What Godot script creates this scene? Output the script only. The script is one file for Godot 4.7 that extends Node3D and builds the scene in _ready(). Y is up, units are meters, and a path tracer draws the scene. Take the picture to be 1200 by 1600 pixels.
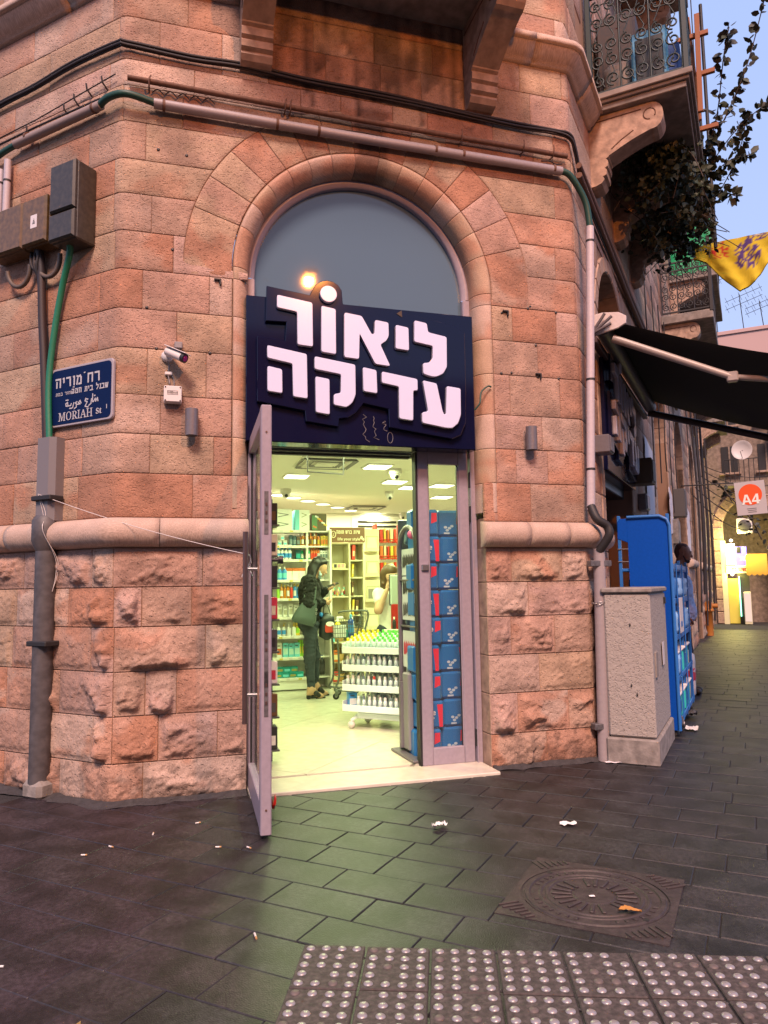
extends Node3D
# A stone street corner at dusk: a lit shop behind an arched doorway, a side street running off to the right.
# World: the chamfered front lies in z = 0 from x = 0 to x = FW, +z points at the street, y is up, metres.

const FW := 3.657                       # width of the chamfered front
const AL := deg_to_rad(43.59)           # turn of the left wall away from the front
const AR := deg_to_rad(46.83)           # turn of the right wall
const ARC := Vector2(1.83, 3.77)        # centre of the doorway arch
const FL := 0.03                        # shop floor above the pavement
const CH := 2.72                        # shop ceiling

var DL := Vector3(-cos(AL), 0, -sin(AL))
var NL := Vector3(-sin(AL), 0, cos(AL))
var DR := Vector3(cos(AR), 0, -sin(AR))
var NR := Vector3(sin(AR), 0, cos(AR))
var rng := RandomNumberGenerator.new()
var nz := FastNoiseLite.new()           # smooth
var nr := FastNoiseLite.new()           # ridged
var nc := FastNoiseLite.new()           # cells
var M := {}                             # materials
var taken := {}

# ------------------------------------------------------------------ helpers
func lin(r: float, g: float, b: float) -> Color:
	return Color(r, g, b).linear_to_srgb()

func mat(key: String, c: Color, rough := 0.8, metal := 0.0) -> StandardMaterial3D:
	var m := StandardMaterial3D.new()
	m.resource_name = key
	m.albedo_color = c
	m.roughness = rough
	m.metallic = metal
	M[key] = m
	return m

func noise_tex(freq: float, kind := FastNoiseLite.TYPE_SIMPLEX_SMOOTH, size := 256, lo := 0.0, hi := 1.0, sd := 1) -> Texture2D:
	var n := FastNoiseLite.new()
	n.noise_type = kind
	n.frequency = freq
	n.seed = sd
	n.fractal_octaves = 4
	var im: Image = n.get_seamless_image(size, size)
	im.convert(Image.FORMAT_RGB8)
	if lo > 0.0 or hi < 1.0:
		for y in size:
			for x in size:
				var v: float = lerpf(lo, hi, im.get_pixel(x, y).r)
				im.set_pixel(x, y, Color(v, v, v))
	return ImageTexture.create_from_image(im)

func fresh(base: String) -> String:
	var n: int = taken.get(base, 0)
	taken[base] = n + 1
	return base if n == 0 else "%s_%03d" % [base, n]

func st_new(smooth := false) -> SurfaceTool:
	var st := SurfaceTool.new()
	st.begin(Mesh.PRIMITIVE_TRIANGLES)
	st.set_smooth_group(0 if smooth else -1)
	return st

func done(st: SurfaceTool) -> ArrayMesh:
	st.generate_normals()
	st.index()
	return st.commit()

func obj(called: String, what, m: Material, parent: Node = self) -> MeshInstance3D:
	var o := MeshInstance3D.new()
	o.mesh = done(what) if what is SurfaceTool else what
	o.material_override = m
	if parent == self:
		o.name = fresh(called)
		add_child(o)
	else:
		var k := "%d/%s" % [parent.get_instance_id(), called]
		o.name = fresh_in(k, called)
		parent.add_child(o, true)
	return o

func fresh_in(k: String, called: String) -> String:
	var n: int = taken.get(k, 0)
	taken[k] = n + 1
	return called if n == 0 else "%s_%03d" % [called, n]

func node(called: String, parent: Node, at := Vector3.ZERO, turn := 0.0) -> Node3D:
	var o := Node3D.new()
	o.name = fresh_in("%d/%s" % [parent.get_instance_id(), called], called)
	parent.add_child(o, true)
	o.position = at
	o.rotation.y = turn
	return o

func tag(o: Node, label: String, category: String, group := "", kind := "") -> Node:
	o.set_meta("label", label)
	if category:
		o.set_meta("category", category)
	if group:
		o.set_meta("group", group)
	if kind:
		o.set_meta("kind", kind)
	return o

func thing(called: String, label: String, category: String, at := Vector3.ZERO, turn := 0.0, group := "") -> Node3D:
	var o := Node3D.new()
	o.name = fresh(called)
	add_child(o)
	o.position = at
	o.rotation.y = turn
	tag(o, label, category, group)
	return o

func struct(called: String, what, m: Material) -> MeshInstance3D:
	var o := obj(called, what, m)
	o.set_meta("kind", "structure")
	return o

func dup(src: Node3D, at: Vector3, turn: float, label := "", base := "") -> Node3D:
	var c: Node3D = src.duplicate()
	c.name = fresh(base if base else String(src.get_meta("base", src.name)))
	add_child(c)
	c.position = at
	c.rotation.y = turn
	if label:
		c.set_meta("label", label)
	return c

func xf(at: Vector3, rot := Vector3.ZERO) -> Transform3D:
	return Transform3D(Basis.from_euler(rot), at)

func frame(at: Vector3, right: Vector3, up := Vector3.UP) -> Transform3D:
	var r := right.normalized()
	var f := r.cross(up).normalized()
	return Transform3D(Basis(r, f.cross(r), f), at)

func tri(st: SurfaceTool, a: Vector3, b: Vector3, c: Vector3) -> void:   # counter-clockwise from the front
	st.add_vertex(a)
	st.add_vertex(c)
	st.add_vertex(b)

func quad(st: SurfaceTool, a: Vector3, b: Vector3, c: Vector3, d: Vector3) -> void:
	tri(st, a, b, c)
	tri(st, a, c, d)

func quad_uv(st: SurfaceTool, a: Vector3, b: Vector3, c: Vector3, d: Vector3) -> void:
	var p := [a, c, b, a, d, c]
	var u := [Vector2(0, 1), Vector2(1, 0), Vector2(1, 1), Vector2(0, 1), Vector2(0, 0), Vector2(1, 0)]
	for k in 6:
		st.set_uv(u[k])
		st.add_vertex(p[k])

# a box centred on the transform, edges chamfered by bev
func box(st: SurfaceTool, t: Transform3D, s: Vector3, bev := 0.0) -> void:
	var h := s * 0.5
	if bev <= 0.0:
		var p := []
		for k in 8:
			p.append(t * Vector3(h.x if k & 1 else -h.x, h.y if k & 2 else -h.y, h.z if k & 4 else -h.z))
		quad(st, p[4], p[5], p[7], p[6])
		quad(st, p[1], p[0], p[2], p[3])
		quad(st, p[5], p[1], p[3], p[7])
		quad(st, p[0], p[4], p[6], p[2])
		quad(st, p[6], p[7], p[3], p[2])
		quad(st, p[0], p[1], p[5], p[4])
		return
	var b: float = minf(bev, minf(h.x, minf(h.y, h.z)) * 0.9)
	# per corner: three points, each pulled in along two axes
	var c := {}
	for k in 8:
		var sg := Vector3(1 if k & 1 else -1, 1 if k & 2 else -1, 1 if k & 4 else -1)
		for ax in 3:
			var q := Vector3(h.x - b, h.y - b, h.z - b)
			q[ax] = h[ax]
			c[k * 3 + ax] = t * (q * sg)
	for ax in 3:
		var u := (ax + 1) % 3
		var v := (ax + 2) % 3
		for s2 in 2:
			var k0 := s2 << ax
			var ids := [k0, k0 | (1 << u), k0 | (1 << u) | (1 << v), k0 | (1 << v)]
			if s2 == 0:
				ids.reverse()
			quad(st, c[ids[0] * 3 + ax], c[ids[1] * 3 + ax], c[ids[2] * 3 + ax], c[ids[3] * 3 + ax])
		# edges that run along axis ax, between faces u and v
		for su in 2:
			for sv in 2:
				var a0 := (su << u) | (sv << v)
				var a1 := a0 | (1 << ax)
				if (su == sv):
					quad(st, c[a0 * 3 + u], c[a1 * 3 + u], c[a1 * 3 + v], c[a0 * 3 + v]) if false else quad(st, c[a0 * 3 + v], c[a1 * 3 + v], c[a1 * 3 + u], c[a0 * 3 + u])
				else:
					quad(st, c[a0 * 3 + u], c[a1 * 3 + u], c[a1 * 3 + v], c[a0 * 3 + v])
	for k in 8:
		var par := ((k & 1) + ((k >> 1) & 1) + ((k >> 2) & 1)) % 2
		if par == 1:
			tri(st, c[k * 3], c[k * 3 + 1], c[k * 3 + 2])
		else:
			tri(st, c[k * 3], c[k * 3 + 2], c[k * 3 + 1])

func boxm(s: Vector3, bev := 0.0, at := Vector3.ZERO) -> ArrayMesh:
	var st := st_new()
	box(st, xf(at), s, bev)
	return done(st)

# a tube along points; r is a float or one radius per point
func tube(st: SurfaceTool, pts: Array, r, seg := 8, closed := false) -> void:
	var n := pts.size()
	var rings := []
	var nrm := Vector3.ZERO
	for k in n:
		var d: Vector3
		if closed:
			d = pts[(k + 1) % n] - pts[(k - 1 + n) % n]
		else:
			d = pts[mini(k + 1, n - 1)] - pts[maxi(k - 1, 0)]
		d = d.normalized()
		if k == 0:
			nrm = d.cross(Vector3.UP if absf(d.y) < 0.9 else Vector3.RIGHT).normalized()
		else:
			nrm = (nrm - d * nrm.dot(d)).normalized()
		var bi := d.cross(nrm)
		var rad: float = r if (r is float or r is int) else r[k]
		var ring := []
		for s in seg:
			var a := TAU * s / seg
			ring.append(pts[k] + (nrm * cos(a) + bi * sin(a)) * rad)
		rings.append(ring)
	for k in (n if closed else n - 1):
		var A: Array = rings[k]
		var B: Array = rings[(k + 1) % n]
		for s in seg:
			var s1 := (s + 1) % seg
			quad(st, A[s], A[s1], B[s1], B[s])
	if not closed:
		st.set_smooth_group(-1)
		for s in range(1, seg - 1):
			tri(st, rings[0][0], rings[0][s + 1], rings[0][s])
			tri(st, rings[n - 1][0], rings[n - 1][s], rings[n - 1][s + 1])
		st.set_smooth_group(0)

func tubem(pts: Array, r, seg := 8, closed := false) -> ArrayMesh:
	var st := st_new(true)
	tube(st, pts, r, seg, closed)
	return done(st)

# profile of Vector2(radius, height), spun round the y axis of t
func lathe(st: SurfaceTool, prof: Array, seg := 16, t := Transform3D.IDENTITY) -> void:
	for k in prof.size() - 1:
		var a: Vector2 = prof[k]
		var b: Vector2 = prof[k + 1]
		for s in seg:
			var a0 := TAU * s / seg
			var a1 := TAU * (s + 1) / seg
			var p := t * Vector3(a.x * cos(a0), a.y, -a.x * sin(a0))
			var q := t * Vector3(a.x * cos(a1), a.y, -a.x * sin(a1))
			var u := t * Vector3(b.x * cos(a0), b.y, -b.x * sin(a0))
			var v := t * Vector3(b.x * cos(a1), b.y, -b.x * sin(a1))
			if a.x > 1e-5:
				tri(st, p, q, v)
			if b.x > 1e-5:
				tri(st, p, v, u)

func lathem(prof: Array, seg := 16, smooth := true) -> ArrayMesh:
	var st := st_new(smooth)
	lathe(st, prof, seg)
	return done(st)

# a flat outline (x right, y up in t) with depth behind its front and a chamfered rim
func prism(st: SurfaceTool, poly: PackedVector2Array, depth: float, t := Transform3D.IDENTITY, bev := 0.0, back := true) -> void:
	if Geometry2D.is_polygon_clockwise(poly):
		poly.reverse()
	var front := poly
	if bev > 0.0:
		var ins := Geometry2D.offset_polygon(poly, -bev, Geometry2D.JOIN_MITER)
		if ins.size() == 1 and ins[0].size() == poly.size():
			front = ins[0]
			# line the inset up with the outline
			var best := 0
			for k in front.size():
				if front[k].distance_to(poly[0]) < front[best].distance_to(poly[0]):
					best = k
			var turned := PackedVector2Array()
			for k in front.size():
				turned.append(front[(k + best) % front.size()])
			front = turned
		else:
			bev = 0.0
	var ids := Geometry2D.triangulate_polygon(front)
	for k in range(0, ids.size(), 3):
		var a := front[ids[k]]
		var b := front[ids[k + 1]]
		var c := front[ids[k + 2]]
		if (b - a).cross(c - a) < 0:
			var sw := b
			b = c
			c = sw
		tri(st, t * Vector3(a.x, a.y, 0), t * Vector3(b.x, b.y, 0), t * Vector3(c.x, c.y, 0))
	if back:
		ids = Geometry2D.triangulate_polygon(poly)
		for k in range(0, ids.size(), 3):
			var a := poly[ids[k]]
			var b := poly[ids[k + 1]]
			var c := poly[ids[k + 2]]
			if (b - a).cross(c - a) > 0:
				var sw := b
				b = c
				c = sw
			tri(st, t * Vector3(a.x, a.y, -depth), t * Vector3(b.x, b.y, -depth), t * Vector3(c.x, c.y, -depth))
	for k in poly.size():
		var a := poly[k]
		var b := poly[(k + 1) % poly.size()]
		if bev > 0.0:
			var c := front[k]
			var d := front[(k + 1) % poly.size()]
			quad(st, t * Vector3(a.x, a.y, -bev), t * Vector3(b.x, b.y, -bev), t * Vector3(d.x, d.y, 0), t * Vector3(c.x, c.y, 0))
		quad(st, t * Vector3(a.x, a.y, -depth), t * Vector3(b.x, b.y, -depth), t * Vector3(b.x, b.y, -bev), t * Vector3(a.x, a.y, -bev))

func prismm(poly: PackedVector2Array, depth: float, bev := 0.0, t := Transform3D.IDENTITY) -> ArrayMesh:
	var st := st_new()
	prism(st, poly, depth, t, bev)
	return done(st)

func rect(x0: float, y0: float, x1: float, y1: float) -> PackedVector2Array:
	return PackedVector2Array([Vector2(x0, y0), Vector2(x1, y0), Vector2(x1, y1), Vector2(x0, y1)])

func round_rect(x0: float, y0: float, x1: float, y1: float, r: float, n := 4) -> PackedVector2Array:
	var out := PackedVector2Array()
	for q in [[x1 - r, y0 + r, -PI / 2], [x1 - r, y1 - r, 0.0], [x0 + r, y1 - r, PI / 2], [x0 + r, y0 + r, PI]]:
		for k in n + 1:
			var a: float = q[2] + PI / 2 * k / n
			out.append(Vector2(q[0] + cos(a) * r, q[1] + sin(a) * r))
	return out

func disc(c: Vector2, rx: float, ry: float, n := 24) -> PackedVector2Array:
	var out := PackedVector2Array()
	for k in n:
		out.append(c + Vector2(cos(TAU * k / n) * rx, sin(TAU * k / n) * ry))
	return out

func text_mesh(s: String, size: float, depth: float, serif := false, bold := true) -> TextMesh:
	var f := SystemFont.new()
	f.font_names = PackedStringArray(["Droid Serif" if serif else "Droid Sans"])
	f.font_weight = 700 if bold else 400
	var t := TextMesh.new()
	t.text = s
	t.font = f
	t.font_size = 48
	t.pixel_size = size / 48.0
	t.depth = depth
	t.curve_step = 3.0
	return t

func curve(pts: Array, n := 8) -> Array:      # Catmull-Rom through points
	var out := []
	for k in pts.size() - 1:
		var p0: Vector3 = pts[maxi(k - 1, 0)]
		var p1: Vector3 = pts[k]
		var p2: Vector3 = pts[k + 1]
		var p3: Vector3 = pts[mini(k + 2, pts.size() - 1)]
		for s in n:
			out.append(p1.cubic_interpolate(p2, p0, p3, float(s) / n))
	out.append(pts[-1])
	return out

func sag(a: Vector3, b: Vector3, drop: float, n := 12) -> Array:
	var out := []
	for k in n + 1:
		var s := float(k) / n
		out.append(a.lerp(b, s) - Vector3(0, drop * 4.0 * s * (1.0 - s), 0))
	return out

# ------------------------------------------------------------------ the facade: u runs along the left wall (u < 0), the front, then the right wall (u > FW)
func path(u: float) -> Vector3:
	if u < 0:
		return DL * -u
	if u > FW:
		return Vector3(FW, 0, 0) + DR * (u - FW)
	return Vector3(u, 0, 0)

func fac(u: float, y: float, n: float) -> Vector3:
	var e := 0.022
	var a := path(u - e)
	var b := path(u + e)
	var d := (b - a).normalized()
	return (a + b) * 0.5 + Vector3(-d.z, 0, d.x) * n + Vector3(0, y, 0)

func rw(t: float, y: float, n: float) -> Vector3:      # right wall
	return Vector3(FW, y, 0) + DR * t + NR * n

func lw(t: float, y: float, n: float) -> Vector3:      # left wall, t grows away from the corner
	return Vector3(0, y, 0) + DL * t + NL * n

# a box laid on the facade
func fac_box(st: SurfaceTool, u0: float, u1: float, y0: float, y1: float, n0: float, n1: float) -> void:
	var cuts := [u0]
	for c in [-0.03, -0.01, 0.01, 0.03, FW - 0.03, FW - 0.01, FW + 0.01, FW + 0.03]:
		if c > u0 + 0.004 and c < u1 - 0.004:
			cuts.append(c)
	cuts.append(u1)
	for k in cuts.size() - 1:
		var a: float = cuts[k]
		var b: float = cuts[k + 1]
		quad(st, fac(a, y0, n1), fac(b, y0, n1), fac(b, y1, n1), fac(a, y1, n1))
		quad(st, fac(b, y0, n0), fac(a, y0, n0), fac(a, y1, n0), fac(b, y1, n0))
		quad(st, fac(a, y1, n1), fac(b, y1, n1), fac(b, y1, n0), fac(a, y1, n0))
		quad(st, fac(a, y0, n0), fac(b, y0, n0), fac(b, y0, n1), fac(a, y0, n1))
	quad(st, fac(u0, y0, n0), fac(u0, y0, n1), fac(u0, y1, n1), fac(u0, y1, n0))
	quad(st, fac(u1, y0, n1), fac(u1, y0, n0), fac(u1, y1, n0), fac(u1, y1, n1))

# index a grid of points (rows upwards) with colours and uvs into a mesh
func grid_mesh(P: PackedVector3Array, C: PackedColorArray, U: PackedVector2Array, nx: int, ny: int) -> ArrayMesh:
	var st := st_new(true)
	grid_into(st, P, C, U, nx, ny)
	st.generate_normals()
	return st.commit()

func grid_into(st: SurfaceTool, P: PackedVector3Array, C: PackedColorArray, U: PackedVector2Array, nx: int, ny: int) -> void:
	for k in P.size():
		if C.size():
			st.set_color(C[k])
		if U.size():
			st.set_uv(U[k])
		st.add_vertex(P[k])
	for j in ny - 1:
		for i in nx - 1:
			var a := j * nx + i
			for k in [a, a + nx + 1, a + 1, a, a + nx, a + nx + 1]:
				st.add_index(k)

const TONES := [[0.58, 0.385, 0.29], [0.57, 0.35, 0.265], [0.60, 0.41, 0.285], [0.55, 0.275, 0.175], [0.64, 0.46, 0.37], [0.60, 0.395, 0.325], [0.60, 0.42, 0.295], [0.57, 0.32, 0.225]]

func stone_colour(base: Array, accent: Array, p: Vector3, amount: float) -> Color:
	var a := clampf((nz.get_noise_3d(p.x * 1.6, p.y * 2.6, p.z * 1.6) - 0.05) * 7.0, 0.0, 1.0) * amount
	var v := 1.0 + 0.16 * nz.get_noise_3d(p.x * 7.0 + 40.0, p.y * 9.0, p.z * 7.0) + 0.07 * nz.get_noise_3d(p.x * 30.0, p.y * 34.0, p.z * 30.0 + 9.0)
	return Color(lerpf(base[0], accent[0], a) * v, lerpf(base[1], accent[1], a) * v, lerpf(base[2], accent[2], a) * v)

# stains that run down the wall below the balcony and mark its foot
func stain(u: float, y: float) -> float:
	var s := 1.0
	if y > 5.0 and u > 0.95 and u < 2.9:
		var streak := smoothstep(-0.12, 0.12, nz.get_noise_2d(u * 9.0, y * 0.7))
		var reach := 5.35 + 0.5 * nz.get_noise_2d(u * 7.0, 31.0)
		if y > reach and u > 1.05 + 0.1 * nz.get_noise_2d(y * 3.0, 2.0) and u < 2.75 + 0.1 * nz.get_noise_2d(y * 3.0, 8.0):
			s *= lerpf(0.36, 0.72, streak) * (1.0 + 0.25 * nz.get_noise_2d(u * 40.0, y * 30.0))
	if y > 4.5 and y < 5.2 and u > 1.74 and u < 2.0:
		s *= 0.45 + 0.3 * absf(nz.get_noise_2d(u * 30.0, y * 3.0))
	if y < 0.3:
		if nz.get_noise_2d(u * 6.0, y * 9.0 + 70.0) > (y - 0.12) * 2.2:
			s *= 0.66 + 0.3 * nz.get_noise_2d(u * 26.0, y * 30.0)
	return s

# place of row i of n along 0..1: a narrow strip at either end, the rest even
func edged(i: int, n: int, w: float) -> float:
	if i <= 0:
		return 0.0
	if i >= n - 1:
		return 1.0
	w = minf(w, 0.5 / n)
	return lerpf(w, 1.0 - w, float(i - 1) / maxf(n - 3, 1.0))

# one stone of a course, between u0 and u1 (arc: +1 / -1 when the doorway arch cuts its right / left end)
func stone(u0: float, u1: float, y0: float, y1: float, rock: bool, arc := 0, sd := 0, step := 0.05) -> ArrayMesh:
	var g := 0.003 if rock else 0.0016
	var nx := maxi(4, int(ceil((u1 - u0) / step)) + 3)
	var ny := maxi(4, int(ceil((y1 - y0) / step)) + 3)
	var base: Array = TONES[rng.randi() % TONES.size()]
	var acc: Array = TONES[[3, 1, 4, 3, 0][rng.randi() % 5]]
	var amount := rng.randf_range(0.5, 1.0) if rng.randf() < 0.65 else 0.1
	var tone := rng.randf_range(0.92, 1.08)
	var puff := rng.randf_range(0.85, 1.2)
	var low := rng.randf_range(0.1, 0.35)
	var lean := rng.randf_range(-0.0025, 0.0025)
	var facets := []                             # planes a mason's pitching tool would leave; the boss is what lies under all of them
	for k in 11:
		facets.append([rng.randf_range(u0, u1), lerpf(y0, y1, rng.randf_range(0.1, 0.8)), rng.randfn(0.0, 0.24), rng.randfn(-0.06, 0.28), rng.randf_range(0.055, 0.10)])
	var P := PackedVector3Array()
	var C := PackedColorArray()
	var U := PackedVector2Array()
	var off := Vector2(rng.randf(), rng.randf())
	for j in range(-1, ny + 1):
		var v := edged(j, ny, 0.007 / (y1 - y0))
		var y := lerpf(y0 + g, y1 - g, v)
		var a := u0 + g
		var b := u1 - g
		if arc != 0 and y > ARC.y - 0.001:
			var R := 1.392
			var dx := sqrt(maxf(R * R - (y - ARC.y) * (y - ARC.y), 0.0))
			if arc > 0:
				b = minf(b, ARC.x - dx - g)
				b = maxf(b, a + 0.01)
			else:
				a = maxf(a, ARC.x + dx + g)
				a = minf(a, b - 0.01)
		for i in range(-1, nx + 1):
			var s := edged(i, nx, 0.007 / maxf(b - a, 0.02))
			var u := lerpf(a, b, s)
			var n := 0.0
			var rim := i < 0 or j < 0 or i == nx or j == ny
			var q := Vector3(u, y, sd * 3.7)
			if rim:
				n = -0.03
			elif rock:
				var ex := minf(u - a, b - u)
				var du := clampf((ex - 0.022 - 0.012 * nz.get_noise_2d(y * 14.0, u * 3.0 + sd)) / 0.032, 0.0, 1.0)
				var bot := clampf((y - y0 - 0.022 - 0.016 * nz.get_noise_2d(u * 13.0, sd + 5.0)) / 0.035, 0.0, 1.0)
				var top := clampf((y1 - y - 0.018) / (0.06 + 0.10 * low), 0.0, 1.0)
				var m := du * (2.0 - du) * bot * (2.0 - bot) * top * (2.0 - top)
				var r1 := nr.get_noise_3d(u * 2.1, y * 3.1, sd * 1.3)
				var c1 := nc.get_noise_3d(u * 4.2 + sd, y * 6.0, 0.0)
				var c2 := nc.get_noise_3d(u * 12.0 + sd, y * 19.0 + 0.2 * r1, 4.0)
				var f := nz.get_noise_3d(u * 22.0, y * 26.0, sd)
				var wu := u + 0.022 * nz.get_noise_2d(u * 9.0 + sd, y * 9.0) + 0.008 * f
				var wy := y + 0.022 * nz.get_noise_2d(u * 9.0, y * 9.0 + sd) + 0.008 * c2
				var hgt := 0.09
				for q2 in facets:
					hgt = minf(hgt, q2[4] + (wu - q2[0]) * q2[2] + (wy - q2[1]) * q2[3])
				var ter := hgt / 0.017 + 0.5 * r1
				ter = floorf(ter) + smoothstep(0.0, 0.4, ter - floorf(ter))
				hgt = lerpf(hgt, ter * 0.017, 0.7)
				hgt = maxf(hgt, 0.018) + 0.020 * r1 + 0.018 * (c1 + 0.5) + 0.020 * c2
				n = maxf(m * puff * maxf(hgt, 0.012) * 1.15 + 0.004 * f * (0.3 + m), -0.001)
			else:
				n = lean * (s - 0.5) * 2.0 + 0.0022 * nz.get_noise_3d(u * 9.0, y * 11.0, sd)
				if i == 0 or j == 0 or i == nx - 1 or j == ny - 1:
					n -= 0.003
			P.append(fac(u, y, n))
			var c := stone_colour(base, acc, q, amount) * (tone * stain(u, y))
			c.a = 1.0
			C.append(c)
			U.append(Vector2(u, -y) / 0.7 + off)
	return grid_mesh(P, C, U, nx + 2, ny + 2)

# a ring-shaped stone of the arch
func arch_stone(r0: float, r1: float, a0: float, a1: float, sd: int) -> ArrayMesh:
	var base: Array = TONES[rng.randi() % TONES.size()]
	var acc: Array = TONES[[3, 1, 3, 0][rng.randi() % 4]]
	var nx := maxi(5, int((a1 - a0) * r1 / 0.05) + 3)
	var ny := 10
	var off := Vector2(rng.randf(), rng.randf())
	var tone := rng.randf_range(0.9, 1.08)
	var P := PackedVector3Array()
	var C := PackedColorArray()
	var U := PackedVector2Array()
	for j in range(-1, ny + 1):
		var r := lerpf(r0 + 0.002, r1 - 0.002, edged(j, ny, 0.02))
		for i in range(-1, nx + 1):
			var da := 0.002 / r
			var a := lerpf(a1 - da, a0 + da, edged(i, nx, 0.007 / ((a1 - a0) * r)))
			var x := ARC.x + cos(a) * r
			var y := ARC.y + sin(a) * r
			var rim := i < 0 or j < 0 or i == nx or j == ny
			var n := -0.03 if rim else 0.0022 * nz.get_noise_3d(x * 9.0, y * 11.0, sd)
			if not rim and (i == 0 or j == 0 or i == nx - 1 or j == ny - 1):
				n -= 0.003
			P.append(Vector3(x, y, n))
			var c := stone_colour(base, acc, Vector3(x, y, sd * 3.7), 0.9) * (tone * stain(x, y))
			c.a = 1.0
			C.append(c)
			U.append(Vector2(x, -y) / 0.7 + off)
	return grid_mesh(P, C, U, nx + 2, ny + 2)

# a piece of the rounded moulding at the doorway's edge; side 0 arch (from a0 to a1), -1 / +1 left / right jamb (from y = a0 to a1)
func roll_stone(side: int, a0: float, a1: float, sd: int, inset := 0.0) -> ArrayMesh:
	var base: Array = TONES[[0, 2, 6, 4, 2][rng.randi() % 5]]
	var acc: Array = TONES[3]
	var tone := rng.randf_range(0.88, 1.06)
	var prof := []
	prof.append(Vector2(0.0, -0.3))
	for k in 9:
		var w := PI / 2 * k / 8.0
		prof.append(Vector2(inset + 0.118 * (1.0 - cos(w)), -0.13 - inset + 0.136 * sin(w)))
	prof.append(Vector2(0.122, -0.012))
	prof.append(Vector2(0.129, -0.012))
	prof.append(Vector2(0.129, -0.04))
	var L := (a1 - a0) * (0.97 if side == 0 else 1.0)
	var nx := maxi(5, int(L / 0.05) + 3)
	var P := PackedVector3Array()
	var C := PackedColorArray()
	var U := PackedVector2Array()
	for j in prof.size():
		for i in range(-1, nx + 1):
			var s := edged(i, nx, 0.006 / L)
			var rim := i < 0 or i == nx
			var d: float = prof[j].x + (0.006 if rim and j < 8 else 0.0)
			var n: float = prof[j].y - (0.008 if rim else 0.0015 if i == 0 or i == nx - 1 else 0.0)
			var p: Vector3
			if side == 0:
				var a := lerpf(a1 - 0.0012, a0 + 0.0012, s)
				p = Vector3(ARC.x + cos(a) * (0.915 + d), ARC.y + sin(a) * (0.915 + d), n)
			elif side < 0:
				p = Vector3(ARC.x - 0.915 - d, lerpf(a0 + 0.0012, a1 - 0.0012, s), n)
			else:
				p = Vector3(ARC.x + 0.915 + d, lerpf(a1 - 0.0012, a0 + 0.0012, s), n)
			P.append(p)
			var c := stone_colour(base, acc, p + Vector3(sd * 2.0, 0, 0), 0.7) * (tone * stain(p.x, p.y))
			c.a = 1.0
			C.append(c)
			U.append(Vector2(p.x + p.z, -p.y) / 0.7)
	return grid_mesh(P, C, U, nx + 2, prof.size())

# sweep of an (n, y) profile along the facade from u0 to u1
func moulding(u0: float, u1: float, prof: Array, tone: float, step := 0.06, base := [0.56, 0.41, 0.33]) -> ArrayMesh:
	var cuts := []
	var n := maxi(2, int((u1 - u0) / step))
	for k in n + 1:
		cuts.append(lerpf(u0, u1, float(k) / n))
	for c in [-0.02, -0.008, 0.008, 0.02, FW - 0.02, FW - 0.008, FW + 0.008, FW + 0.02]:
		if c > u0 + 0.01 and c < u1 - 0.01:
			cuts.append(c)
	cuts.sort()
	cuts.push_front(u0)
	cuts.push_back(u1)
	var P := PackedVector3Array()
	var C := PackedColorArray()
	var U := PackedVector2Array()
	for j in prof.size():
		for i in cuts.size():
			var u: float = cuts[i]
			var nn: float = prof[j].x
			if i == 0 or i == cuts.size() - 1:
				nn = minf(nn, -0.02)
			else:
				nn += 0.002 * nz.get_noise_3d(u * 14.0, prof[j].y * 30.0, 2.0) if nn > 0.02 else 0.0
			P.append(fac(u, prof[j].y, nn))
			var c := stone_colour(base, TONES[4], Vector3(u, prof[j].y, 1.0), 0.5) * tone
			c.a = 1.0
			C.append(c)
			U.append(Vector2(u, -prof[j].y + nn) / 0.7)
	return grid_mesh(P, C, U, cuts.size(), prof.size())

# ------------------------------------------------------------------ textures and materials
func pecked(size: int, strokes: int, sd: int, len_lo: float, len_hi: float, wid: float, tilt: float) -> Image:
	var r := RandomNumberGenerator.new()
	r.seed = sd
	var n := FastNoiseLite.new()
	n.seed = sd
	n.frequency = 0.03
	n.fractal_octaves = 5
	var im: Image = n.get_seamless_image(size, size)
	im.convert(Image.FORMAT_RGB8)
	var h := PackedFloat32Array()
	h.resize(size * size)
	for y in size:
		for x in size:
			h[y * size + x] = 0.62 + 0.30 * (im.get_pixel(x, y).r - 0.5)
	for k in strokes:
		var p := Vector2(r.randf(), r.randf()) * size
		var a := tilt + r.randfn(0.0, 0.28)
		var L := r.randf_range(len_lo, len_hi)
		var w := r.randf_range(0.6, 1.3) * wid
		var deep := r.randf_range(0.15, 0.5)
		var d := Vector2(cos(a), sin(a))
		var bend := r.randf_range(-0.02, 0.02)
		for s in int(L):
			var t := s / L
			var q := p + d * s + Vector2(-d.y, d.x) * bend * s * s * 0.2
			var ww := w * sin(PI * clampf(t, 0.06, 0.94))
			var R := int(ceil(ww)) + 1
			for yy in range(-R, R + 1):
				for xx in range(-R, R + 1):
					var dd := Vector2(xx, yy).length()
					if dd < ww + 0.5:
						var ix := posmod(int(q.x) + xx, size)
						var iy := posmod(int(q.y) + yy, size)
						var v := 0.62 - deep * (1.0 - dd / (ww + 0.5) * 0.6)
						h[iy * size + ix] = minf(h[iy * size + ix], v)
	for y in size:
		for x in size:
			var v: float = h[y * size + x]
			im.set_pixel(x, y, Color(v, v, v))
	return im

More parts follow.
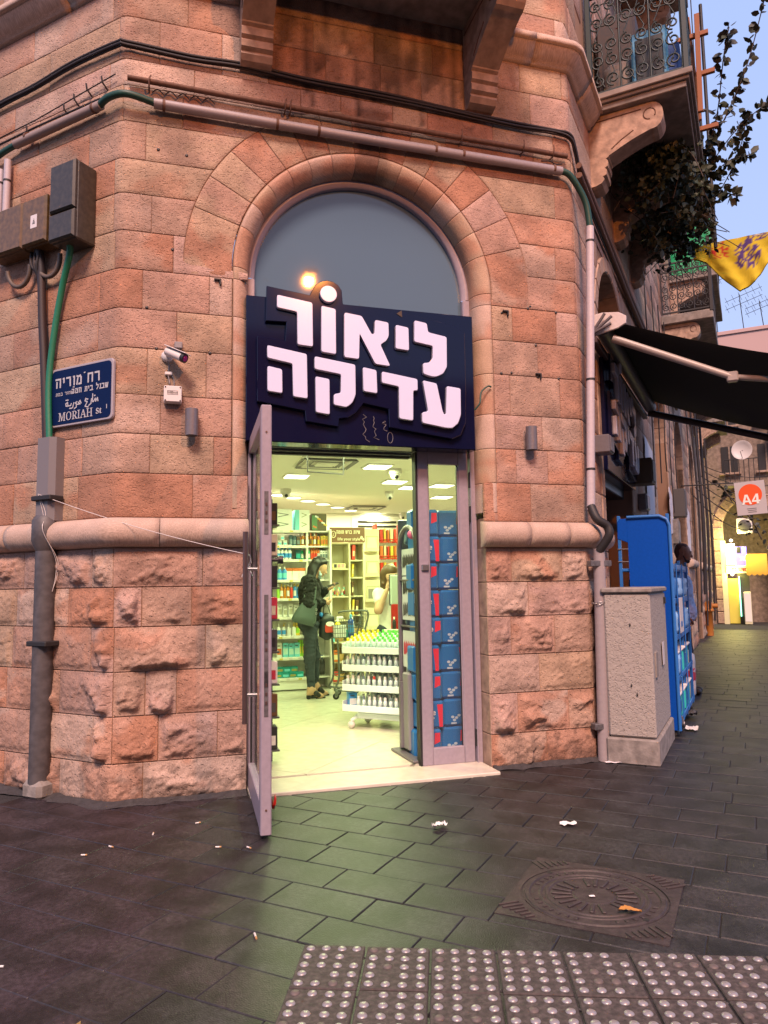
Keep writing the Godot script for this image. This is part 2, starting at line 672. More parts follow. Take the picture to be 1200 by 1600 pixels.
func materials() -> void:
	var grain := noise_tex(0.08, FastNoiseLite.TYPE_SIMPLEX_SMOOTH, 256, 0.0, 1.0, 3)
	var soft := noise_tex(0.02, FastNoiseLite.TYPE_SIMPLEX_SMOOTH, 256, 0.72, 1.0, 5)
	var faint := noise_tex(0.03, FastNoiseLite.TYPE_SIMPLEX_SMOOTH, 256, 0.93, 1.0, 15)
	var fine := noise_tex(0.25, FastNoiseLite.TYPE_SIMPLEX_SMOOTH, 256, 0.70, 1.0, 8)
	var soot_map := noise_tex(0.018, FastNoiseLite.TYPE_SIMPLEX_SMOOTH, 256, 0.76, 1.08, 51)
	var worn_map := noise_tex(0.022, FastNoiseLite.TYPE_SIMPLEX_SMOOTH, 256, 0.45, 1.25, 52)
	var m := mat("stone_dressed", Color.WHITE, 0.9)
	m.vertex_color_use_as_albedo = true
	m.heightmap_enabled = true
	m.heightmap_texture = ImageTexture.create_from_image(pecked(512, 950, 11, 5, 17, 1.9, 0.22))
	m.heightmap_scale = 1.05
	m.albedo_texture = fine
	soot(m, soot_map, 0.5)
	m = mat("stone_rock", Color.WHITE, 0.92)
	m.vertex_color_use_as_albedo = true
	m.heightmap_enabled = true
	m.heightmap_texture = ImageTexture.create_from_image(pecked(512, 260, 12, 6, 18, 1.6, 0.6))
	m.heightmap_scale = 1.5
	m.albedo_texture = fine
	soot(m, soot_map, 0.5)
	m = mat("stone_smooth", Color.WHITE, 0.8)
	m.vertex_color_use_as_albedo = true
	m.heightmap_enabled = true
	m.heightmap_texture = grain
	m.heightmap_scale = 0.12
	m.albedo_texture = fine
	m = mat("mortar", lin(0.27, 0.165, 0.11), 0.95)
	m = mat("jamb_stone", lin(0.46, 0.31, 0.23), 0.85)
	tri_tex(m, soft, grain, 0.15, 1.6)
	m = mat("plaster", lin(0.30, 0.25, 0.22), 0.9)
	tri_tex(m, soft, grain, 0.2, 1.2)
	m = mat("dim_stone", lin(0.36, 0.24, 0.17), 0.9)
	tri_tex(m, soft, grain, 0.5, 1.5)
	m = mat("old_stone", lin(0.30, 0.22, 0.17), 0.9)
	tri_tex(m, soft, grain, 0.5, 1.2)
	m = mat("paver", Color.WHITE, 0.52)
	m.vertex_color_use_as_albedo = true
	m.uv1_triplanar = true
	m.uv1_world_triplanar = true
	m.uv1_scale = Vector3.ONE * 2.3
	m.albedo_texture = noise_tex(0.05, FastNoiseLite.TYPE_SIMPLEX_SMOOTH, 256, 0.55, 1.0, 21)
	m.heightmap_enabled = true
	m.heightmap_texture = noise_tex(0.2, FastNoiseLite.TYPE_SIMPLEX_SMOOTH, 256, 0.0, 1.0, 22)
	m.heightmap_scale = 0.16
	soot(m, worn_map, 0.6)
	m = mat("ground_base", lin(0.027, 0.025, 0.025), 0.9)
	tri_tex(m, soft, grain, 0.2, 2.0)
	m = mat("asphalt", lin(0.05, 0.046, 0.048), 0.9)
	tri_tex(m, soft, grain, 0.3, 3.0)
	mat("grey_pipe", lin(0.30, 0.26, 0.27), 0.45)
	mat("grey_pipe_dirty", lin(0.26, 0.20, 0.18), 0.6)
	mat("pale_pipe", lin(0.45, 0.40, 0.43), 0.5)
	mat("rust", lin(0.16, 0.075, 0.045), 0.75)
	mat("black_rubber", lin(0.015, 0.014, 0.015), 0.6)
	mat("black_cable", lin(0.018, 0.014, 0.016), 0.7)
	mat("brown_pipe", lin(0.022, 0.013, 0.015), 0.6)
	mat("green_hose", lin(0.01, 0.16, 0.085), 0.45)
	mat("dark_green_hose", lin(0.008, 0.05, 0.035), 0.5)
	m = mat("guard_metal", lin(0.115, 0.105, 0.11), 0.55, 0.2)
	tri_tex(m, soft, grain, 0.03, 2.5)
	mat("galvanised", lin(0.22, 0.21, 0.22), 0.45, 0.6)
	mat("steel", lin(0.45, 0.43, 0.42), 0.3, 0.9)
	mat("bronze_steel", lin(0.16, 0.10, 0.09), 0.35, 0.7)
	m = mat("door_paint", lin(0.30, 0.26, 0.31), 0.4)
	tri_tex(m, faint, null, 0.0, 3.0)
	mat("gasket", lin(0.012, 0.011, 0.012), 0.6)
	m = mat("sign_navy", lin(0.004, 0.005, 0.024), 0.09)
	m.metallic_specular = 0.42
	mat("sign_letter_face", lin(0.58, 0.60, 0.80), 0.2)
	mat("sign_letter_side", lin(0.40, 0.36, 0.40), 0.35)
	m = mat("arch_glass", lin(0.08, 0.125, 0.165), 0.028)
	m.metallic_specular = 0.6
	m = mat("clear_glass", Color(1, 1, 1, 0.01), 0.02)
	m.transparency = BaseMaterial3D.TRANSPARENCY_ALPHA
	m = mat("white_plastic", lin(0.62, 0.58, 0.57), 0.4)
	mat("white_paint", lin(0.74, 0.72, 0.66), 0.55)
	mat("shelf_white", lin(0.78, 0.76, 0.70), 0.4)
	mat("black_plastic", lin(0.02, 0.02, 0.021), 0.4)
	mat("dark_grey", lin(0.06, 0.058, 0.06), 0.5)
	mat("mid_grey", lin(0.20, 0.19, 0.20), 0.5)
	mat("lamp_grey", lin(0.17, 0.155, 0.17), 0.4, 0.3)
	mat("meter_box", lin(0.060, 0.048, 0.034), 0.35)
	mat("meter_box_dark", lin(0.02, 0.018, 0.02), 0.45)
	mat("meter_glow_tint", lin(0.17, 0.095, 0.035), 0.25)  # amber of reflected lamplight put into the colour of the smoked plastic
	mat("street_sign_blue", lin(0.003, 0.012, 0.060), 0.5).metallic_specular = 0.2
	mat("sign_white", lin(0.42, 0.42, 0.44), 0.5)
	m = mat("concrete", lin(0.34, 0.31, 0.285), 0.92)
	m.uv1_triplanar = true
	m.uv1_scale = Vector3.ONE * 2.0
	m.heightmap_enabled = true
	m.heightmap_texture = ImageTexture.create_from_image(pecked(256, 900, 31, 3, 9, 1.5, 0.7))
	m.heightmap_scale = 0.9
	m.albedo_texture = faint
	m = mat("concrete_plain", lin(0.30, 0.27, 0.25), 0.9)
	tri_tex(m, soft, grain, 0.15, 2.0)
	mat("rack_blue", lin(0.002, 0.065, 0.40), 0.42).metallic_specular = 0.3
	mat("crate_blue", lin(0.02, 0.13, 0.42), 0.4)
	mat("pale_blue_film", lin(0.22, 0.42, 0.72), 0.3)
	mat("teal", lin(0.03, 0.42, 0.40), 0.45)
	mat("iron_green", lin(0.007, 0.018, 0.017), 0.5)
	mat("iron", lin(0.02, 0.017, 0.018), 0.6)
	m = mat("awning_cloth", lin(0.004, 0.004, 0.0045), 0.9)
	mat("awning_arm", lin(0.32, 0.28, 0.26), 0.4)
	mat("awning_cap", lin(0.55, 0.49, 0.48), 0.5)
	m = mat("leaf", lin(0.035, 0.05, 0.018), 0.6)
	m.vertex_color_use_as_albedo = true
	m.albedo_color = Color.WHITE
	m.backlight_enabled = true
	m.backlight = Color(0.15, 0.15, 0.08)
	mat("bark", lin(0.06, 0.045, 0.035), 0.9)
	m = mat("floor_tile", lin(0.60, 0.57, 0.47), 0.2)
	m.albedo_texture = faint
	m.uv1_triplanar = true
	m.uv1_world_triplanar = true
	m = mat("shop_paint", lin(0.78, 0.76, 0.68), 0.7)
	m = mat("led", Color(1, 1, 1), 0.5)
	m.emission_enabled = true
	m.emission = Color(0.98, 1.0, 0.86)
	m.emission_energy_multiplier = 2.2
	m = mat("vertex_paint", Color.WHITE, 0.95)
	m.vertex_color_use_as_albedo = true
	m = mat("cast_iron", lin(0.055, 0.043, 0.043), 0.6, 0.15)
	tri_tex(m, soft, grain, 0.15, 3.0)
	m = mat("tactile", lin(0.085, 0.070, 0.068), 0.8)
	tri_tex(m, noise_tex(0.05, FastNoiseLite.TYPE_SIMPLEX_SMOOTH, 256, 0.55, 1.0, 33), grain, 0.25, 2.5)
	for key in ["meter_box", "meter_glow_tint", "galvanised", "rust"]:
		tri_tex(M[key], soft, null, 0.0, 4.0)
	for key in ["grey_pipe", "pale_pipe", "rack_blue", "lamp_grey", "awning_arm", "awning_cap", "green_hose"]:
		tri_tex(M[key], faint, null, 0.0, 4.0)
	m = mat("stud", lin(0.27, 0.26, 0.27), 0.36, 0.35)

# broad worn patches multiplied over a material, laid in the world
func soot(m: StandardMaterial3D, t: Texture2D, scale: float) -> void:
	m.detail_enabled = true
	m.detail_albedo = t
	m.detail_blend_mode = BaseMaterial3D.BLEND_MODE_MUL
	m.detail_uv_layer = BaseMaterial3D.DETAIL_UV_2
	m.uv2_triplanar = true
	m.uv2_world_triplanar = true
	m.uv2_scale = Vector3.ONE * scale

func tri_tex(m: StandardMaterial3D, albedo: Texture2D, bump: Texture2D, bump_cm: float, scale: float) -> void:
	m.uv1_triplanar = true
	m.uv1_scale = Vector3.ONE * scale
	m.albedo_texture = albedo
	if bump_cm > 0.0:
		m.heightmap_enabled = true
		m.heightmap_texture = bump
		m.heightmap_scale = bump_cm

func paint(name: String, r: float, g: float, b: float, rough := 0.5) -> StandardMaterial3D:
	if not M.has(name):
		mat(name, lin(r, g, b), rough)
	return M[name]

# ------------------------------------------------------------------ the corner building
var bld: Node3D

func building() -> void:
	bld = thing("stone_corner_building", "pink stone corner building with an arched shop doorway and balconies above", "building")
	# --- wall behind the stones
	var st := st_new()
	fac_box(st, -7.0, 0.895, -0.2, 1.93, -0.32, -0.007)
	fac_box(st, -7.0, 0.78, 1.93, ARC.y, -0.32, -0.007)
	fac_box(st, 2.765, FW + 0.95, -0.2, 1.93, -0.32, -0.007)
	fac_box(st, 2.88, FW + 0.95, 1.93, ARC.y, -0.32, -0.007)
	var n := 26
	for k in n:
		var y0 := ARC.y + 1.06 * k / n
		var y1 := ARC.y + 1.06 * (k + 1) / n
		var dx := sqrt(maxf(1.06 * 1.06 - pow(y0 - ARC.y, 2), 0.0))
		fac_box(st, -7.0, ARC.x - dx, y0, y1, -0.32, -0.007)
		fac_box(st, ARC.x + dx, FW + 0.95, y0, y1, -0.32, -0.007)
	fac_box(st, -7.0, FW + 0.95, ARC.y + 1.06, 9.0, -0.32, -0.007)
	# right wall with its arched shop bays
	var solid := [[2.75, 5.3], [7.1, 8.6], [10.4, 12.0], [13.8, 19.2]]
	for s in solid:
		fac_box(st, FW + s[0], FW + s[1], -0.2, 4.7, -0.32, -0.007)
	fac_box(st, FW + 0.95, FW + 19.2, 4.7, 13.0, -0.32, -0.012)
	for bay in [[0.95, 2.75], [5.3, 7.1], [8.6, 10.4], [12.0, 13.8]]:
		var c: float = (bay[0] + bay[1]) / 2
		var R: float = (bay[1] - bay[0]) / 2
		for k in 14:
			var y0 := 3.77 + 0.93 * k / 14.0
			var y1 := 3.77 + 0.93 * (k + 1) / 14.0
			var dx := R * sqrt(maxf(1.0 - pow((y0 - 3.77) / 0.93, 2), 0.0))
			fac_box(st, FW + bay[0], FW + c - dx, y0, y1, -0.32, -0.012)
			fac_box(st, FW + c + dx, FW + bay[1], y0, y1, -0.32, -0.012)
	# the end wall of the building and the backs of the bays
	fac_box(st, FW + 0.95, FW + 19.2, -0.2, 4.7, -0.75, -0.42)
	fac_box(st, FW + 19.0, FW + 19.2, -0.2, 13.0, -4.0, -0.32)
	obj("masonry_wall", st, M.mortar, bld)
	# --- rock-faced stones of the foot
	var yr := [-0.02, 0.254, 0.560, 0.8535, 1.1515, 1.4208, 1.69]
	var left := [[-1.75, -1.05, -0.464, 0.219, 0.905], [-1.75, -0.75, -0.148, 0.02, 0.313, 0.704, 0.905], [-1.75, -1.05, -0.488, 0.02, 0.225, 0.43, 0.905],
		[-1.75, -1.0, -0.19, 0.02, 0.618, 0.905], [-1.75, -0.968, -0.422, 0.01, 0.193, 0.522, 0.905], [-1.75, -0.9, -0.198, 0.0, 0.595, 0.905]]
	var right := [[2.757, 3.23, 3.71, 4.6], [2.757, 2.991, 3.434, 3.69, 4.2, 4.6], [2.757, 3.188, 3.69, 4.6], [2.757, 2.954, 3.334, 3.7, 4.15, 4.6], [2.757, 3.111, 3.69, 4.6], [2.757, 2.974, 3.423, 3.69, 4.25, 4.6]]
	var sd := 1
	for r in 6:
		for row in [left[r], right[r]]:
			for k in row.size() - 1:
				sd += 1
				obj("rock_faced_stone", stone(row[k], row[k + 1], yr[r], yr[r + 1], true, 0, sd, 0.0135), M.stone_rock, bld)
		# the plain side of the right jamb
		var sj := st_new()
		box(sj, xf(Vector3(2.79, (yr[r] + yr[r + 1]) / 2, -0.165)), Vector3(0.066, yr[r + 1] - yr[r] - 0.006, 0.318), 0.004)
		obj("jamb_stone", sj, M.jamb_stone, bld)
		sj = st_new()
		box(sj, xf(Vector3(0.87, (yr[r] + yr[r + 1]) / 2, -0.165)), Vector3(0.066, yr[r + 1] - yr[r] - 0.006, 0.318), 0.004)
		obj("jamb_stone", sj, M.jamb_stone, bld)
	# --- the half-round string course
	var prof := [Vector2(-0.03, 1.695)]
	for k in 11:
		var a := -PI / 2 + PI * k / 10.0
		prof.append(Vector2(0.015 + 0.098 * cos(a) * (1.0 if k > 0 and k < 10 else 1.0), 1.797 + 0.100 * sin(a)))
	prof.append(Vector2(-0.03, 1.899))
	for s in [[-3.2, -1.9], [-1.9, -1.0], [-1.0, 0.303], [0.303, 0.905], [2.722, 3.11], [3.11, 3.456], [3.456, FW + 0.28], [FW + 0.28, FW + 0.74]]:
		obj("string_course", moulding(s[0] + 0.002, s[1] - 0.002, prof, rng.randf_range(0.96, 1.06), 0.05), M.stone_smooth, bld)
	# --- dressed stones
	var yd := [1.90, 2.2078, 2.4855, 2.7655, 3.10, 3.387, 3.675, 3.958, 4.24, 4.501, 4.788, 5.064, 5.27, 5.604, 5.87]
	var dl := [[-1.95, -1.05, -0.36, 0.521, 0.905], [-1.95, -1.023, -0.328, 0.228, 0.663, 0.787], [-1.95, -1.201, -0.342, 0.294, 0.787], [-1.95, -0.62, 0.20, 0.606, 0.787], [-1.95, -1.115, -0.2, 0.397, 0.787],
		[-1.95, -0.75, -0.19, 0.159, 0.623, 0.787], [-1.95, -0.8, -0.05, 0.366, 0.9], [-1.95, -0.9, -0.07, 0.212, 0.9], [-1.95, -1.1, -0.07, 0.9], [-1.95, -0.34, 0.163, 1.0],
		[-2.2, -0.9, 0.0, 0.42, 1.25], [-2.2, -1.2, -0.14, 0.50, 1.3], [-2.2, -0.8, -0.05, 0.25, 0.7, 1.05], [-2.4, -1.0, -0.12, 0.45, 0.95]]
	var dr := [[2.755, 3.167, 3.69, 4.1, 4.6], [2.873, 3.047, 3.331, 3.69, 4.6], [2.873, 3.291, 3.69, 4.2, 4.6], [2.873, 3.013, 3.467, 3.69, 4.6], [2.873, 3.276, 3.69, 4.15, 4.6],
		[2.873, 3.054, 3.461, 3.69, 4.6], [2.873, 3.199, 3.69, 4.2, 4.6], [2.7, 3.475, 3.69, 4.6], [2.7, 3.69, 4.2, 4.7], [2.6, 3.493, 3.69, 4.8],
		[2.5, 3.30, 3.72, 4.9], [2.35, 2.932, 3.498, 3.72, 5.2], [2.3, 2.68, 3.291, 3.72, 5.2], [2.4, 2.93, 3.2, 3.6, 3.72, 5.2]]
	for r in 14:
		for side in 2:
			var row: Array = (dl if side == 0 else dr)[r]
			for k in row.size() - 1:
				sd += 1
				var arc := 0
				if yd[r + 1] > ARC.y and yd[r] < 5.2:
					if side == 0 and k == row.size() - 2:
						arc = 1
					elif side == 1 and k == 0:
						arc = -1
				obj("dressed_stone", stone(row[k], row[k + 1], yd[r], yd[r + 1], false, arc, sd), M.stone_dressed, bld)
	for r in range(11, 14):                    # between the corbels, over the arch
		var cuts: Array = [[1.3, 1.62, 2.05, 2.35], [1.05, 1.5, 1.95, 2.3], [0.95, 1.4, 1.9, 2.4]][r - 11]
		for k in cuts.size() - 1:
			sd += 1
			obj("dressed_stone", stone(cuts[k], cuts[k + 1], yd[r], yd[r + 1], false, 1 if r == 11 and k == 0 else 0, sd), M.stone_dressed, bld)
	for r in 4:                                # above the cornice
		var y0 := 6.06 + 0.29 * r
		for k in 9:
			var u0: float = -1.4 + k * 0.62 + (0.3 if r % 2 else 0.0)
			sd += 1
			obj("dressed_stone", stone(u0, minf(u0 + 0.62, FW + 1.0), y0, y0 + 0.29, false, 0, sd, 0.1), M.stone_dressed, bld)
	for r in 1:
		obj("dressed_stone", stone(0.95, 2.7, 5.87, 6.06, false, 0, 900, 0.05), M.stone_dressed, bld)
	# --- the arch
	var rays := [-0.5, 18.0, 29.5, 40.5, 51.5, 62.5, 73.5, 84.5, 95.5, 106.5, 117.5, 128.0, 139.5, 150.5, 162.0, 180.5]
	for k in rays.size() - 1:
		sd += 1
		obj("voussoir", arch_stone(1.045, 1.39, deg_to_rad(rays[k] if k else -4.0), deg_to_rad(rays[k + 1] if k < 14 else 184.0), sd), M.stone_dressed, bld)
		obj("roll_moulding", roll_stone(0, deg_to_rad(maxf(rays[k], 0.0)), deg_to_rad(minf(rays[k + 1], 180.0)), sd), M.stone_smooth, bld)
	obj("roll_bedding", roll_stone(0, 0.0, PI, 1, 0.006), M.mortar, bld)
	for side in [-1, 1]:
		obj("roll_bedding", roll_stone(side, 1.97, ARC.y, 1, 0.006), M.mortar, bld)
		var yj := [1.97, 2.2078, 2.4855, 2.7655, 3.10, 3.387, 3.675, ARC.y]
		for k in 7:
			sd += 1
			obj("roll_moulding", roll_stone(side, yj[k], yj[k + 1], sd), M.stone_smooth, bld)
	obj("dressed_stone", stone(2.757, 2.873, 1.90, 1.975, false, 0, 901), M.stone_dressed, bld)
	# --- cornice
	var co := [Vector2(-0.02, 5.86), Vector2(0.03, 5.865), Vector2(0.035, 5.89), Vector2(0.06, 5.90), Vector2(0.105, 5.955), Vector2(0.125, 5.985), Vector2(0.13, 6.0), Vector2(0.155, 6.0), Vector2(0.155, 6.055), Vector2(-0.02, 6.065)]
	for s in [[2.93, 3.30], [3.30, FW + 0.42], [FW + 0.42, FW + 0.93], [-3.6, -1.6], [-1.6, -0.55], [-0.55, 0.835]]:
		obj("cornice", moulding(s[0] + 0.002, s[1] - 0.002, co, rng.randf_range(0.98, 1.08), 0.08), M.stone_smooth, bld)
	corbels()
	far_masonry()

func corbel(t: Transform3D, w: float, parent: Node, mm: Material) -> Node3D:
	# x across, y up, z out of the wall; the foot at y = 0
	var c := node("corbel", parent)
	c.transform = t
	var pts := PackedVector2Array([Vector2(0, 0.0), Vector2(0.03, -0.01)])
	var prof := []
	for q in [Vector2(0.04, 0.0), Vector2(0.10, 0.02), Vector2(0.13, 0.055), Vector2(0.115, 0.085), Vector2(0.15, 0.10), Vector2(0.155, 0.145), Vector2(0.135, 0.17), Vector2(0.165, 0.185), Vector2(0.17, 0.235), Vector2(0.15, 0.262), Vector2(0.175, 0.275)]:
		prof.append(q)
	for k in 9:                                 # the long hollow curve to the scroll
		var s := k / 8.0
		prof.append(Vector2(0.18 + 0.40 * s, 0.285 + 0.155 * pow(s, 1.15) + 0.02 * sin(PI * s)))
	for k in 9:                                 # the scroll
		var a := -PI / 2 + PI * k / 8.0
		prof.append(Vector2(0.60 + 0.10 * cos(a), 0.575 + 0.135 * sin(a) + (0.0 if k else 0.0)))
	prof.append(Vector2(0.55, 0.725))
	prof.append(Vector2(0.0, 0.725))
	var poly := PackedVector2Array()
	poly.append(Vector2(-0.02, 0.0))
	for q in prof:
		poly.append(q)
	poly.append(Vector2(-0.02, 0.725))
	# prism's x is out of the wall, its depth runs across
	var st := st_new()
	prism(st, poly, w, Transform3D(Basis(Vector3(0, 0, 1), Vector3(0, 1, 0), Vector3(-1, 0, 0)), Vector3(-w / 2, 0, 0)), 0.012)
	obj("bracket_body", st, mm, c)
	for side in [-1, 1]:                         # incised scroll lines on both cheeks
		var ln := st_new(true)
		var ring := []
		for k in 22:
			var a := TAU * 0.85 * k / 21.0 - 0.6
			ring.append(Vector3(side * (w / 2), 0.60 + 0.055 * sin(a), 0.575 + 0.055 * cos(a)))
		for k in ring.size():
			ring[k] = Vector3(side * (w / 2 + 0.001), ring[k].y, ring[k].z)
		tube(ln, ring, 0.006, 5)
		tube(ln, [Vector3(side * (w / 2 + 0.001), 0.345, 0.21), Vector3(side * (w / 2 + 0.001), 0.41, 0.30), Vector3(side * (w / 2 + 0.001), 0.475, 0.42)], 0.006, 5)
		tube(ln, [Vector3(side * (w / 2 + 0.001), 0.66, 0.03), Vector3(side * (w / 2 + 0.001), 0.665, 0.5)], 0.006, 5)
		obj("carved_line", ln, M.rust, c)
	return c

func corbels() -> void:
	for x in [0.948, 2.80]:
		corbel(Transform3D(Basis.IDENTITY, Vector3(x, 5.33, 0)), 0.235, bld, M.jamb_stone)
	# front balcony: a smooth grey slab on the two corbels
	var st := st_new()
	box(st, xf(Vector3(1.87, 6.145, 0.50)), Vector3(2.35, 0.16, 1.04), 0.01)
	box(st, xf(Vector3(1.87, 6.24, 0.51)), Vector3(2.42, 0.04, 1.10), 0.008)
	obj("balcony_slab", st, M.plaster, bld)
	# right-hand wall: balcony on corbels
	var bs := Basis(-DR, Vector3.UP, NR)        # x across, z out
	for t in [1.12, 2.45, 3.75]:
		corbel(Transform3D(Basis(DR, Vector3.UP, NR), rw(t, 5.31, 0.0)), 0.24, bld, M.jamb_stone)
	st = st_new()
	var fr := Transform3D(Basis(DR, Vector3.UP, NR), rw(2.42, 0, 0))
	box(st, fr * xf(Vector3(0, 6.06, 0.46)), Vector3(2.98, 0.06, 0.92), 0.006)
	box(st, fr * xf(Vector3(0, 6.105, 0.475)), Vector3(3.04, 0.03, 0.95), 0.004)
	box(st, fr * xf(Vector3(0, 6.15, 0.49)), Vector3(3.10, 0.06, 0.98), 0.006)
	obj("balcony_slab", st, M.plaster, bld)

# stones of the right wall beyond the corner pier, and the surrounds of its arched bays
func far_masonry() -> void:
	var yd := [0.0, 0.254, 0.560, 0.8535, 1.1515, 1.4208, 1.69, 1.90, 2.2078, 2.4855, 2.7655, 3.10, 3.387, 3.675, 3.958, 4.24, 4.501, 4.788, 5.064, 5.27, 5.604, 5.87, 6.15, 6.45, 6.8, 7.1, 7.4, 7.7, 8.0, 8.3, 8.6, 8.9, 9.2, 9.5, 9.8, 10.1, 10.4, 10.8, 11.2]
	var bays := [[0.95, 2.75], [5.3, 7.1], [8.6, 10.4], [12.0, 13.8]]
	var far := st_new(true)
	for r in yd.size() - 1:
		var y0: float = yd[r]
		var y1: float = yd[r + 1]
		var t := 2.75 if y1 < 3.9 else 1.0
		if y0 >= 5.0:
			t = 1.0
		var odd := r % 2
		while t < 19.0:
			var t1 := t + (0.55 if odd else 0.68)
			odd = 1 - odd
			var skip := false
			var a := t
			var b := minf(t1, 19.0)
			for bay in bays:
				if y0 < 4.6:
					var h := 0.0 if y0 < 3.77 else (y0 - 3.77) / 0.93
					var w: float = (bay[1] - bay[0]) / 2 * sqrt(maxf(1.0 - h * h, 0.0)) + 0.13
					var c: float = (bay[0] + bay[1]) / 2
					if a > c - w - 0.05 and b < c + w + 0.05:
						skip = true
					elif a < c - w and b > c - w:
						b = c - w
					elif a < c + w and b > c + w:
						a = c + w
			if not skip and b - a > 0.04:
				var rock := y1 < 1.7
				if r == 6:
					pass
				elif t < 4.0:
					obj("rock_faced_stone" if rock else "dressed_stone", stone(FW + a, FW + b, y0, y1, rock, 0, r * 31 + int(t * 7), 0.04 if rock else 0.12), M.stone_rock if rock else M.stone_dressed, bld)
				else:
					far.append_from(stone(FW + a, FW + b, y0, y1, rock, 0, r * 31 + int(t * 7), 0.07 if rock else 0.3), 0, Transform3D.IDENTITY)
			t = t1
	var fm := obj("distant_stonework", far.commit(), M.stone_dressed, bld)
	fm.set_meta("kind", "stuff")
	var prof := [Vector2(-0.03, 1.695)]
	for k in 9:
		var w := -PI / 2 + PI * k / 8.0
		prof.append(Vector2(0.015 + 0.098 * cos(w), 1.797 + 0.100 * sin(w)))
	prof.append(Vector2(-0.03, 1.899))
	for s in [[2.75, 3.5], [3.5, 4.3], [4.3, 5.3], [7.1, 7.9], [7.9, 8.6], [10.4, 12.0], [13.8, 16.0], [16.0, 19.0]]:
		obj("string_course", moulding(FW + s[0] + 0.002, FW + s[1] - 0.002, prof, 1.0, 0.2), M.stone_smooth, bld)
	# arched bay surrounds
	for bay in bays:
		var c: float = (bay[0] + bay[1]) / 2
		var R: float = (bay[1] - bay[0]) / 2
		for k in 11:
			var a0 := PI * k / 11.0
			var a1 := PI * (k + 1) / 11.0
			var st := st_new()
			var poly := PackedVector2Array()
			for s in 4:
				var a := lerpf(a0 + 0.006, a1 - 0.006, s / 3.0)
				poly.append(Vector2(cos(a) * (R + 0.16), 3.77 + sin(a) * (0.93 + 0.16)))
			for s in 4:
				var a := lerpf(a1 - 0.006, a0 + 0.006, s / 3.0)
				poly.append(Vector2(cos(a) * R, 3.77 + sin(a) * 0.93))
			prism(st, poly, 0.40, Transform3D(Basis(DR, Vector3.UP, NR), rw(c, 0, 0.012)), 0.012)
			obj("bay_arch_stone", st, M.jamb_stone, bld)
		for side in [-1, 1]:
			for k in 7:
				var y0: float = [0.0, 0.56, 1.15, 1.69, 2.21, 2.77, 3.28][k]
				var y1: float = [0.0, 0.56, 1.15, 1.69, 2.21, 2.77, 3.28, 3.77][k + 1]
				var st := st_new()
				box(st, Transform3D(Basis(DR, Vector3.UP, NR), rw(c + side * (R + 0.08), (y0 + y1) / 2, -0.19)), Vector3(0.16, y1 - y0 - 0.006, 0.40), 0.008)
				obj("bay_jamb_stone", st, M.jamb_stone, bld)

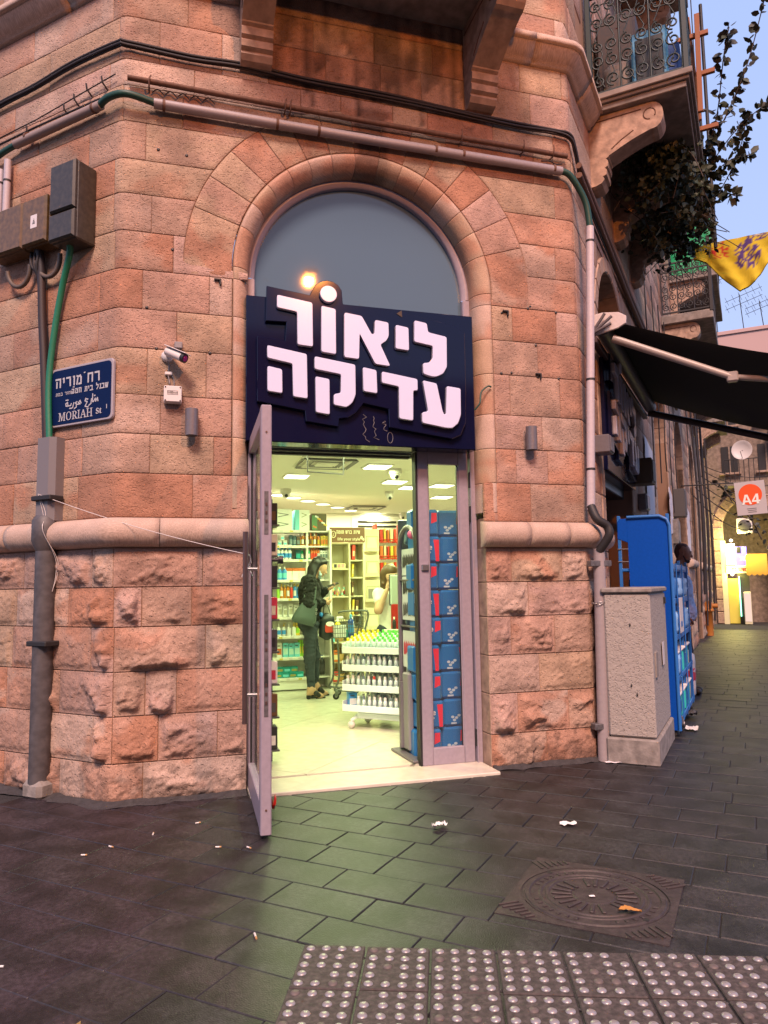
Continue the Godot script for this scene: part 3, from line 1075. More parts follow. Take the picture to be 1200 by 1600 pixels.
# ------------------------------------------------------------------ the doorway: frame, leaves, arched pane
func doorway() -> void:
	var dz := -0.2
	# arched pane and its frame
	var st := st_new()
	var poly := PackedVector2Array()
	for k in 33:
		var a := PI * k / 32.0
		poly.append(ARC + Vector2(cos(a), sin(a)) * 0.872)
	poly.append(Vector2(ARC.x - 0.872, 2.5))
	poly.append(Vector2(ARC.x + 0.872, 2.5))
	prism(st, poly, 0.012, xf(Vector3(0, 0, dz - 0.03)))
	obj("arched_pane", st, M.arch_glass, bld)
	st = st_new(true)
	var fp := []
	for k in 37:
		var a := PI * k / 36.0
		fp.append(a)
	for k in 36:
		for q in [[[0.925, -0.03], [0.925, 0.02]], [[0.925, 0.02], [0.905, 0.03]], [[0.905, 0.03], [0.89, 0.03]], [[0.89, 0.03], [0.878, 0.018]], [[0.878, 0.018], [0.862, 0.014]], [[0.862, 0.014], [0.86, -0.03]]]:
			var pp := func(a: float, e: Array) -> Vector3: return Vector3(ARC.x + cos(a) * e[0], ARC.y + sin(a) * e[0], dz + e[1])
			quad(st, pp.call(fp[k + 1], q[0]), pp.call(fp[k], q[0]), pp.call(fp[k], q[1]), pp.call(fp[k + 1], q[1]))
	st.set_smooth_group(-1)
	for s in [-1, 1]:
		box(st, xf(Vector3(ARC.x + s * 0.892, 3.12, dz)), Vector3(0.066, 1.3, 0.06), 0.008)
	obj("arch_frame", st, M.door_paint, bld)
	# posts and head of the door frame
	st = st_new()
	box(st, xf(Vector3(2.731, 1.24, dz)), Vector3(0.048, 2.50, 0.09), 0.005)
	box(st, xf(Vector3(2.712, 1.24, dz + 0.02)), Vector3(0.012, 2.50, 0.07), 0.003)
	box(st, xf(Vector3(0.932, 1.24, dz)), Vector3(0.05, 2.50, 0.09), 0.005)
	obj("door_post", st, M.door_paint, bld)
	st = st_new()
	box(st, xf(Vector3(1.83, 2.515, dz - 0.02)), Vector3(1.80, 0.05, 0.12), 0.004)
	for k in 3:
		box(st, xf(Vector3(1.60, 2.482 - 0.018 * k, dz - 0.05 - 0.05 * k)), Vector3(1.30, 0.014, 0.045), 0.003)
	box(st, xf(Vector3(1.83, 2.62, dz - 0.16)), Vector3(1.9, 0.34, 0.06))
	obj("door_head", st, M.dark_grey, bld)
	st = st_new()
	box(st, xf(Vector3(2.252, 1.24, dz - 0.02)), Vector3(0.016, 2.46, 0.085), 0.003)
	obj("rubber_seal", st, M.gasket, bld)
	# fixed right leaf: stiles, rails, pane
	var leaf := node("narrow_door_leaf", bld)
	leaf.position = Vector3(2.262, 0.02, dz)
	leaf_parts(leaf, 0.436, 2.455, 0.085, 0.13, 0.10, 0.05)
	for y in [2.25, 1.975, 0.21]:
		st = st_new()
		box(st, xf(Vector3(0.442, y - 0.02, 0.034)), Vector3(0.016, 0.13, 0.022), 0.004)
		obj("hinge", st, M.black_plastic, leaf)
	st = st_new()
	box(st, xf(Vector3(0.045, 1.525, 0.036)), Vector3(0.06, 0.045, 0.02), 0.004)
	obj("strike_plate", st, M.steel, leaf)
	# open left leaf, swung out past ninety degrees
	var big := node("open_door_leaf", bld)
	big.position = Vector3(0.948, 0.02, dz + 0.03)
	big.rotation.y = -atan2(1.19, -0.040)
	leaf_parts(big, 1.19, 2.465, 0.10, 0.16, 0.10, 0.062)
	# locks on its edge (the free end is x = 1.19)
	for q in [[2.02, 0.30], [1.28, 0.62], [0.98, 0.30]]:
		st = st_new()
		box(st, xf(Vector3(1.1905, q[0] - 0.2, 0.0)), Vector3(0.004, q[1] * 0.85, 0.024), 0.001)
		obj("lock_plate", st, M.galvanised, big)
		st = st_new()
		for j in 3:
			box(st, xf(Vector3(1.193, q[0] - 0.2 + (j - 1) * 0.05, 0.0)), Vector3(0.006, 0.02, 0.012), 0.001)
		obj("lock_bolt", st, M.bronze_steel, big)
	for q in [2.30, 0.14]:
		st = st_new()
		tube(st, [Vector3(1.188, q, 0), Vector3(1.194, q, 0)], 0.006, 8)
		obj("screw", st, M.rust, big)
	st = st_new(true)
	tube(st, [Vector3(1.16, 1.545, -0.03), Vector3(1.16, 1.545, -0.075)], 0.012, 10)
	tube(st, [Vector3(1.16, 1.545, -0.07), Vector3(1.16, 1.545, -0.10)], 0.024, 12)
	obj("inner_knob", st, M.black_plastic, big)
	var hd := node("pull_handle", big)
	obj("handle_bar", tubem([Vector3(0.90, 0.57, 0.10), Vector3(0.90, 1.73, 0.10)], 0.0165, 12), M.bronze_steel, hd)
	for y in [0.74, 1.50]:
		obj("standoff", tubem([Vector3(0.90, y, 0.028), Vector3(0.90, y, 0.10)], 0.011, 10), M.steel, hd)
	# threshold
	st = st_new()
	box(st, xf(Vector3(1.83, -0.004, -0.02)), Vector3(1.836, 0.052, 0.38), 0.006)
	obj("threshold", st, M.floor_tile, bld)
	# stray things of string tied to the handle
	var s3 := tag(obj("tied_string", string_mesh(), M.white_plastic), "thin white string tied round the door pull and drawn to the grey cable guard", "string")

func string_mesh() -> ArrayMesh:
	var st := st_new(true)
	var a := lw(0.62, 2.09, 0.12)
	var b := Vector3(0.828, 1.615, 0.66)
	tube(st, sag(a, b, 0.03), 0.0022, 4)
	for k in 5:
		var q := b + Vector3(rng.randf_range(-0.03, 0.06), rng.randf_range(-0.16, -0.04), rng.randf_range(-0.05, 0.05))
		tube(st, curve([b, b.lerp(q, 0.5) + Vector3(rng.randf_range(-0.03, 0.03), 0.02, 0), q], 4), 0.002, 4)
	for k in 2:
		var r := lw(0.56 + 0.02 * k, 0.0, 0.10)
		tube(st, curve([a, Vector3(r.x, 1.95 - 0.02 * k, r.z), lw(0.53, 1.82, 0.14), lw(0.50 + 0.02 * k, 1.60, 0.03), lw(0.53 + 0.012 * k, 1.40 - 0.05 * k, 0.05)], 6), 0.002, 4)
	return done(st)

# stiles, rails and pane of a leaf w wide, h high; x from the hinge, origin at the foot
func leaf_parts(leaf: Node3D, w: float, h: float, stile: float, low: float, top: float, th: float) -> void:
	for x in [stile / 2, w - stile / 2]:
		var st := st_new()
		box(st, xf(Vector3(x, h / 2, 0)), Vector3(stile, h, th), 0.006)
		box(st, xf(Vector3(x + (stile / 2 + 0.004) * (1.0 if x < w / 2 else -1.0), h / 2, 0)), Vector3(0.012, h - low - top, th * 0.6), 0.003)
		obj("stile", st, M.door_paint, leaf)
	for q in [[low / 2, low], [h - top / 2, top]]:
		var st := st_new()
		box(st, xf(Vector3(w / 2, q[0], 0)), Vector3(w - 2 * stile - 0.002, q[1], th - 0.008), 0.005)
		obj("rail", st, M.door_paint, leaf)
	var g := st_new()
	box(g, xf(Vector3(w / 2, (h + low - top) / 2, 0)), Vector3(w - 2 * stile - 0.002, h - low - top, 0.006))
	obj("pane", g, M.clear_glass, leaf)
	g = st_new()
	for s in [-1, 1]:
		box(g, xf(Vector3(w / 2 + s * (w / 2 - stile - 0.008), (h + low - top) / 2, 0)), Vector3(0.01, h - low - top - 0.004, 0.022), 0.002)
	obj("glazing_bead", g, M.gasket, leaf)

# ------------------------------------------------------------------ the shop sign
const LETTERS := {
	"resh": [Vector2(1.102, 3.548), Vector2(1.366, 3.512), Vector2(1.368, 3.174), Vector2(1.253, 3.182), Vector2(1.251, 3.430), Vector2(1.102, 3.450)],
	"vav": [Vector2(1.433, 3.496), Vector2(1.543, 3.480), Vector2(1.543, 3.130), Vector2(1.431, 3.141)],
	"alef": [Vector2(1.609, 3.459), Vector2(1.743, 3.444), Vector2(1.821, 3.307), Vector2(1.842, 3.315), Vector2(1.848, 3.423), Vector2(1.954, 3.411), Vector2(1.955, 3.306), Vector2(1.934, 3.267), Vector2(1.887, 3.233), Vector2(1.963, 3.071), Vector2(1.847, 3.080), Vector2(1.725, 3.308), Vector2(1.718, 3.108), Vector2(1.605, 3.116)],
	"yod": [Vector2(2.014, 3.400), Vector2(2.117, 3.386), Vector2(2.118, 3.203), Vector2(2.010, 3.211)],
	"lamed": [Vector2(2.166, 3.449), Vector2(2.267, 3.435), Vector2(2.278, 3.363), Vector2(2.431, 3.338), Vector2(2.427, 3.097), Vector2(2.394, 3.040), Vector2(2.340, 3.013), Vector2(2.301, 3.010), Vector2(2.231, 3.028), Vector2(2.230, 3.113), Vector2(2.281, 3.121), Vector2(2.310, 3.157), Vector2(2.313, 3.255), Vector2(2.162, 3.277)],
	"he_roof": [Vector2(1.030, 3.160), Vector2(1.322, 3.115), Vector2(1.326, 2.779), Vector2(1.220, 2.789), Vector2(1.215, 3.034), Vector2(1.032, 3.065)],
	"he_leg": [Vector2(1.032, 3.005), Vector2(1.139, 2.987), Vector2(1.141, 2.808), Vector2(1.033, 2.819)],
	"qof_roof": [Vector2(1.380, 3.103), Vector2(1.690, 3.061), Vector2(1.690, 2.831), Vector2(1.665, 2.769), Vector2(1.619, 2.730), Vector2(1.522, 2.744), Vector2(1.523, 2.825), Vector2(1.576, 2.837), Vector2(1.579, 2.979), Vector2(1.379, 3.006)],
	"qof_leg": [Vector2(1.385, 2.951), Vector2(1.491, 2.937), Vector2(1.491, 2.668), Vector2(1.387, 2.681)],
	"lower_yod": [Vector2(1.748, 3.047), Vector2(1.855, 3.030), Vector2(1.859, 2.850), Vector2(1.751, 2.861)],
	"dalet": [Vector2(1.897, 3.024), Vector2(2.182, 2.983), Vector2(2.182, 2.891), Vector2(2.146, 2.892), Vector2(2.141, 2.655), Vector2(2.030, 2.666), Vector2(2.031, 2.914), Vector2(1.895, 2.935)],
	"ayin": [Vector2(2.224, 2.977), Vector2(2.339, 2.959), Vector2(2.382, 2.743), Vector2(2.395, 2.716), Vector2(2.410, 2.723), Vector2(2.421, 2.944), Vector2(2.537, 2.932), Vector2(2.534, 2.721), Vector2(2.508, 2.652), Vector2(2.459, 2.612), Vector2(2.406, 2.612), Vector2(2.214, 2.642), Vector2(2.214, 2.725), Vector2(2.264, 2.734)]}
const RAISED := [Vector2(1.030, 3.621), Vector2(1.351, 3.582), Vector2(1.369, 3.621), Vector2(1.396, 3.665), Vector2(1.436, 3.696), Vector2(1.483, 3.711), Vector2(1.530, 3.706), Vector2(1.570, 3.683), Vector2(1.597, 3.645), Vector2(1.606, 3.537), Vector2(2.065, 3.518), Vector2(2.500, 3.451), Vector2(2.597, 3.397), Vector2(2.596, 2.991), Vector2(2.587, 2.671), Vector2(2.541, 2.567), Vector2(2.469, 2.534), Vector2(1.958, 2.603), Vector2(1.956, 2.744), Vector2(1.759, 2.778), Vector2(1.700, 2.701), Vector2(1.637, 2.661), Vector2(1.569, 2.650), Vector2(1.563, 2.588), Vector2(1.319, 2.618), Vector2(1.312, 2.696), Vector2(0.962, 2.748), Vector2(0.960, 3.232), Vector2(1.167, 3.216), Vector2(1.175, 3.358), Vector2(1.023, 3.354)]

# slightly rounded corners for a letter's outline
func softened(poly: PackedVector2Array, r: float) -> PackedVector2Array:
	var out := PackedVector2Array()
	var n := poly.size()
	for k in n:
		var p := poly[k]
		var a := poly[(k - 1 + n) % n] - p
		var b := poly[(k + 1) % n] - p
		var q := minf(r, minf(a.length(), b.length()) * 0.4)
		var s := p + a.normalized() * q
		var e := p + b.normalized() * q
		out.append(s)
		out.append((s + e) * 0.25 + p * 0.5)
		out.append(e)
	return out

func shop_sign() -> void:
	var s := thing("shop_sign", "navy shop sign with big raised white Hebrew letters over the door", "sign", Vector3(0, 0, 0))
	obj("board", prismm(rect(0.885, 2.462, 2.683, 3.553), 0.16, 0.006, xf(Vector3(0, 0, 0.03))), M.sign_navy, s)
	obj("raised_backing", prismm(PackedVector2Array(RAISED), 0.038, 0.004, xf(Vector3(0, 0, 0.07))), M.sign_navy, s)
	for k in LETTERS:
		var poly := softened(PackedVector2Array(LETTERS[k]), 0.014)
		var l := node("letter", s)
		obj("letter_side", prismm(poly, 0.028, 0.0, xf(Vector3(0, 0, 0.0985))), M.sign_letter_side, l)
		obj("letter_face", prismm(poly, 0.004, 0.0035, xf(Vector3(0, 0, 0.103))), M.sign_letter_face, l)
	var d := disc(Vector2(1.489, 3.592), 0.064, 0.064, 28)
	var dl := node("letter_dot", s)
	obj("letter_side", prismm(d, 0.028, 0.0, xf(Vector3(0, 0, 0.0985))), M.sign_letter_side, dl)
	obj("letter_face", prismm(d, 0.004, 0.0035, xf(Vector3(0, 0, 0.103))), M.sign_letter_face, dl)
	var st := st_new(true)                      # glue left where small letters came off
	for q in [[1.775, 2.70, 2.49], [1.855, 2.69, 2.51], [1.925, 2.66, 2.58]]:
		var pts := []
		for k in 12:
			pts.append(Vector3(q[0] + rng.randf_range(-0.018, 0.018) + (0.02 if k == 11 else 0.0), lerpf(q[1], q[2], k / 11.0), 0.0325))
		tube(st, pts, 0.0022, 4)
	var p2 := []
	for k in 14:
		p2.append(Vector3(1.975 + 0.022 * cos(TAU * k / 12.0), 2.53 + 0.042 * sin(TAU * k / 12.0), 0.0325))
	tube(st, p2, 0.002, 4)
	obj("glue_trace", st, M.mid_grey, s)
	st = st_new()
	prism(st, PackedVector2Array([Vector2(2.03, 3.50), Vector2(2.075, 3.475), Vector2(2.072, 3.53)]), 0.004, xf(Vector3(0, 0, 0.0745)))
	obj("torn_film", st, M.black_plastic, s)

# ------------------------------------------------------------------ fixtures on the front and on the left wall
func lbasis() -> Basis:
	return Basis(-DL, Vector3.UP, NL)           # x towards the corner, z out of the left wall

func bolts(st: SurfaceTool, pts: Array, r: float, t: Transform3D) -> void:
	for p in pts:
		lathe(st, [Vector2(0, 0.006), Vector2(r, 0.004), Vector2(r, -0.004), Vector2(0, -0.004)], 8, t * Transform3D(Basis(Vector3.RIGHT, PI / 2), p))

func meter(called: String, label: String, t0: float, t1: float, y0: float, y1: float, depth: float, front: StandardMaterial3D, side: StandardMaterial3D, div: Array) -> void:
	var w := t1 - t0
	var o := thing(called, label, "meter box", lw((t0 + t1) / 2, y0, 0.0))
	o.basis = lbasis()
	var h := y1 - y0
	obj("case", boxm(Vector3(w, h, depth), 0.01, Vector3(0, h / 2, depth / 2)), side, o)
	var cuts := [0.0] + div + [h]
	for k in cuts.size() - 1:
		var a: float = cuts[k] + 0.006
		var b: float = cuts[k + 1] - 0.006
		var st := st_new()
		prism(st, rect(-w / 2, a, w / 2, b), 0.03, xf(Vector3(0, 0, depth + 0.032)), 0.014)
		obj("cover", st, front, o)
		st = st_new(true)
		bolts(st, [Vector3(-w / 2 + 0.02, a + 0.02, depth + 0.024), Vector3(w / 2 - 0.02, a + 0.02, depth + 0.024), Vector3(-w / 2 + 0.02, b - 0.02, depth + 0.024), Vector3(w / 2 - 0.02, b - 0.02, depth + 0.024)], 0.011, Transform3D.IDENTITY)
		obj("cover_screw", st, M.black_plastic, o)

func fixtures() -> void:
	meter("meter_box", "tall smoked grey meter box, highest of the boxes on the left wall", 0.245, 0.50, 3.885, 4.47, 0.17, M.meter_box, M.meter_box, [0.215])
	meter("meter_box", "brown meter box tinted by painted lamp glow, with a white label, beside the tall box", 0.60, 0.86, 3.955, 4.325, 0.12, M.meter_glow_tint, M.meter_glow_tint, [])
	meter("meter_box", "meter box tinted amber by painted lamp glow at the left edge of the picture", 0.865, 1.26, 3.955, 4.325, 0.12, M.meter_glow_tint, M.meter_glow_tint, [])
	var st := st_new()
	var lb := Transform3D(lbasis(), lw(0.725, 4.13, 0.153))
	prism(st, rect(-0.035, -0.05, 0.035, 0.05), 0.002, lb)
	var lab := tag(obj("paper_label", st, M.white_plastic), "small white paper label stuck on the brown meter box", "label")
	st = st_new()
	for k in 4:
		prism(st, rect(-0.012 + 0.004 * k, -0.02 + 0.011 * k, 0.015 - 0.003 * k, -0.014 + 0.011 * k), 0.001, lb * xf(Vector3(0, 0, 0.0015)))
	obj("print", st, M.dark_grey, lab).transform = Transform3D.IDENTITY
	# conduits under the boxes
	tag(obj("black_conduit", tubem(curve([lw(0.80, 3.99, 0.09), lw(0.772, 3.91, 0.05), lw(0.735, 3.42, 0.045), lw(0.70, 3.10, 0.045), lw(0.635, 2.45, 0.05)], 8), 0.03, 10), M.brown_pipe), "dark brown cable pipe running from the meter boxes down the left wall", "pipe")
	tag(obj("green_conduit", tubem(curve([lw(0.39, 3.92, 0.12), lw(0.415, 3.85, 0.08), lw(0.53, 3.615, 0.045), lw(0.605, 3.29, 0.04), lw(0.640, 2.91, 0.045), lw(0.60, 2.46, 0.055)], 8), 0.023, 12), M.green_hose), "green corrugated hose hanging from the tall meter box", "hose")
	st = st_new(true)
	for q in [[0.99, 3.86, 0.12], [0.66, 3.87, 0.13]]:
		var pts := []
		for k in 15:
			var a := PI + PI * k / 14.0
			pts.append(lw(q[0] - 0.13 * cos(a), q[1] + 0.14 * sin(a), 0.07 + 0.02 * sin(a)))
		tube(st, pts, 0.017, 9)
	tag(obj("looped_conduit", st, paint("grey_brown", 0.10, 0.075, 0.06, 0.6)), "grey cable loops drooping beneath the amber and brown meter boxes", "conduit")
	st = st_new(true)
	for k in 3:
		tube(st, curve([lw(0.86 - 0.05 * k, 3.97, 0.06), lw(0.83 - 0.03 * k, 3.84, 0.08), lw(0.78, 3.78 - 0.03 * k, 0.05)], 6), 0.012, 7)
	tag(obj("cable_tangle", st, M.black_cable), "short black cables tangled under the brown meter box", "cable")
	for k in 2:
		var o := thing("white_pipe", ["left one of two thin white pipes above amber meter box", "right one of two thin white pipes above amber meter box"][k], "pipe", Vector3.ZERO, 0, "white pipes above the meter boxes")
		var t: float = [1.275, 1.195][k]
		obj("tube", tubem([lw(t, 4.30, 0.05), lw(t, 4.80 - 0.06 * (1 - k), 0.05)], 0.027, 12), M.pale_pipe, o)
		obj("clip", tubem([lw(t, 4.62, 0.05), lw(t, 4.635, 0.05)], 0.03, 12), M.black_rubber, o)
	# cable guard
	var g := thing("cable_guard", "dark grey metal cable guard standing on the pavement by the left wall", "cable guard", lw(0.605, 0, 0))
	g.basis = lbasis()
	st = st_new(true)
	tube(st, [Vector3(0, 0.01, 0.05), Vector3(0, 1.70, 0.05)], 0.072, 14)
	tube(st, [Vector3(0, 1.69, 0.05), Vector3(0, 1.76, 0.055), Vector3(0, 1.90, 0.055), Vector3(0, 1.92, 0.05)], [0.072, 0.098, 0.098, 0.08], 14)
	obj("lower_tube", st, M.guard_metal, g)
	st = st_new()
	prism(st, PackedVector2Array([Vector2(-0.10, 0), Vector2(0.10, 0), Vector2(0.10, 0.07), Vector2(0.06, 0.10), Vector2(-0.06, 0.10), Vector2(-0.10, 0.07)]), 0.60, Transform3D(Basis(Vector3.RIGHT, Vector3(0, 0, 1), Vector3(0, 1, 0)), Vector3(0, 2.50, 0.0)), 0.0)
	obj("upper_box", st, paint("guard_light", 0.16, 0.145, 0.15, 0.5), g)
	for y in [1.04, 2.06]:
		st = st_new()
		box(st, xf(Vector3(0.02, y, 0.07)), Vector3(0.20, 0.036, 0.12), 0.006)
		obj("clamp", st, M.black_rubber, g)
	st = st_new()
	box(st, xf(Vector3(0, 0.05, 0.05)), Vector3(0.19, 0.13, 0.15), 0.03)
	obj("foot", st, M.concrete_plain, g)
	street_sign()
	# camera, junction box, wall lamps
	var c := thing("security_camera", "white bullet security camera aimed down towards the shop door", "camera", Vector3(0.335, 3.05, 0))
	obj("mount_plate", lathem([Vector2(0, 0.03), Vector2(0.035, 0.03), Vector2(0.042, 0.015), Vector2(0.042, 0), Vector2(0, 0)], 18), M.white_plastic, c).rotation.x = PI / 2
	obj("arm", tubem(curve([Vector3(0, 0, 0.02), Vector3(0.01, 0.005, 0.06), Vector3(0.035, 0.0, 0.085)], 5), 0.014, 10), M.white_plastic, c)
	var body := node("housing", c, Vector3(0.03, 0.0, 0.09))
	body.transform = Transform3D(Basis.looking_at(Vector3(0.78, -0.45, 0.55), Vector3.UP), Vector3(0.02, 0.005, 0.09))
	obj("barrel", tubem([Vector3(0, 0, 0.03), Vector3(0, 0, -0.11)], 0.031, 16), M.white_plastic, body)
	obj("lens_hood", tubem([Vector3(0, 0, -0.11), Vector3(0, 0, -0.135)], 0.034, 16), M.black_plastic, body)
	obj("lens", tubem([Vector3(0, 0, -0.135), Vector3(0, 0, -0.137)], 0.022, 14), paint("lens_pink", 0.30, 0.04, 0.22, 0.15), body)
	st = st_new()
	box(st, xf(Vector3(0, 0.034, -0.05)), Vector3(0.075, 0.006, 0.19), 0.002)
	obj("visor", st, M.white_plastic, body)
	obj("cable_clip", boxm(Vector3(0.055, 0.05, 0.03), 0.006, Vector3(0.075, 0.085, 0.015)), M.mid_grey, c)
	obj("wire", tubem(curve([Vector3(0.0, -0.02, 0.02), Vector3(0.012, -0.07, 0.012), Vector3(0.008, -0.13, 0.012), Vector3(0.02, -0.2, 0.02)], 5), 0.006, 6), M.galvanised, c)
	obj("wire", tubem(curve([Vector3(0.02, -0.12, 0.012), Vector3(0.045, -0.16, 0.012), Vector3(0.05, -0.21, 0.02)], 5), 0.005, 6), M.galvanised, c)
	obj("wire_clip", boxm(Vector3(0.05, 0.024, 0.024), 0.005, Vector3(0.01, -0.125, 0.012)), M.white_plastic, c)
	var j := thing("junction_box", "small square white junction box below the security camera", "junction box", Vector3(0.376, 2.765, 0))
	obj("case", boxm(Vector3(0.122, 0.115, 0.05), 0.008, Vector3(0, 0, 0.025)), M.white_plastic, j)
	obj("lid", prismm(round_rect(-0.06, -0.057, 0.06, 0.057, 0.01), 0.014, 0.004, xf(Vector3(0, 0.003, 0.066))), M.white_plastic, j)
	st = st_new()
	for k in 9:
		var hh := rng.randf_range(0.008, 0.016)
		prism(st, rect(-0.037 + 0.0082 * k, 0.006 - hh * 0.2, -0.0315 + 0.0082 * k, 0.006 + hh), 0.001, xf(Vector3(0, 0, 0.067)))
	prism(st, rect(-0.038, 0.022, 0.036, 0.025), 0.001, xf(Vector3(0, 0, 0.067)))
	prism(st, rect(-0.038, -0.004, 0.036, -0.001), 0.001, xf(Vector3(0, 0, 0.067)))
	obj("print", st, M.dark_grey, j)
	st = st_new(true)
	bolts(st, [Vector3(-0.05, 0.05, 0.066), Vector3(0.05, 0.05, 0.066), Vector3(-0.05, -0.044, 0.066), Vector3(0.05, -0.044, 0.066)], 0.005, Transform3D.IDENTITY)
	obj("lid_screw", st, M.dark_grey, j)
	for q in [[0.506, "left of the shop door under the junction box"], [3.157, "right of the shop door near the drainpipe"]]:
		var l := thing("wall_lamp", "unlit grey cylinder wall lamp " + q[1], "wall lamp", Vector3(q[0], 2.475, 0), 0, "cylinder lamps either side of the shop door")
		obj("back_plate", boxm(Vector3(0.05, 0.10, 0.03), 0.004, Vector3(0, 0.09, 0.015)), M.lamp_grey, l)
		obj("shade", tubem([Vector3(0, 0, 0.065), Vector3(0, 0.19, 0.065)], 0.045, 24), M.lamp_grey, l)
		obj("lower_glass", tubem([Vector3(0, -0.003, 0.065), Vector3(0, 0.001, 0.065)], 0.038, 20), M.dark_grey, l)
	pipes()

# strokes of letters on a flat sign: polylines in a 0..1 box, thickened
func strokes(st: SurfaceTool, lines: Array, at: Vector2, w: float, h: float, th: float, t: Transform3D) -> void:
	for ln in lines:
		for k in ln.size() - 1:
			var a: Vector2 = at + ln[k] * Vector2(w, h)
			var b: Vector2 = at + ln[k + 1] * Vector2(w, h)
			var d := (b - a).normalized()
			var s := Vector2(-d.y, d.x) * th * 0.5
			var e := d * th * 0.45
			prism(st, PackedVector2Array([a - e - s, b + e - s, b + e + s, a - e + s]), 0.0012, t * xf(Vector3(0, 0, 0.0001 * k)), 0.0, false)

const HEB := {
	"resh": [[Vector2(0.1, 0.95), Vector2(0.8, 0.95), Vector2(0.85, 0.0)]],
	"het": [[Vector2(0.1, 0.0), Vector2(0.1, 0.95), Vector2(0.9, 0.95), Vector2(0.9, 0.0)]],
	"mem": [[Vector2(0.1, 0.0), Vector2(0.3, 0.9), Vector2(0.1, 0.95)], [Vector2(0.3, 0.8), Vector2(0.7, 0.95), Vector2(0.9, 0.7), Vector2(0.9, 0.0), Vector2(0.5, 0.0)]],
	"vav": [[Vector2(0.3, 0.95), Vector2(0.6, 0.95), Vector2(0.6, 0.0)]],
	"yod": [[Vector2(0.3, 0.95), Vector2(0.6, 0.95), Vector2(0.6, 0.5)]],
	"he": [[Vector2(0.0, 0.95), Vector2(0.9, 0.95), Vector2(0.9, 0.0)], [Vector2(0.2, 0.62), Vector2(0.2, 0.0)]],
	"shin": [[Vector2(0.0, 0.95), Vector2(0.2, 0.0), Vector2(0.8, 0.0), Vector2(1.0, 0.95)], [Vector2(0.5, 0.95), Vector2(0.5, 0.3), Vector2(0.2, 0.1)]],
	"bet": [[Vector2(0.1, 0.95), Vector2(0.8, 0.95), Vector2(0.8, 0.0)], [Vector2(0.0, 0.0), Vector2(1.0, 0.0)]],
	"tav": [[Vector2(0.2, 0.95), Vector2(0.9, 0.95), Vector2(0.9, 0.0)], [Vector2(0.3, 0.95), Vector2(0.3, 0.0), Vector2(0.1, 0.0)]],
	"lamed": [[Vector2(0.2, 1.3), Vector2(0.2, 0.9), Vector2(0.85, 0.9), Vector2(0.8, 0.4), Vector2(0.4, 0.0)]],
	"nun": [[Vector2(0.4, 0.95), Vector2(0.7, 0.95), Vector2(0.7, 0.0), Vector2(0.2, 0.0)]],
	"kaf": [[Vector2(0.1, 0.95), Vector2(0.8, 0.9), Vector2(0.8, 0.05), Vector2(0.1, 0.0)]]}

func hebrew(st: SurfaceTool, word: Array, right_x: float, y: float, w: float, h: float, th: float, t: Transform3D) -> float:
	var x := right_x
	for l in word:
		if l == " ":
			x -= w * 0.7
			continue
		var ww: float = w * (0.55 if l in ["vav", "yod", "nun"] else 1.0)
		strokes(st, HEB[l], Vector2(x - ww, y), ww * 0.8, h, th, t)
		x -= ww * 1.08
	return x

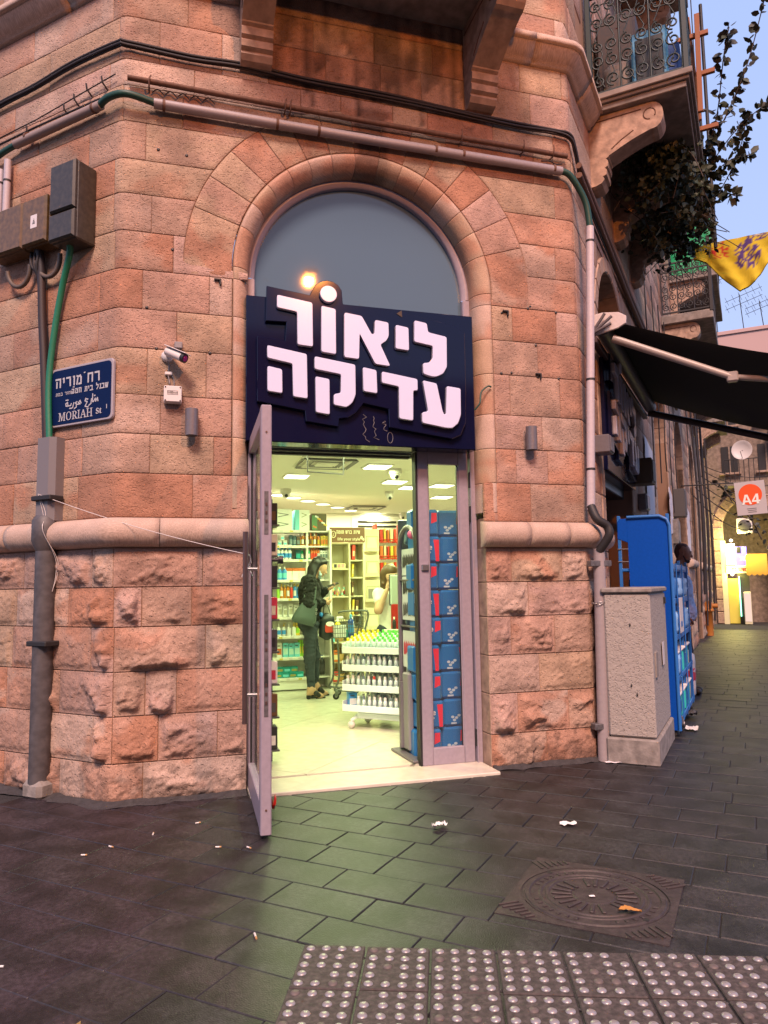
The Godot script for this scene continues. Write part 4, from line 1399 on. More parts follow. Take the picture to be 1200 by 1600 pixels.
func street_sign() -> void:
	var s := thing("street_sign", "blue street sign in Hebrew, Arabic and English reading MORIAH St", "street sign", lw(0.325, 2.80, 0.0))
	s.basis = lbasis()
	obj("rim", prismm(round_rect(-0.317, -0.217, 0.317, 0.217, 0.03), 0.02, 0.003, xf(Vector3(0, 0, 0.026))), paint("sign_rim", 0.33, 0.30, 0.33, 0.5), s)
	obj("plate", prismm(round_rect(-0.302, -0.202, 0.302, 0.202, 0.035), 0.004, 0.001, xf(Vector3(0, 0, 0.0285))), M.street_sign_blue, s)
	var t := xf(Vector3(0, 0, 0.0305))
	var st := st_new()
	hebrew(st, ["resh", "het", " ", "mem", "vav", "resh", "yod", "he"], 0.205, 0.075, 0.064, 0.062, 0.013, t)
	strokes(st, [[Vector2(0, 0), Vector2(0.4, 0.1)]], Vector2(0.035, 0.148), 0.02, 0.02, 0.008, t)
	strokes(st, [[Vector2(0, 0), Vector2(0.5, 0)]], Vector2(-0.075, 0.058), 0.02, 0.02, 0.008, t)
	hebrew(st, ["shin", "bet", "nun", "lamed", " ", "bet", "yod", "tav", " ", "he", "mem", "kaf"], 0.28, 0.012, 0.033, 0.032, 0.0075, t)
	hebrew(st, ["shin", "he", "vav", "resh", " ", "bet", "mem", "tav"], -0.07, 0.012, 0.024, 0.02, 0.004, t)
	# Arabic line, joined strokes from right to left
	var ar := [
		[Vector2(0.17, 0.0), Vector2(0.165, 0.02), Vector2(0.15, 0.0), Vector2(0.145, 0.018), Vector2(0.13, 0.0), Vector2(0.12, 0.0), Vector2(0.12, 0.05)],
		[Vector2(0.11, 0.02), Vector2(0.105, -0.01), Vector2(0.085, -0.02)],
		[Vector2(0.075, 0.022), Vector2(0.055, 0.028), Vector2(0.048, 0.014), Vector2(0.07, 0.006), Vector2(0.05, -0.022), Vector2(0.08, -0.03)],
		[Vector2(0.01, 0.005), Vector2(0.0, 0.022), Vector2(-0.015, 0.01), Vector2(0.0, 0.0), Vector2(-0.025, 0.0)],
		[Vector2(-0.03, 0.018), Vector2(-0.045, 0.012), Vector2(-0.035, 0.002), Vector2(-0.035, -0.016), Vector2(-0.055, -0.025)],
		[Vector2(-0.06, 0.015), Vector2(-0.07, -0.015), Vector2(-0.085, -0.02)],
		[Vector2(-0.085, 0.012), Vector2(-0.09, 0.0), Vector2(-0.11, 0.0), Vector2(-0.135, 0.0), Vector2(-0.14, 0.016), Vector2(-0.122, 0.024), Vector2(-0.118, 0.004)],
		[Vector2(0.135, 0.038), Vector2(0.142, 0.038)], [Vector2(-0.125, 0.04), Vector2(-0.118, 0.04)], [Vector2(-0.138, 0.04), Vector2(-0.132, 0.04)], [Vector2(-0.10, -0.018), Vector2(-0.092, -0.018)]]
	strokes(st, ar, Vector2(0.0, -0.075), 1.05, 1.1, 0.0085, t)
	obj("lettering", st, M.sign_white, s)
	var tm := obj("lettering", text_mesh("MORIAH", 0.084, 0.002, true, false), M.sign_white, s)
	tm.position = Vector3(-0.045, -0.150, 0.031)
	var t2 := obj("lettering", text_mesh("St", 0.058, 0.002, true), M.sign_white, s)
	t2.position = Vector3(0.190, -0.148, 0.031)
	st = st_new()
	prism(st, rect(0.262, -0.14, 0.268, -0.11), 0.001, t)
	obj("scratch", st, M.sign_white, s)

func pipes() -> void:
	# horizontal grey conduit that follows both walls, with clips; then green hose and the pale down pipe
	var P := thing("grey_conduit", "thick grey plastic conduit running across the wall above the arch", "pipe")
	obj("tube", tubem([lw(1.10, 4.90, 0.055), lw(0.16, 4.92, 0.055)], 0.034, 14), M.grey_pipe_dirty, P)
	obj("tube", tubem([Vector3(0.215, 4.915, 0.055), Vector3(1.9, 4.905, 0.055), Vector3(3.535, 4.905, 0.055)], 0.036, 14), M.grey_pipe, P)
	for x in [0.275, 1.10, 1.42, 2.38, 2.62, 3.45]:
		obj("clip", tubem([Vector3(x, 4.91, 0.055), Vector3(x + 0.02, 4.91, 0.055)], 0.0395, 14), M.rust, P)
	for t in [0.22, 0.95]:
		obj("clip", tubem([lw(t, 4.917, 0.055), lw(t + 0.02, 4.917, 0.055)], 0.0375, 14), M.rust, P)
	obj("hose", tubem(curve([lw(0.18, 4.92, 0.055), lw(0.06, 4.935, 0.075), Vector3(0.03, 4.935, 0.085), Vector3(0.22, 4.92, 0.055)], 6), 0.026, 10), M.dark_green_hose, P)
	obj("hose", tubem(curve([lw(1.45, 4.84, 0.05), lw(1.25, 4.875, 0.06), lw(1.09, 4.90, 0.055)], 6), 0.024, 10), M.dark_green_hose, P)
	var D := thing("drain_conduit", "pale grey pipe with green and black hoses down the right corner", "pipe")
	var top := Vector3(FW + 0.155, 4.46, 0.02)
	var bot := Vector3(FW + 0.015, 2.0, 0.065)
	obj("upper_tube", tubem([top, bot], 0.034, 14), M.pale_pipe, D)
	obj("hose", tubem(curve([Vector3(3.52, 4.905, 0.055), Vector3(3.62, 4.87, 0.06), Vector3(FW + 0.11, 4.68, 0.035), top], 8), 0.027, 12), M.dark_green_hose, D)
	for s in [0.05, 0.55, 0.86]:
		var a := top.lerp(bot, s)
		obj("clip", tubem([a, a - Vector3(0, 0.018, 0)], 0.037, 14), M.black_rubber, D)
	obj("hose", tubem(curve([bot + Vector3(0, 0.03, 0), bot + Vector3(0.02, -0.08, 0.05), Vector3(FW + 0.115, 1.86, 0.13), Vector3(FW + 0.125, 1.78, 0.135), Vector3(FW + 0.075, 1.66, 0.06)], 8), 0.036, 12), M.black_rubber, D)
	obj("lower_tube", tubem([Vector3(FW + 0.085, 1.68, 0.045), Vector3(FW + 0.045, 0.0, 0.05)], 0.048, 16), M.grey_pipe, D)
	for y in [1.56, 0.27]:
		obj("bracket", boxm(Vector3(0.19, 0.05, 0.07), 0.006, Vector3(FW + 0.045 + 0.02 * y, y, 0.055)), M.galvanised, D)
	var st := st_new(true)
	for k in 9:
		var a := TAU * k / 9.0
		var c := Vector3(FW + 0.065 + 0.053 * cos(a), 1.245 + 0.008 * cos(a), 0.048 + 0.053 * sin(a))
		var link := []
		for q in 8:
			var b := TAU * q / 8.0
			var d := Vector3(-sin(a), 0, cos(a))
			link.append(c + d * 0.021 * cos(b) + (Vector3.UP if k % 2 else Vector3(cos(a), 0, sin(a))) * 0.011 * sin(b))
		tube(st, link, 0.0032, 5, true)
	tag(obj("chain", st, M.steel), "steel chain looped round the lower grey drainpipe", "chain")
	# rusty rod above it
	var rod := thing("rusty_rod", "rusty iron rod on hooks running along the wall above the conduit", "rod")
	obj("bar", tubem([Vector3(0.03, 5.085, 0.05), Vector3(1.8, 5.06, 0.05), Vector3(3.6, 5.055, 0.05)], 0.021, 10), M.rust, rod)
	for x in [0.18, 1.17, 1.21, 2.62, 3.18, 3.46]:
		obj("hook", tubem(curve([Vector3(x, 5.03, 0.0), Vector3(x, 5.03, 0.06), Vector3(x, 5.08, 0.08), Vector3(x + 0.01, 5.125, 0.06)], 5), 0.006, 6), M.rust, rod)
	# cable bundle over both walls and round the corners
	var cb := thing("cable_bundle", "bundle of black cables slung across the wall under the balcony", "cable")
	for k in 4:
		var dy := 0.012 * k
		var pts := []
		for q in [[-2.2, 5.22], [-1.39, 5.303], [-0.93, 5.315], [-0.50, 5.355], [-0.04, 5.345], [0.03, 5.335], [0.48, 5.318], [0.85, 5.325], [1.35, 5.300], [1.98, 5.292], [2.53, 5.270], [3.11, 5.246], [3.48, 5.248], [3.64, 5.23], [FW + 0.06, 5.15], [FW + 0.3, 4.98], [FW + 0.9, 4.90], [FW + 2.6, 4.86], [FW + 6.0, 4.83]]:
			pts.append(fac(q[0], q[1] + dy + 0.012 * nz.get_noise_2d(q[0] * 2.0, k * 9.0), 0.03 + 0.012 * (k % 2)))
		obj("cable", tubem(curve(pts, 5), 0.008 + 0.003 * (k % 2), 6), M.black_cable, cb)
	var pp := thing("copper_pipes", "pair of brown pipes running along the side wall below the balcony", "pipe")
	for k in 2:
		obj("tube", tubem([rw(0.12, 5.06 - 0.09 * k, 0.05), rw(3.0, 4.93 - 0.09 * k, 0.05), rw(9.0, 4.85 - 0.09 * k, 0.05)], 0.028, 10), M.rust, pp)
	var st2 := st_new(true)
	tube(st2, sag(Vector3(0.2, 4.965, 0.03), Vector3(1.8, 4.975, 0.03), 0.015), 0.004, 5)
	tube(st2, sag(Vector3(1.8, 4.975, 0.03), Vector3(3.55, 4.955, 0.03), 0.02), 0.004, 5)
	for k in 5:
		var x := 0.2 + 0.09 * k
		tube(st2, curve([Vector3(x, 5.02, 0.02), Vector3(x + 0.04, 5.045, 0.03), Vector3(x + 0.09, 5.01, 0.02)], 4), 0.005, 5)
	tube(st2, curve([Vector3(3.36, 4.985, 0.03), Vector3(3.45, 4.995, 0.03), Vector3(3.5, 4.975, 0.03), Vector3(3.56, 4.99, 0.03)], 4), 0.006, 5)
	tube(st2, [lw(1.9, 5.02, 0.03), lw(0.9, 5.06, 0.03), lw(0.05, 5.14, 0.03)], 0.005, 5)
	tube(st2, [lw(1.9, 4.97, 0.03), lw(0.9, 5.0, 0.03), lw(0.2, 5.0, 0.03)], 0.008, 5)
	for q in [[0.16, 5.10], [0.32, 5.10], [0.45, 5.06], [0.56, 5.02], [0.98, 4.98]]:
		tube(st2, [lw(q[0], q[1] - 0.03, 0.0), lw(q[0], q[1], 0.05), lw(q[0] + 0.01, q[1] + 0.05, 0.05)], 0.007, 5)
	tag(obj("loose_wires", st2, M.black_cable), "thin loose wires and old hooks along the wall above the arch", "wire")
	var w := tag(obj("hanging_wire", tubem(curve([Vector3(2.835, 2.985, 0.02), Vector3(2.80, 2.985, 0.03), Vector3(2.74, 2.93, 0.035), Vector3(2.72, 2.84, 0.05), Vector3(2.682, 2.785, 0.03)], 6), 0.007, 6), M.dark_green_hose), "short dark wire curling out beside the right end of the sign", "wire")
	# bolt holes and stubs left in the masonry
	var st3 := st_new(true)
	for q in [[0.36, 3.85], [0.19, 3.40], [0.63, 3.10], [3.22, 3.70], [3.20, 3.68], [0.26, 3.105], [2.96, 3.62], [3.26, 3.37], [3.27, 3.10], [3.46, 3.10], [3.03, 3.12], [2.94, 3.11], [0.45, 4.585], [0.25, 4.60], [3.46, 3.67]]:
		lathe(st3, [Vector2(0, 0.004), Vector2(0.010, 0.004), Vector2(0.013, -0.004)], 8, Transform3D(Basis(Vector3.RIGHT, PI / 2), Vector3(q[0], q[1], 0.0)))
	obj("bolt_hole", st3, M.black_plastic, bld)
	for q in [[2.99, 3.635], [3.27, 3.125], [0.68, 3.655]]:
		var s4 := st_new()
		box(s4, xf(Vector3(q[0], q[1], 0.012)), Vector3(0.05, 0.012, 0.02), 0.002)
		box(s4, xf(Vector3(q[0] + 0.02, q[1] - 0.02, 0.012)), Vector3(0.012, 0.04, 0.02), 0.002)
		obj("iron_stub", s4, M.iron, bld)

# ------------------------------------------------------------------ the pavement
func slab_at(s: float, n: float) -> Vector3:
	return Vector3(FW, 0, 0) + DR * s + NR * n

func pavement() -> void:
	var g := struct("ground", ground_sheet(), M.ground_base)
	var pv := Node3D.new()
	pv.name = "pavement"
	pv.set_meta("kind", "structure")
	add_child(pv)
	var rest := st_new()
	var listed := []
	var man := Vector3(2.221, 0, 2.243)
	for k in range(-13, 82):
		var s0 := -2.56 + 0.2455 * k
		var n := -3.6 + fposmod(k * 0.187 + rng.randf() * 0.05, 0.42)
		while n < 4.2:
			var L := rng.randf_range(0.38, 0.46)
			var c := slab_at(s0 + 0.1227, n + L / 2)
			var keep := true
			if c.z < -0.12 and c.x > 0.0 and c.x < FW:
				keep = false
			var rel := c - Vector3(FW, 0, 0)
			if rel.dot(NR) < -0.15 and c.x >= FW - 0.3 and c.z < 0.2:
				keep = false
			if (c.dot(NL) < -0.15 and c.x < 0.3 and c.z < 0.3):
				keep = false
			if absf((c - man).dot(NR)) < 0.30 and absf((c - man).dot(DR)) < 0.30:
				keep = false
			if keep:
				listed.append([c, L, (c - Vector3(0.36, 0, 5.29)).length(), s0])
			n += L
	listed.sort_custom(func(a, b): return a[2] < b[2])
	var count := 0
	for q in listed:
		var c: Vector3 = q[0]
		var dim := rng.randf_range(0.82, 1.12)
		var left_slab := 1.0 if c.x + rng.randf_range(-0.2, 0.2) < 0.62 else 0.0      # the slabs on the left are browner, their joints filled with dirt
		var col := Color(0.041 * dim + 0.010 * left_slab, 0.040 * dim, 0.044 * dim + 0.003 * left_slab)
		var gap := lerpf(0.005, 0.002, left_slab)
		var st: SurfaceTool
		var fwd: Vector3 = c - Vector3(0.36, 0, 5.29)
		var seen := fwd.normalized().dot(Vector3(0.2836, 0, -0.959)) > 0.72 and fwd.length() > 1.5
		var single: bool = count < 290 and seen and q[2] < 7.5
		st = st_new() if single else rest
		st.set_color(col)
		var basis := Basis(NR, Vector3.UP, -DR)
		basis = Basis(NR, rng.randfn(0.0, 0.0035)) * Basis(DR, rng.randfn(0.0, 0.0025)) * basis
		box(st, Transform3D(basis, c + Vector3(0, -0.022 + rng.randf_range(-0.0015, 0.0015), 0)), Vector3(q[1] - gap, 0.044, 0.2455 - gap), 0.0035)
		if single:
			count += 1
			obj("paving_slab", st, M.paver, pv)
	var far := obj("distant_paving", rest, M.paver, pv)
	far.set_meta("kind", "stuff")
	# worn mortar along the foot of the walls
	var P := PackedVector3Array()
	var us := []
	for k in 60:
		us.append(lerpf(-2.6, 0.9, k / 59.0))
	for j in 4:
		for u in us:
			var w: float = 0.05 + 0.05 * nz.get_noise_2d(u * 3.0, 4.0)
			P.append(fac(u, [0.000, 0.006, 0.016, 0.03][j] + 0.010 * nz.get_noise_2d(u * 9.0, j * 4.0), [w + 0.05, w, 0.035, -0.02][j]))
	struct("mortar_kerb", grid_mesh(P, PackedColorArray(), PackedVector2Array(), 60, 4), M.asphalt)
	P = PackedVector3Array()
	for j in 4:
		for k in 40:
			var u := lerpf(2.76, FW + 1.2, k / 39.0)
			var w: float = 0.05 + 0.03 * nz.get_noise_2d(u * 4.0, 9.0)
			P.append(fac(u, [0.003, 0.008, 0.022, 0.035][j] + 0.01 * nz.get_noise_2d(u * 9.0, j * 4.0), [w + 0.03, w, 0.03, -0.02][j]))
	struct("mortar_kerb", grid_mesh(P, PackedColorArray(), PackedVector2Array(), 40, 4), M.asphalt)
	tactile()
	manhole(man)
	litter()

func ground_sheet() -> ArrayMesh:
	var st := st_new()
	quad(st, Vector3(-90, -0.008, 60), Vector3(110, -0.008, 60), Vector3(110, -0.008, -120), Vector3(-90, -0.008, -120))
	return done(st)

func tactile() -> void:
	var root := Node3D.new()
	root.name = "tactile_paving"
	root.set_meta("kind", "structure")
	add_child(root)
	var e1 := Vector3(0.934, 0, 0.357).normalized()
	var e2 := Vector3(-e1.z, 0, e1.x)
	var o := Vector3(0.893, 0, 2.293)
	var w := 0.2485
	var h := 0.312
	var stud := lathem([Vector2(0, 0.0075), Vector2(0.009, 0.0068), Vector2(0.0145, 0.004), Vector2(0.0172, 0.0008), Vector2(0.0172, -0.004)], 16)
	var st_dirty := paint("stud_dirty", 0.095, 0.078, 0.075, 0.6)
	for r in 4:
		for k in 9:
			var t := Transform3D(Basis(e1, Vector3.UP, e2), o + e1 * (w * (k + 0.5)) + e2 * (h * (r + 0.5)))
			t.basis = Basis(e1, rng.randfn(0.0, 0.004)) * t.basis
			t.origin.y = -0.017 + rng.randf_range(-0.001, 0.0015)
			var n := node("tactile_tile", root)
			n.transform = t
			var st := st_new()
			box(st, Transform3D.IDENTITY, Vector3(w - 0.009, 0.05, h - 0.009), 0.004)
			obj("tile_slab", st, M.tactile, n)
			for i in 4:
				for j in 5:
					if rng.randf() < 0.05 or r > 2:
						continue
					var m := obj("stud", stud, st_dirty if rng.randf() < 0.12 else M.stud, n)
					m.position = Vector3((i - 1.5) * 0.0605 + rng.randf_range(-0.002, 0.002), 0.0252, (j - 2) * 0.061 + rng.randf_range(-0.002, 0.002))
					m.rotation = Vector3(rng.randfn(0, 0.05), 0, rng.randfn(0, 0.05))

func manhole(c: Vector3) -> void:
	var m := thing("manhole_cover", "round cast iron manhole cover in a square ribbed frame set in the pavement", "manhole cover", Vector3(c.x, 0, c.z))
	m.basis = Basis(NR, Vector3.UP, -DR)
	var h := 0.352
	var st := st_new()
	var sq := PackedVector2Array([Vector2(-h, -h), Vector2(h, -h), Vector2(h, h), Vector2(-h, h)])
	var flat := Transform3D(Basis(Vector3.RIGHT, Vector3(0, 0, -1), Vector3.UP), Vector3(0, 0.0035, 0))
	var N := 48
	for k in N:                                  # frame: square outside, round inside
		var a0 := TAU * k / N
		var a1 := TAU * (k + 1) / N
		var sqp := func(a: float) -> Vector3:
			var d := Vector2(cos(a), sin(a))
			var s := h / maxf(absf(d.x), absf(d.y))
			return flat * Vector3(d.x * s, d.y * s, 0)
		var rp := func(a: float, r: float, z: float) -> Vector3: return flat * Vector3(cos(a) * r, sin(a) * r, z)
		quad(st, rp.call(a0, 0.322, 0), sqp.call(a0), sqp.call(a1), rp.call(a1, 0.322, 0))
		quad(st, rp.call(a0, 0.322, -0.02), rp.call(a0, 0.322, 0), rp.call(a1, 0.322, 0), rp.call(a1, 0.322, -0.02))
		quad(st, sqp.call(a0), sqp.call(a0) - Vector3(0, 0.03, 0), sqp.call(a1) - Vector3(0, 0.03, 0), sqp.call(a1))
	obj("frame", st, M.cast_iron, m)
	for cx in [-1, 1]:
		for cy in [-1, 1]:
			st = st_new()
			for k in 6:
				var d := 0.018 + 0.024 * k
				var L := 0.085 - 0.008 * k if k > 1 else 0.10
				box(st, Transform3D(Basis(Vector3.UP, PI / 4 * cx * cy), Vector3(cx * (h - d - 0.012), 0.006, cy * (h - 0.125 + d * 0.75))), Vector3(0.011, 0.008, L), 0.002)
			obj("frame_rib", st, M.cast_iron, m)
	st = st_new(true)
	var prof := [Vector2(0.0, 0.004), Vector2(0.088, 0.004), Vector2(0.092, 0.001), Vector2(0.196, 0.001), Vector2(0.200, 0.006), Vector2(0.212, 0.006), Vector2(0.216, 0.001), Vector2(0.228, 0.001), Vector2(0.232, 0.005), Vector2(0.240, 0.005), Vector2(0.244, 0.001), Vector2(0.282, 0.001), Vector2(0.286, 0.0075), Vector2(0.304, 0.0075), Vector2(0.308, 0.002), Vector2(0.316, 0.002), Vector2(0.317, -0.02)]
	st.set_smooth_group(-1)
	lathe(st, prof, 56)
	var lid := obj("lid", st, M.cast_iron, m)
	st = st_new()
	for k in 22:
		var a := TAU * k / 22.0
		if k == 3 or k == 14:
			continue
		box(st, Transform3D(Basis(Vector3.UP, -a), Vector3(cos(a) * 0.143, 0.0045, sin(a) * 0.143)), Vector3(0.088, 0.009, 0.017), 0.003)
	obj("spoke", st, M.cast_iron, lid)
	st = st_new()
	for k in 40:
		var a := TAU * (k + 0.5) / 40.0
		if k % 10 < 7:
			box(st, Transform3D(Basis(Vector3.UP, -a), Vector3(cos(a) * 0.263, 0.003, sin(a) * 0.263)), Vector3(0.022, 0.006, 0.012), 0.002)
	obj("raised_lettering", st, M.cast_iron, lid)
	for a in [0.6, 3.75]:
		obj("lifting_hole", lathem([Vector2(0, 0.0082), Vector2(0.014, 0.0082)], 10), M.gasket, lid).position = Vector3(cos(a) * 0.295, 0.0, sin(a) * 0.295)

func crumpled(w: float, d: float, lift: float, sd: int) -> ArrayMesh:
	var P := PackedVector3Array()
	var n := 9
	for j in n:
		for i in n:
			var u := (i / 8.0 - 0.5)
			var v := (j / 8.0 - 0.5)
			var y := lift * (0.5 + nz.get_noise_3d(u * 2.6 + sd * 5.0, v * 2.6, sd)) + lift * 0.5 * absf(sin(u * 5.0 + sd))
			P.append(Vector3(u * w * (1.0 - 0.3 * absf(v)), maxf(y, 0.001) + 0.004, -v * d * (1.0 - 0.25 * absf(u) + 0.2 * nz.get_noise_2d(u * 3.0, sd))))
	var st := st_new(true)
	grid_into(st, P, PackedColorArray(), PackedVector2Array(), n, n)
	st.generate_normals()
	return st.commit()

func litter() -> void:
	var paper := paint("tissue_white", 0.62, 0.60, 0.63, 0.8)
	var o := tag(obj("tissue", crumpled(0.115, 0.05, 0.028, 1), paper), "crumpled white tissue on the paving in front of the doorway", "tissue")
	o.position = Vector3(1.885, 0, 1.165)
	o.rotation.y = 0.5
	var o2 := tag(obj("paper_scrap", crumpled(0.10, 0.06, 0.010, 2), paper), "flat folded white paper scrap on the paving behind the manhole cover", "paper")
	o2.position = Vector3(2.622, 0, 1.34)
	o2.rotation.y = -0.2
	var o3 := tag(obj("paper_scrap", crumpled(0.16, 0.055, 0.006, 3), paper), "long flat white paper beside the foot of the grey drainpipe", "paper")
	o3.position = Vector3(3.73, 0.002, 0.15)
	o3.rotation.y = -0.3
	var o4 := tag(obj("paper_scrap", crumpled(0.026, 0.02, 0.003, 4), paper), "tiny square of white paper at the centre of the manhole cover", "paper")
	o4.position = Vector3(2.20, 0.004, 2.26)
	var st := st_new(true)
	var P := PackedVector3Array()
	for j in 5:
		for i in 12:
			var u := i / 11.0
			var wv := 0.022 * sin(PI * pow(u, 0.8)) * (1.0 + 0.25 * sin(u * 40.0))
			P.append(Vector3((u - 0.5) * 0.10, 0.012 + 0.006 * sin(u * 5.0) + 0.008 * absf(j - 2) / 2.0, -(j - 2) / 2.0 * wv))
	grid_into(st, P, PackedColorArray(), PackedVector2Array(), 12, 5)
	st.generate_normals()
	var lf := tag(obj("dry_leaf", st.commit(), paint("dry_leaf_brown", 0.36, 0.17, 0.035, 0.7)), "curled brown dry leaf lying on the manhole cover", "leaf")
	lf.position = Vector3(2.262, 0.004, 2.455)
	lf.rotation.y = -0.25
	st = st_new()
	var red := thing("crisp_packet", "crushed red packet on the paving at the foot of the open door", "packet", Vector3(1.005, 0, 0.56))
	obj("foil", crumpled(0.05, 0.07, 0.085, 6), paint("packet_red", 0.55, 0.02, 0.015, 0.35), red)
	for k in 9:
		var q: Vector2 = [Vector2(0.64, 1.06), Vector2(0.30, 0.72), Vector2(0.08, 0.86), Vector2(-0.05, 0.95), Vector2(0.80, 1.12), Vector2(0.72, 2.15), Vector2(0.40, 2.85), Vector2(-0.22, 2.10), Vector2(0.55, 0.60)][k]
		var b := thing("cigarette_end", ["by the door's foot", "under the stone corner", "left of its neighbours under the wall", "farthest left under the wall", "touching the open door's shadow", "alone on the worn slabs", "nearest the viewer at the lower left", "alone at the far left of the worn slabs", "just behind the open door"][k], "cigarette end", Vector3(q.x, 0.006, q.y), rng.randf() * TAU, "cigarette ends on the pavement")
		b.set_meta("label", "small pale cigarette end on the pavement, " + b.get_meta("label"))
		var big := 1.5 if k == 5 else 1.0
		obj("paper_roll", tubem([Vector3(-0.011 * big, 0, 0), Vector3(0.011 * big, 0, 0)], 0.0042, 8), M.white_plastic, b)
		obj("filter", tubem([Vector3(0.011 * big, 0, 0), Vector3(0.021 * big, 0, 0)], 0.0043, 8), paint("filter_tan", 0.42, 0.24, 0.10, 0.8), b)
	var star := st_new()
	var poly := PackedVector2Array()
	for k in 10:
		var a := TAU * k / 10.0
		poly.append(Vector2(cos(a), sin(a)) * (0.03 if k % 2 == 0 else 0.013))
	prism(star, poly, 0.002, Transform3D(Basis(Vector3.RIGHT, Vector3(0, 0, -1), Vector3.UP), Vector3.ZERO))
	var sl := tag(obj("fallen_leaf", star, paint("leaf_yellow", 0.22, 0.15, 0.05, 0.8)), "small yellow fallen leaf on the worn slabs near the bottom of the picture", "leaf")
	sl.position = Vector3(0.10, 0.008, 2.60)

# ------------------------------------------------------------------ along the right-hand wall
func rb() -> Basis:
	return Basis(DR, Vector3.UP, NR)            # x away along the wall, z out of it

func at_wall(called: String, label: String, category: String, t: float, y: float, n: float, group := "") -> Node3D:
	var o := thing(called, label, category, rw(t, y, n), 0.0, group)
	o.basis = rb()
	return o

func side_street() -> void:
	# concrete cabinet
	var c := at_wall("utility_cabinet", "grey pebble-faced concrete utility cabinet beside the drainpipe", "cabinet", 0.50, 0, 0.297)
	obj("plinth", boxm(Vector3(1.12, 0.20, 0.395), 0.012, Vector3(0, 0.095, 0.0)), M.concrete_plain, c)
	obj("body", boxm(Vector3(1.07, 1.115, 0.355), 0.014, Vector3(0, 0.20 + 0.5575, 0)), M.concrete, c)
	obj("lid", boxm(Vector3(1.11, 0.045, 0.39), 0.012, Vector3(0, 1.34, 0)), M.concrete_plain, c)
	obj("lock_plate", boxm(Vector3(0.12, 0.20, 0.016), 0.004, Vector3(-0.36, 0.75, 0.182)), M.concrete_plain, c)
	obj("paper_notice", boxm(Vector3(0.14, 0.19, 0.002), 0.0, Vector3(0.10, 0.80, 0.189)), M.white_plastic, c)
	obj("hinge", boxm(Vector3(0.05, 0.06, 0.02), 0.004, Vector3(0.42, 1.24, 0.186)), M.black_plastic, c)
	var sth := st_new(true)
	bolts(sth, [Vector3(-0.536, 1.07, 0.02), Vector3(-0.536, 0.53, 0.05), Vector3(-0.536, 0.60, 0.01)], 0.011, Transform3D(Basis(Vector3.UP, -PI / 2), Vector3.ZERO) * Transform3D(Basis(Vector3.UP, PI / 2), Vector3.ZERO))
	obj("bolt_hole", sth, M.gasket, c)
	blue_rack()
	man()
	awning()
	# sign of the same shop on the side wall, seen along its face
	var sgn: Node3D = get_node("shop_sign").duplicate()
	sgn.name = fresh("shop_sign")
	add_child(sgn)
	sgn.transform = Transform3D(rb(), rw(0.02, 0.0, 0.02))
	sgn.set_meta("label", "second sign with raised letters on the side wall, seen edge-on above the blue rack")
	# dark roller shutter under it
	var sh := at_wall("roller_shutter", "dark roller shutter in the side wall's first arch", "shutter", 1.85, 0, -0.30)
	for k in 26:
		obj("slat", boxm(Vector3(1.78, 0.088, 0.03), 0.012, Vector3(0, 0.05 + 0.09 * k, 0.012 * (k % 2) * 0.0)), M.dark_grey, sh)
	obj("shutter_box", boxm(Vector3(1.80, 0.30, 0.30), 0.01, Vector3(0, 2.52, 0.06)), M.black_plastic, sh)
	for q in [[6.2, "second"], [9.5, "third"], [12.9, "fourth"]]:
		var s2 := at_wall("roller_shutter", "dark roller shutter in the side wall's %s arch" % q[1], "shutter", q[0], 0, -0.30)
		for k in 12:
			obj("slat", boxm(Vector3(1.72, 0.19, 0.03), 0.012, Vector3(0, 0.10 + 0.20 * k, 0)), M.dark_grey, s2)
	var boxes := [["grey metal box on the side wall just past the drainpipe", 0.60, 2.56, 0.20, 0.16, 0.14, M.lamp_grey], ["brown sloping box on the side wall behind the awning's arm", 3.0, 2.56, 0.30, 0.30, 0.22, paint("box_brown", 0.10, 0.075, 0.05, 0.6)],
		["small grey box under the brown sloping box", 3.35, 2.28, 0.28, 0.20, 0.10, M.lamp_grey], ["pale grey box on the side wall behind the man's head", 7.45, 2.05, 0.40, 0.42, 0.10, M.concrete_plain], ["dark lantern-shaped box between the far arches", 7.9, 2.55, 0.3, 0.5, 0.2, M.dark_grey]]
	for q in boxes:
		var b := at_wall("wall_box", q[0], "box", q[1], q[2], 0.0)
		obj("case", boxm(Vector3(q[3], q[4], q[5]), 0.008, Vector3(0, q[4] / 2, q[5] / 2)), q[6], b)
		obj("cover", boxm(Vector3(q[3] * 0.84, q[4] * 0.84, 0.012), 0.004, Vector3(0, q[4] / 2, q[5] + 0.005)), q[6], b)
	for q in [[4.55, 2.25, 3.35, 0.55, "torn white posters peeling off the wall behind the blue rack", 1], [7.25, 2.2, 3.0, 0.3, "torn strip of white poster on the pier past the second arch", 2], [10.9, 2.0, 3.0, 0.5, "torn white poster farthest along the side wall", 3]]:
		var poly := PackedVector2Array()
		for k in 9:
			poly.append(Vector2(-q[3] + 0.12 * nz.get_noise_2d(k * 3.1, q[5] * 7.0), lerpf(q[1], q[2], k / 8.0)))
		for k in 9:
			poly.append(Vector2(q[3] * (0.5 + 0.4 * nz.get_noise_2d(k * 2.3, q[5] * 11.0)), lerpf(q[2] - 0.1, q[1] + 0.05, k / 8.0)))
		var st := st_new()
		prism(st, poly, 0.006, Transform3D(rb(), rw(q[0], 0, 0.022)), 0.0)
		tag(obj("torn_poster", st, paint("poster_white", 0.60, 0.56, 0.60, 0.8)), q[4], "poster", "torn posters on the side wall")
	balcony_rail()
	vine()
	yellow_shirt()

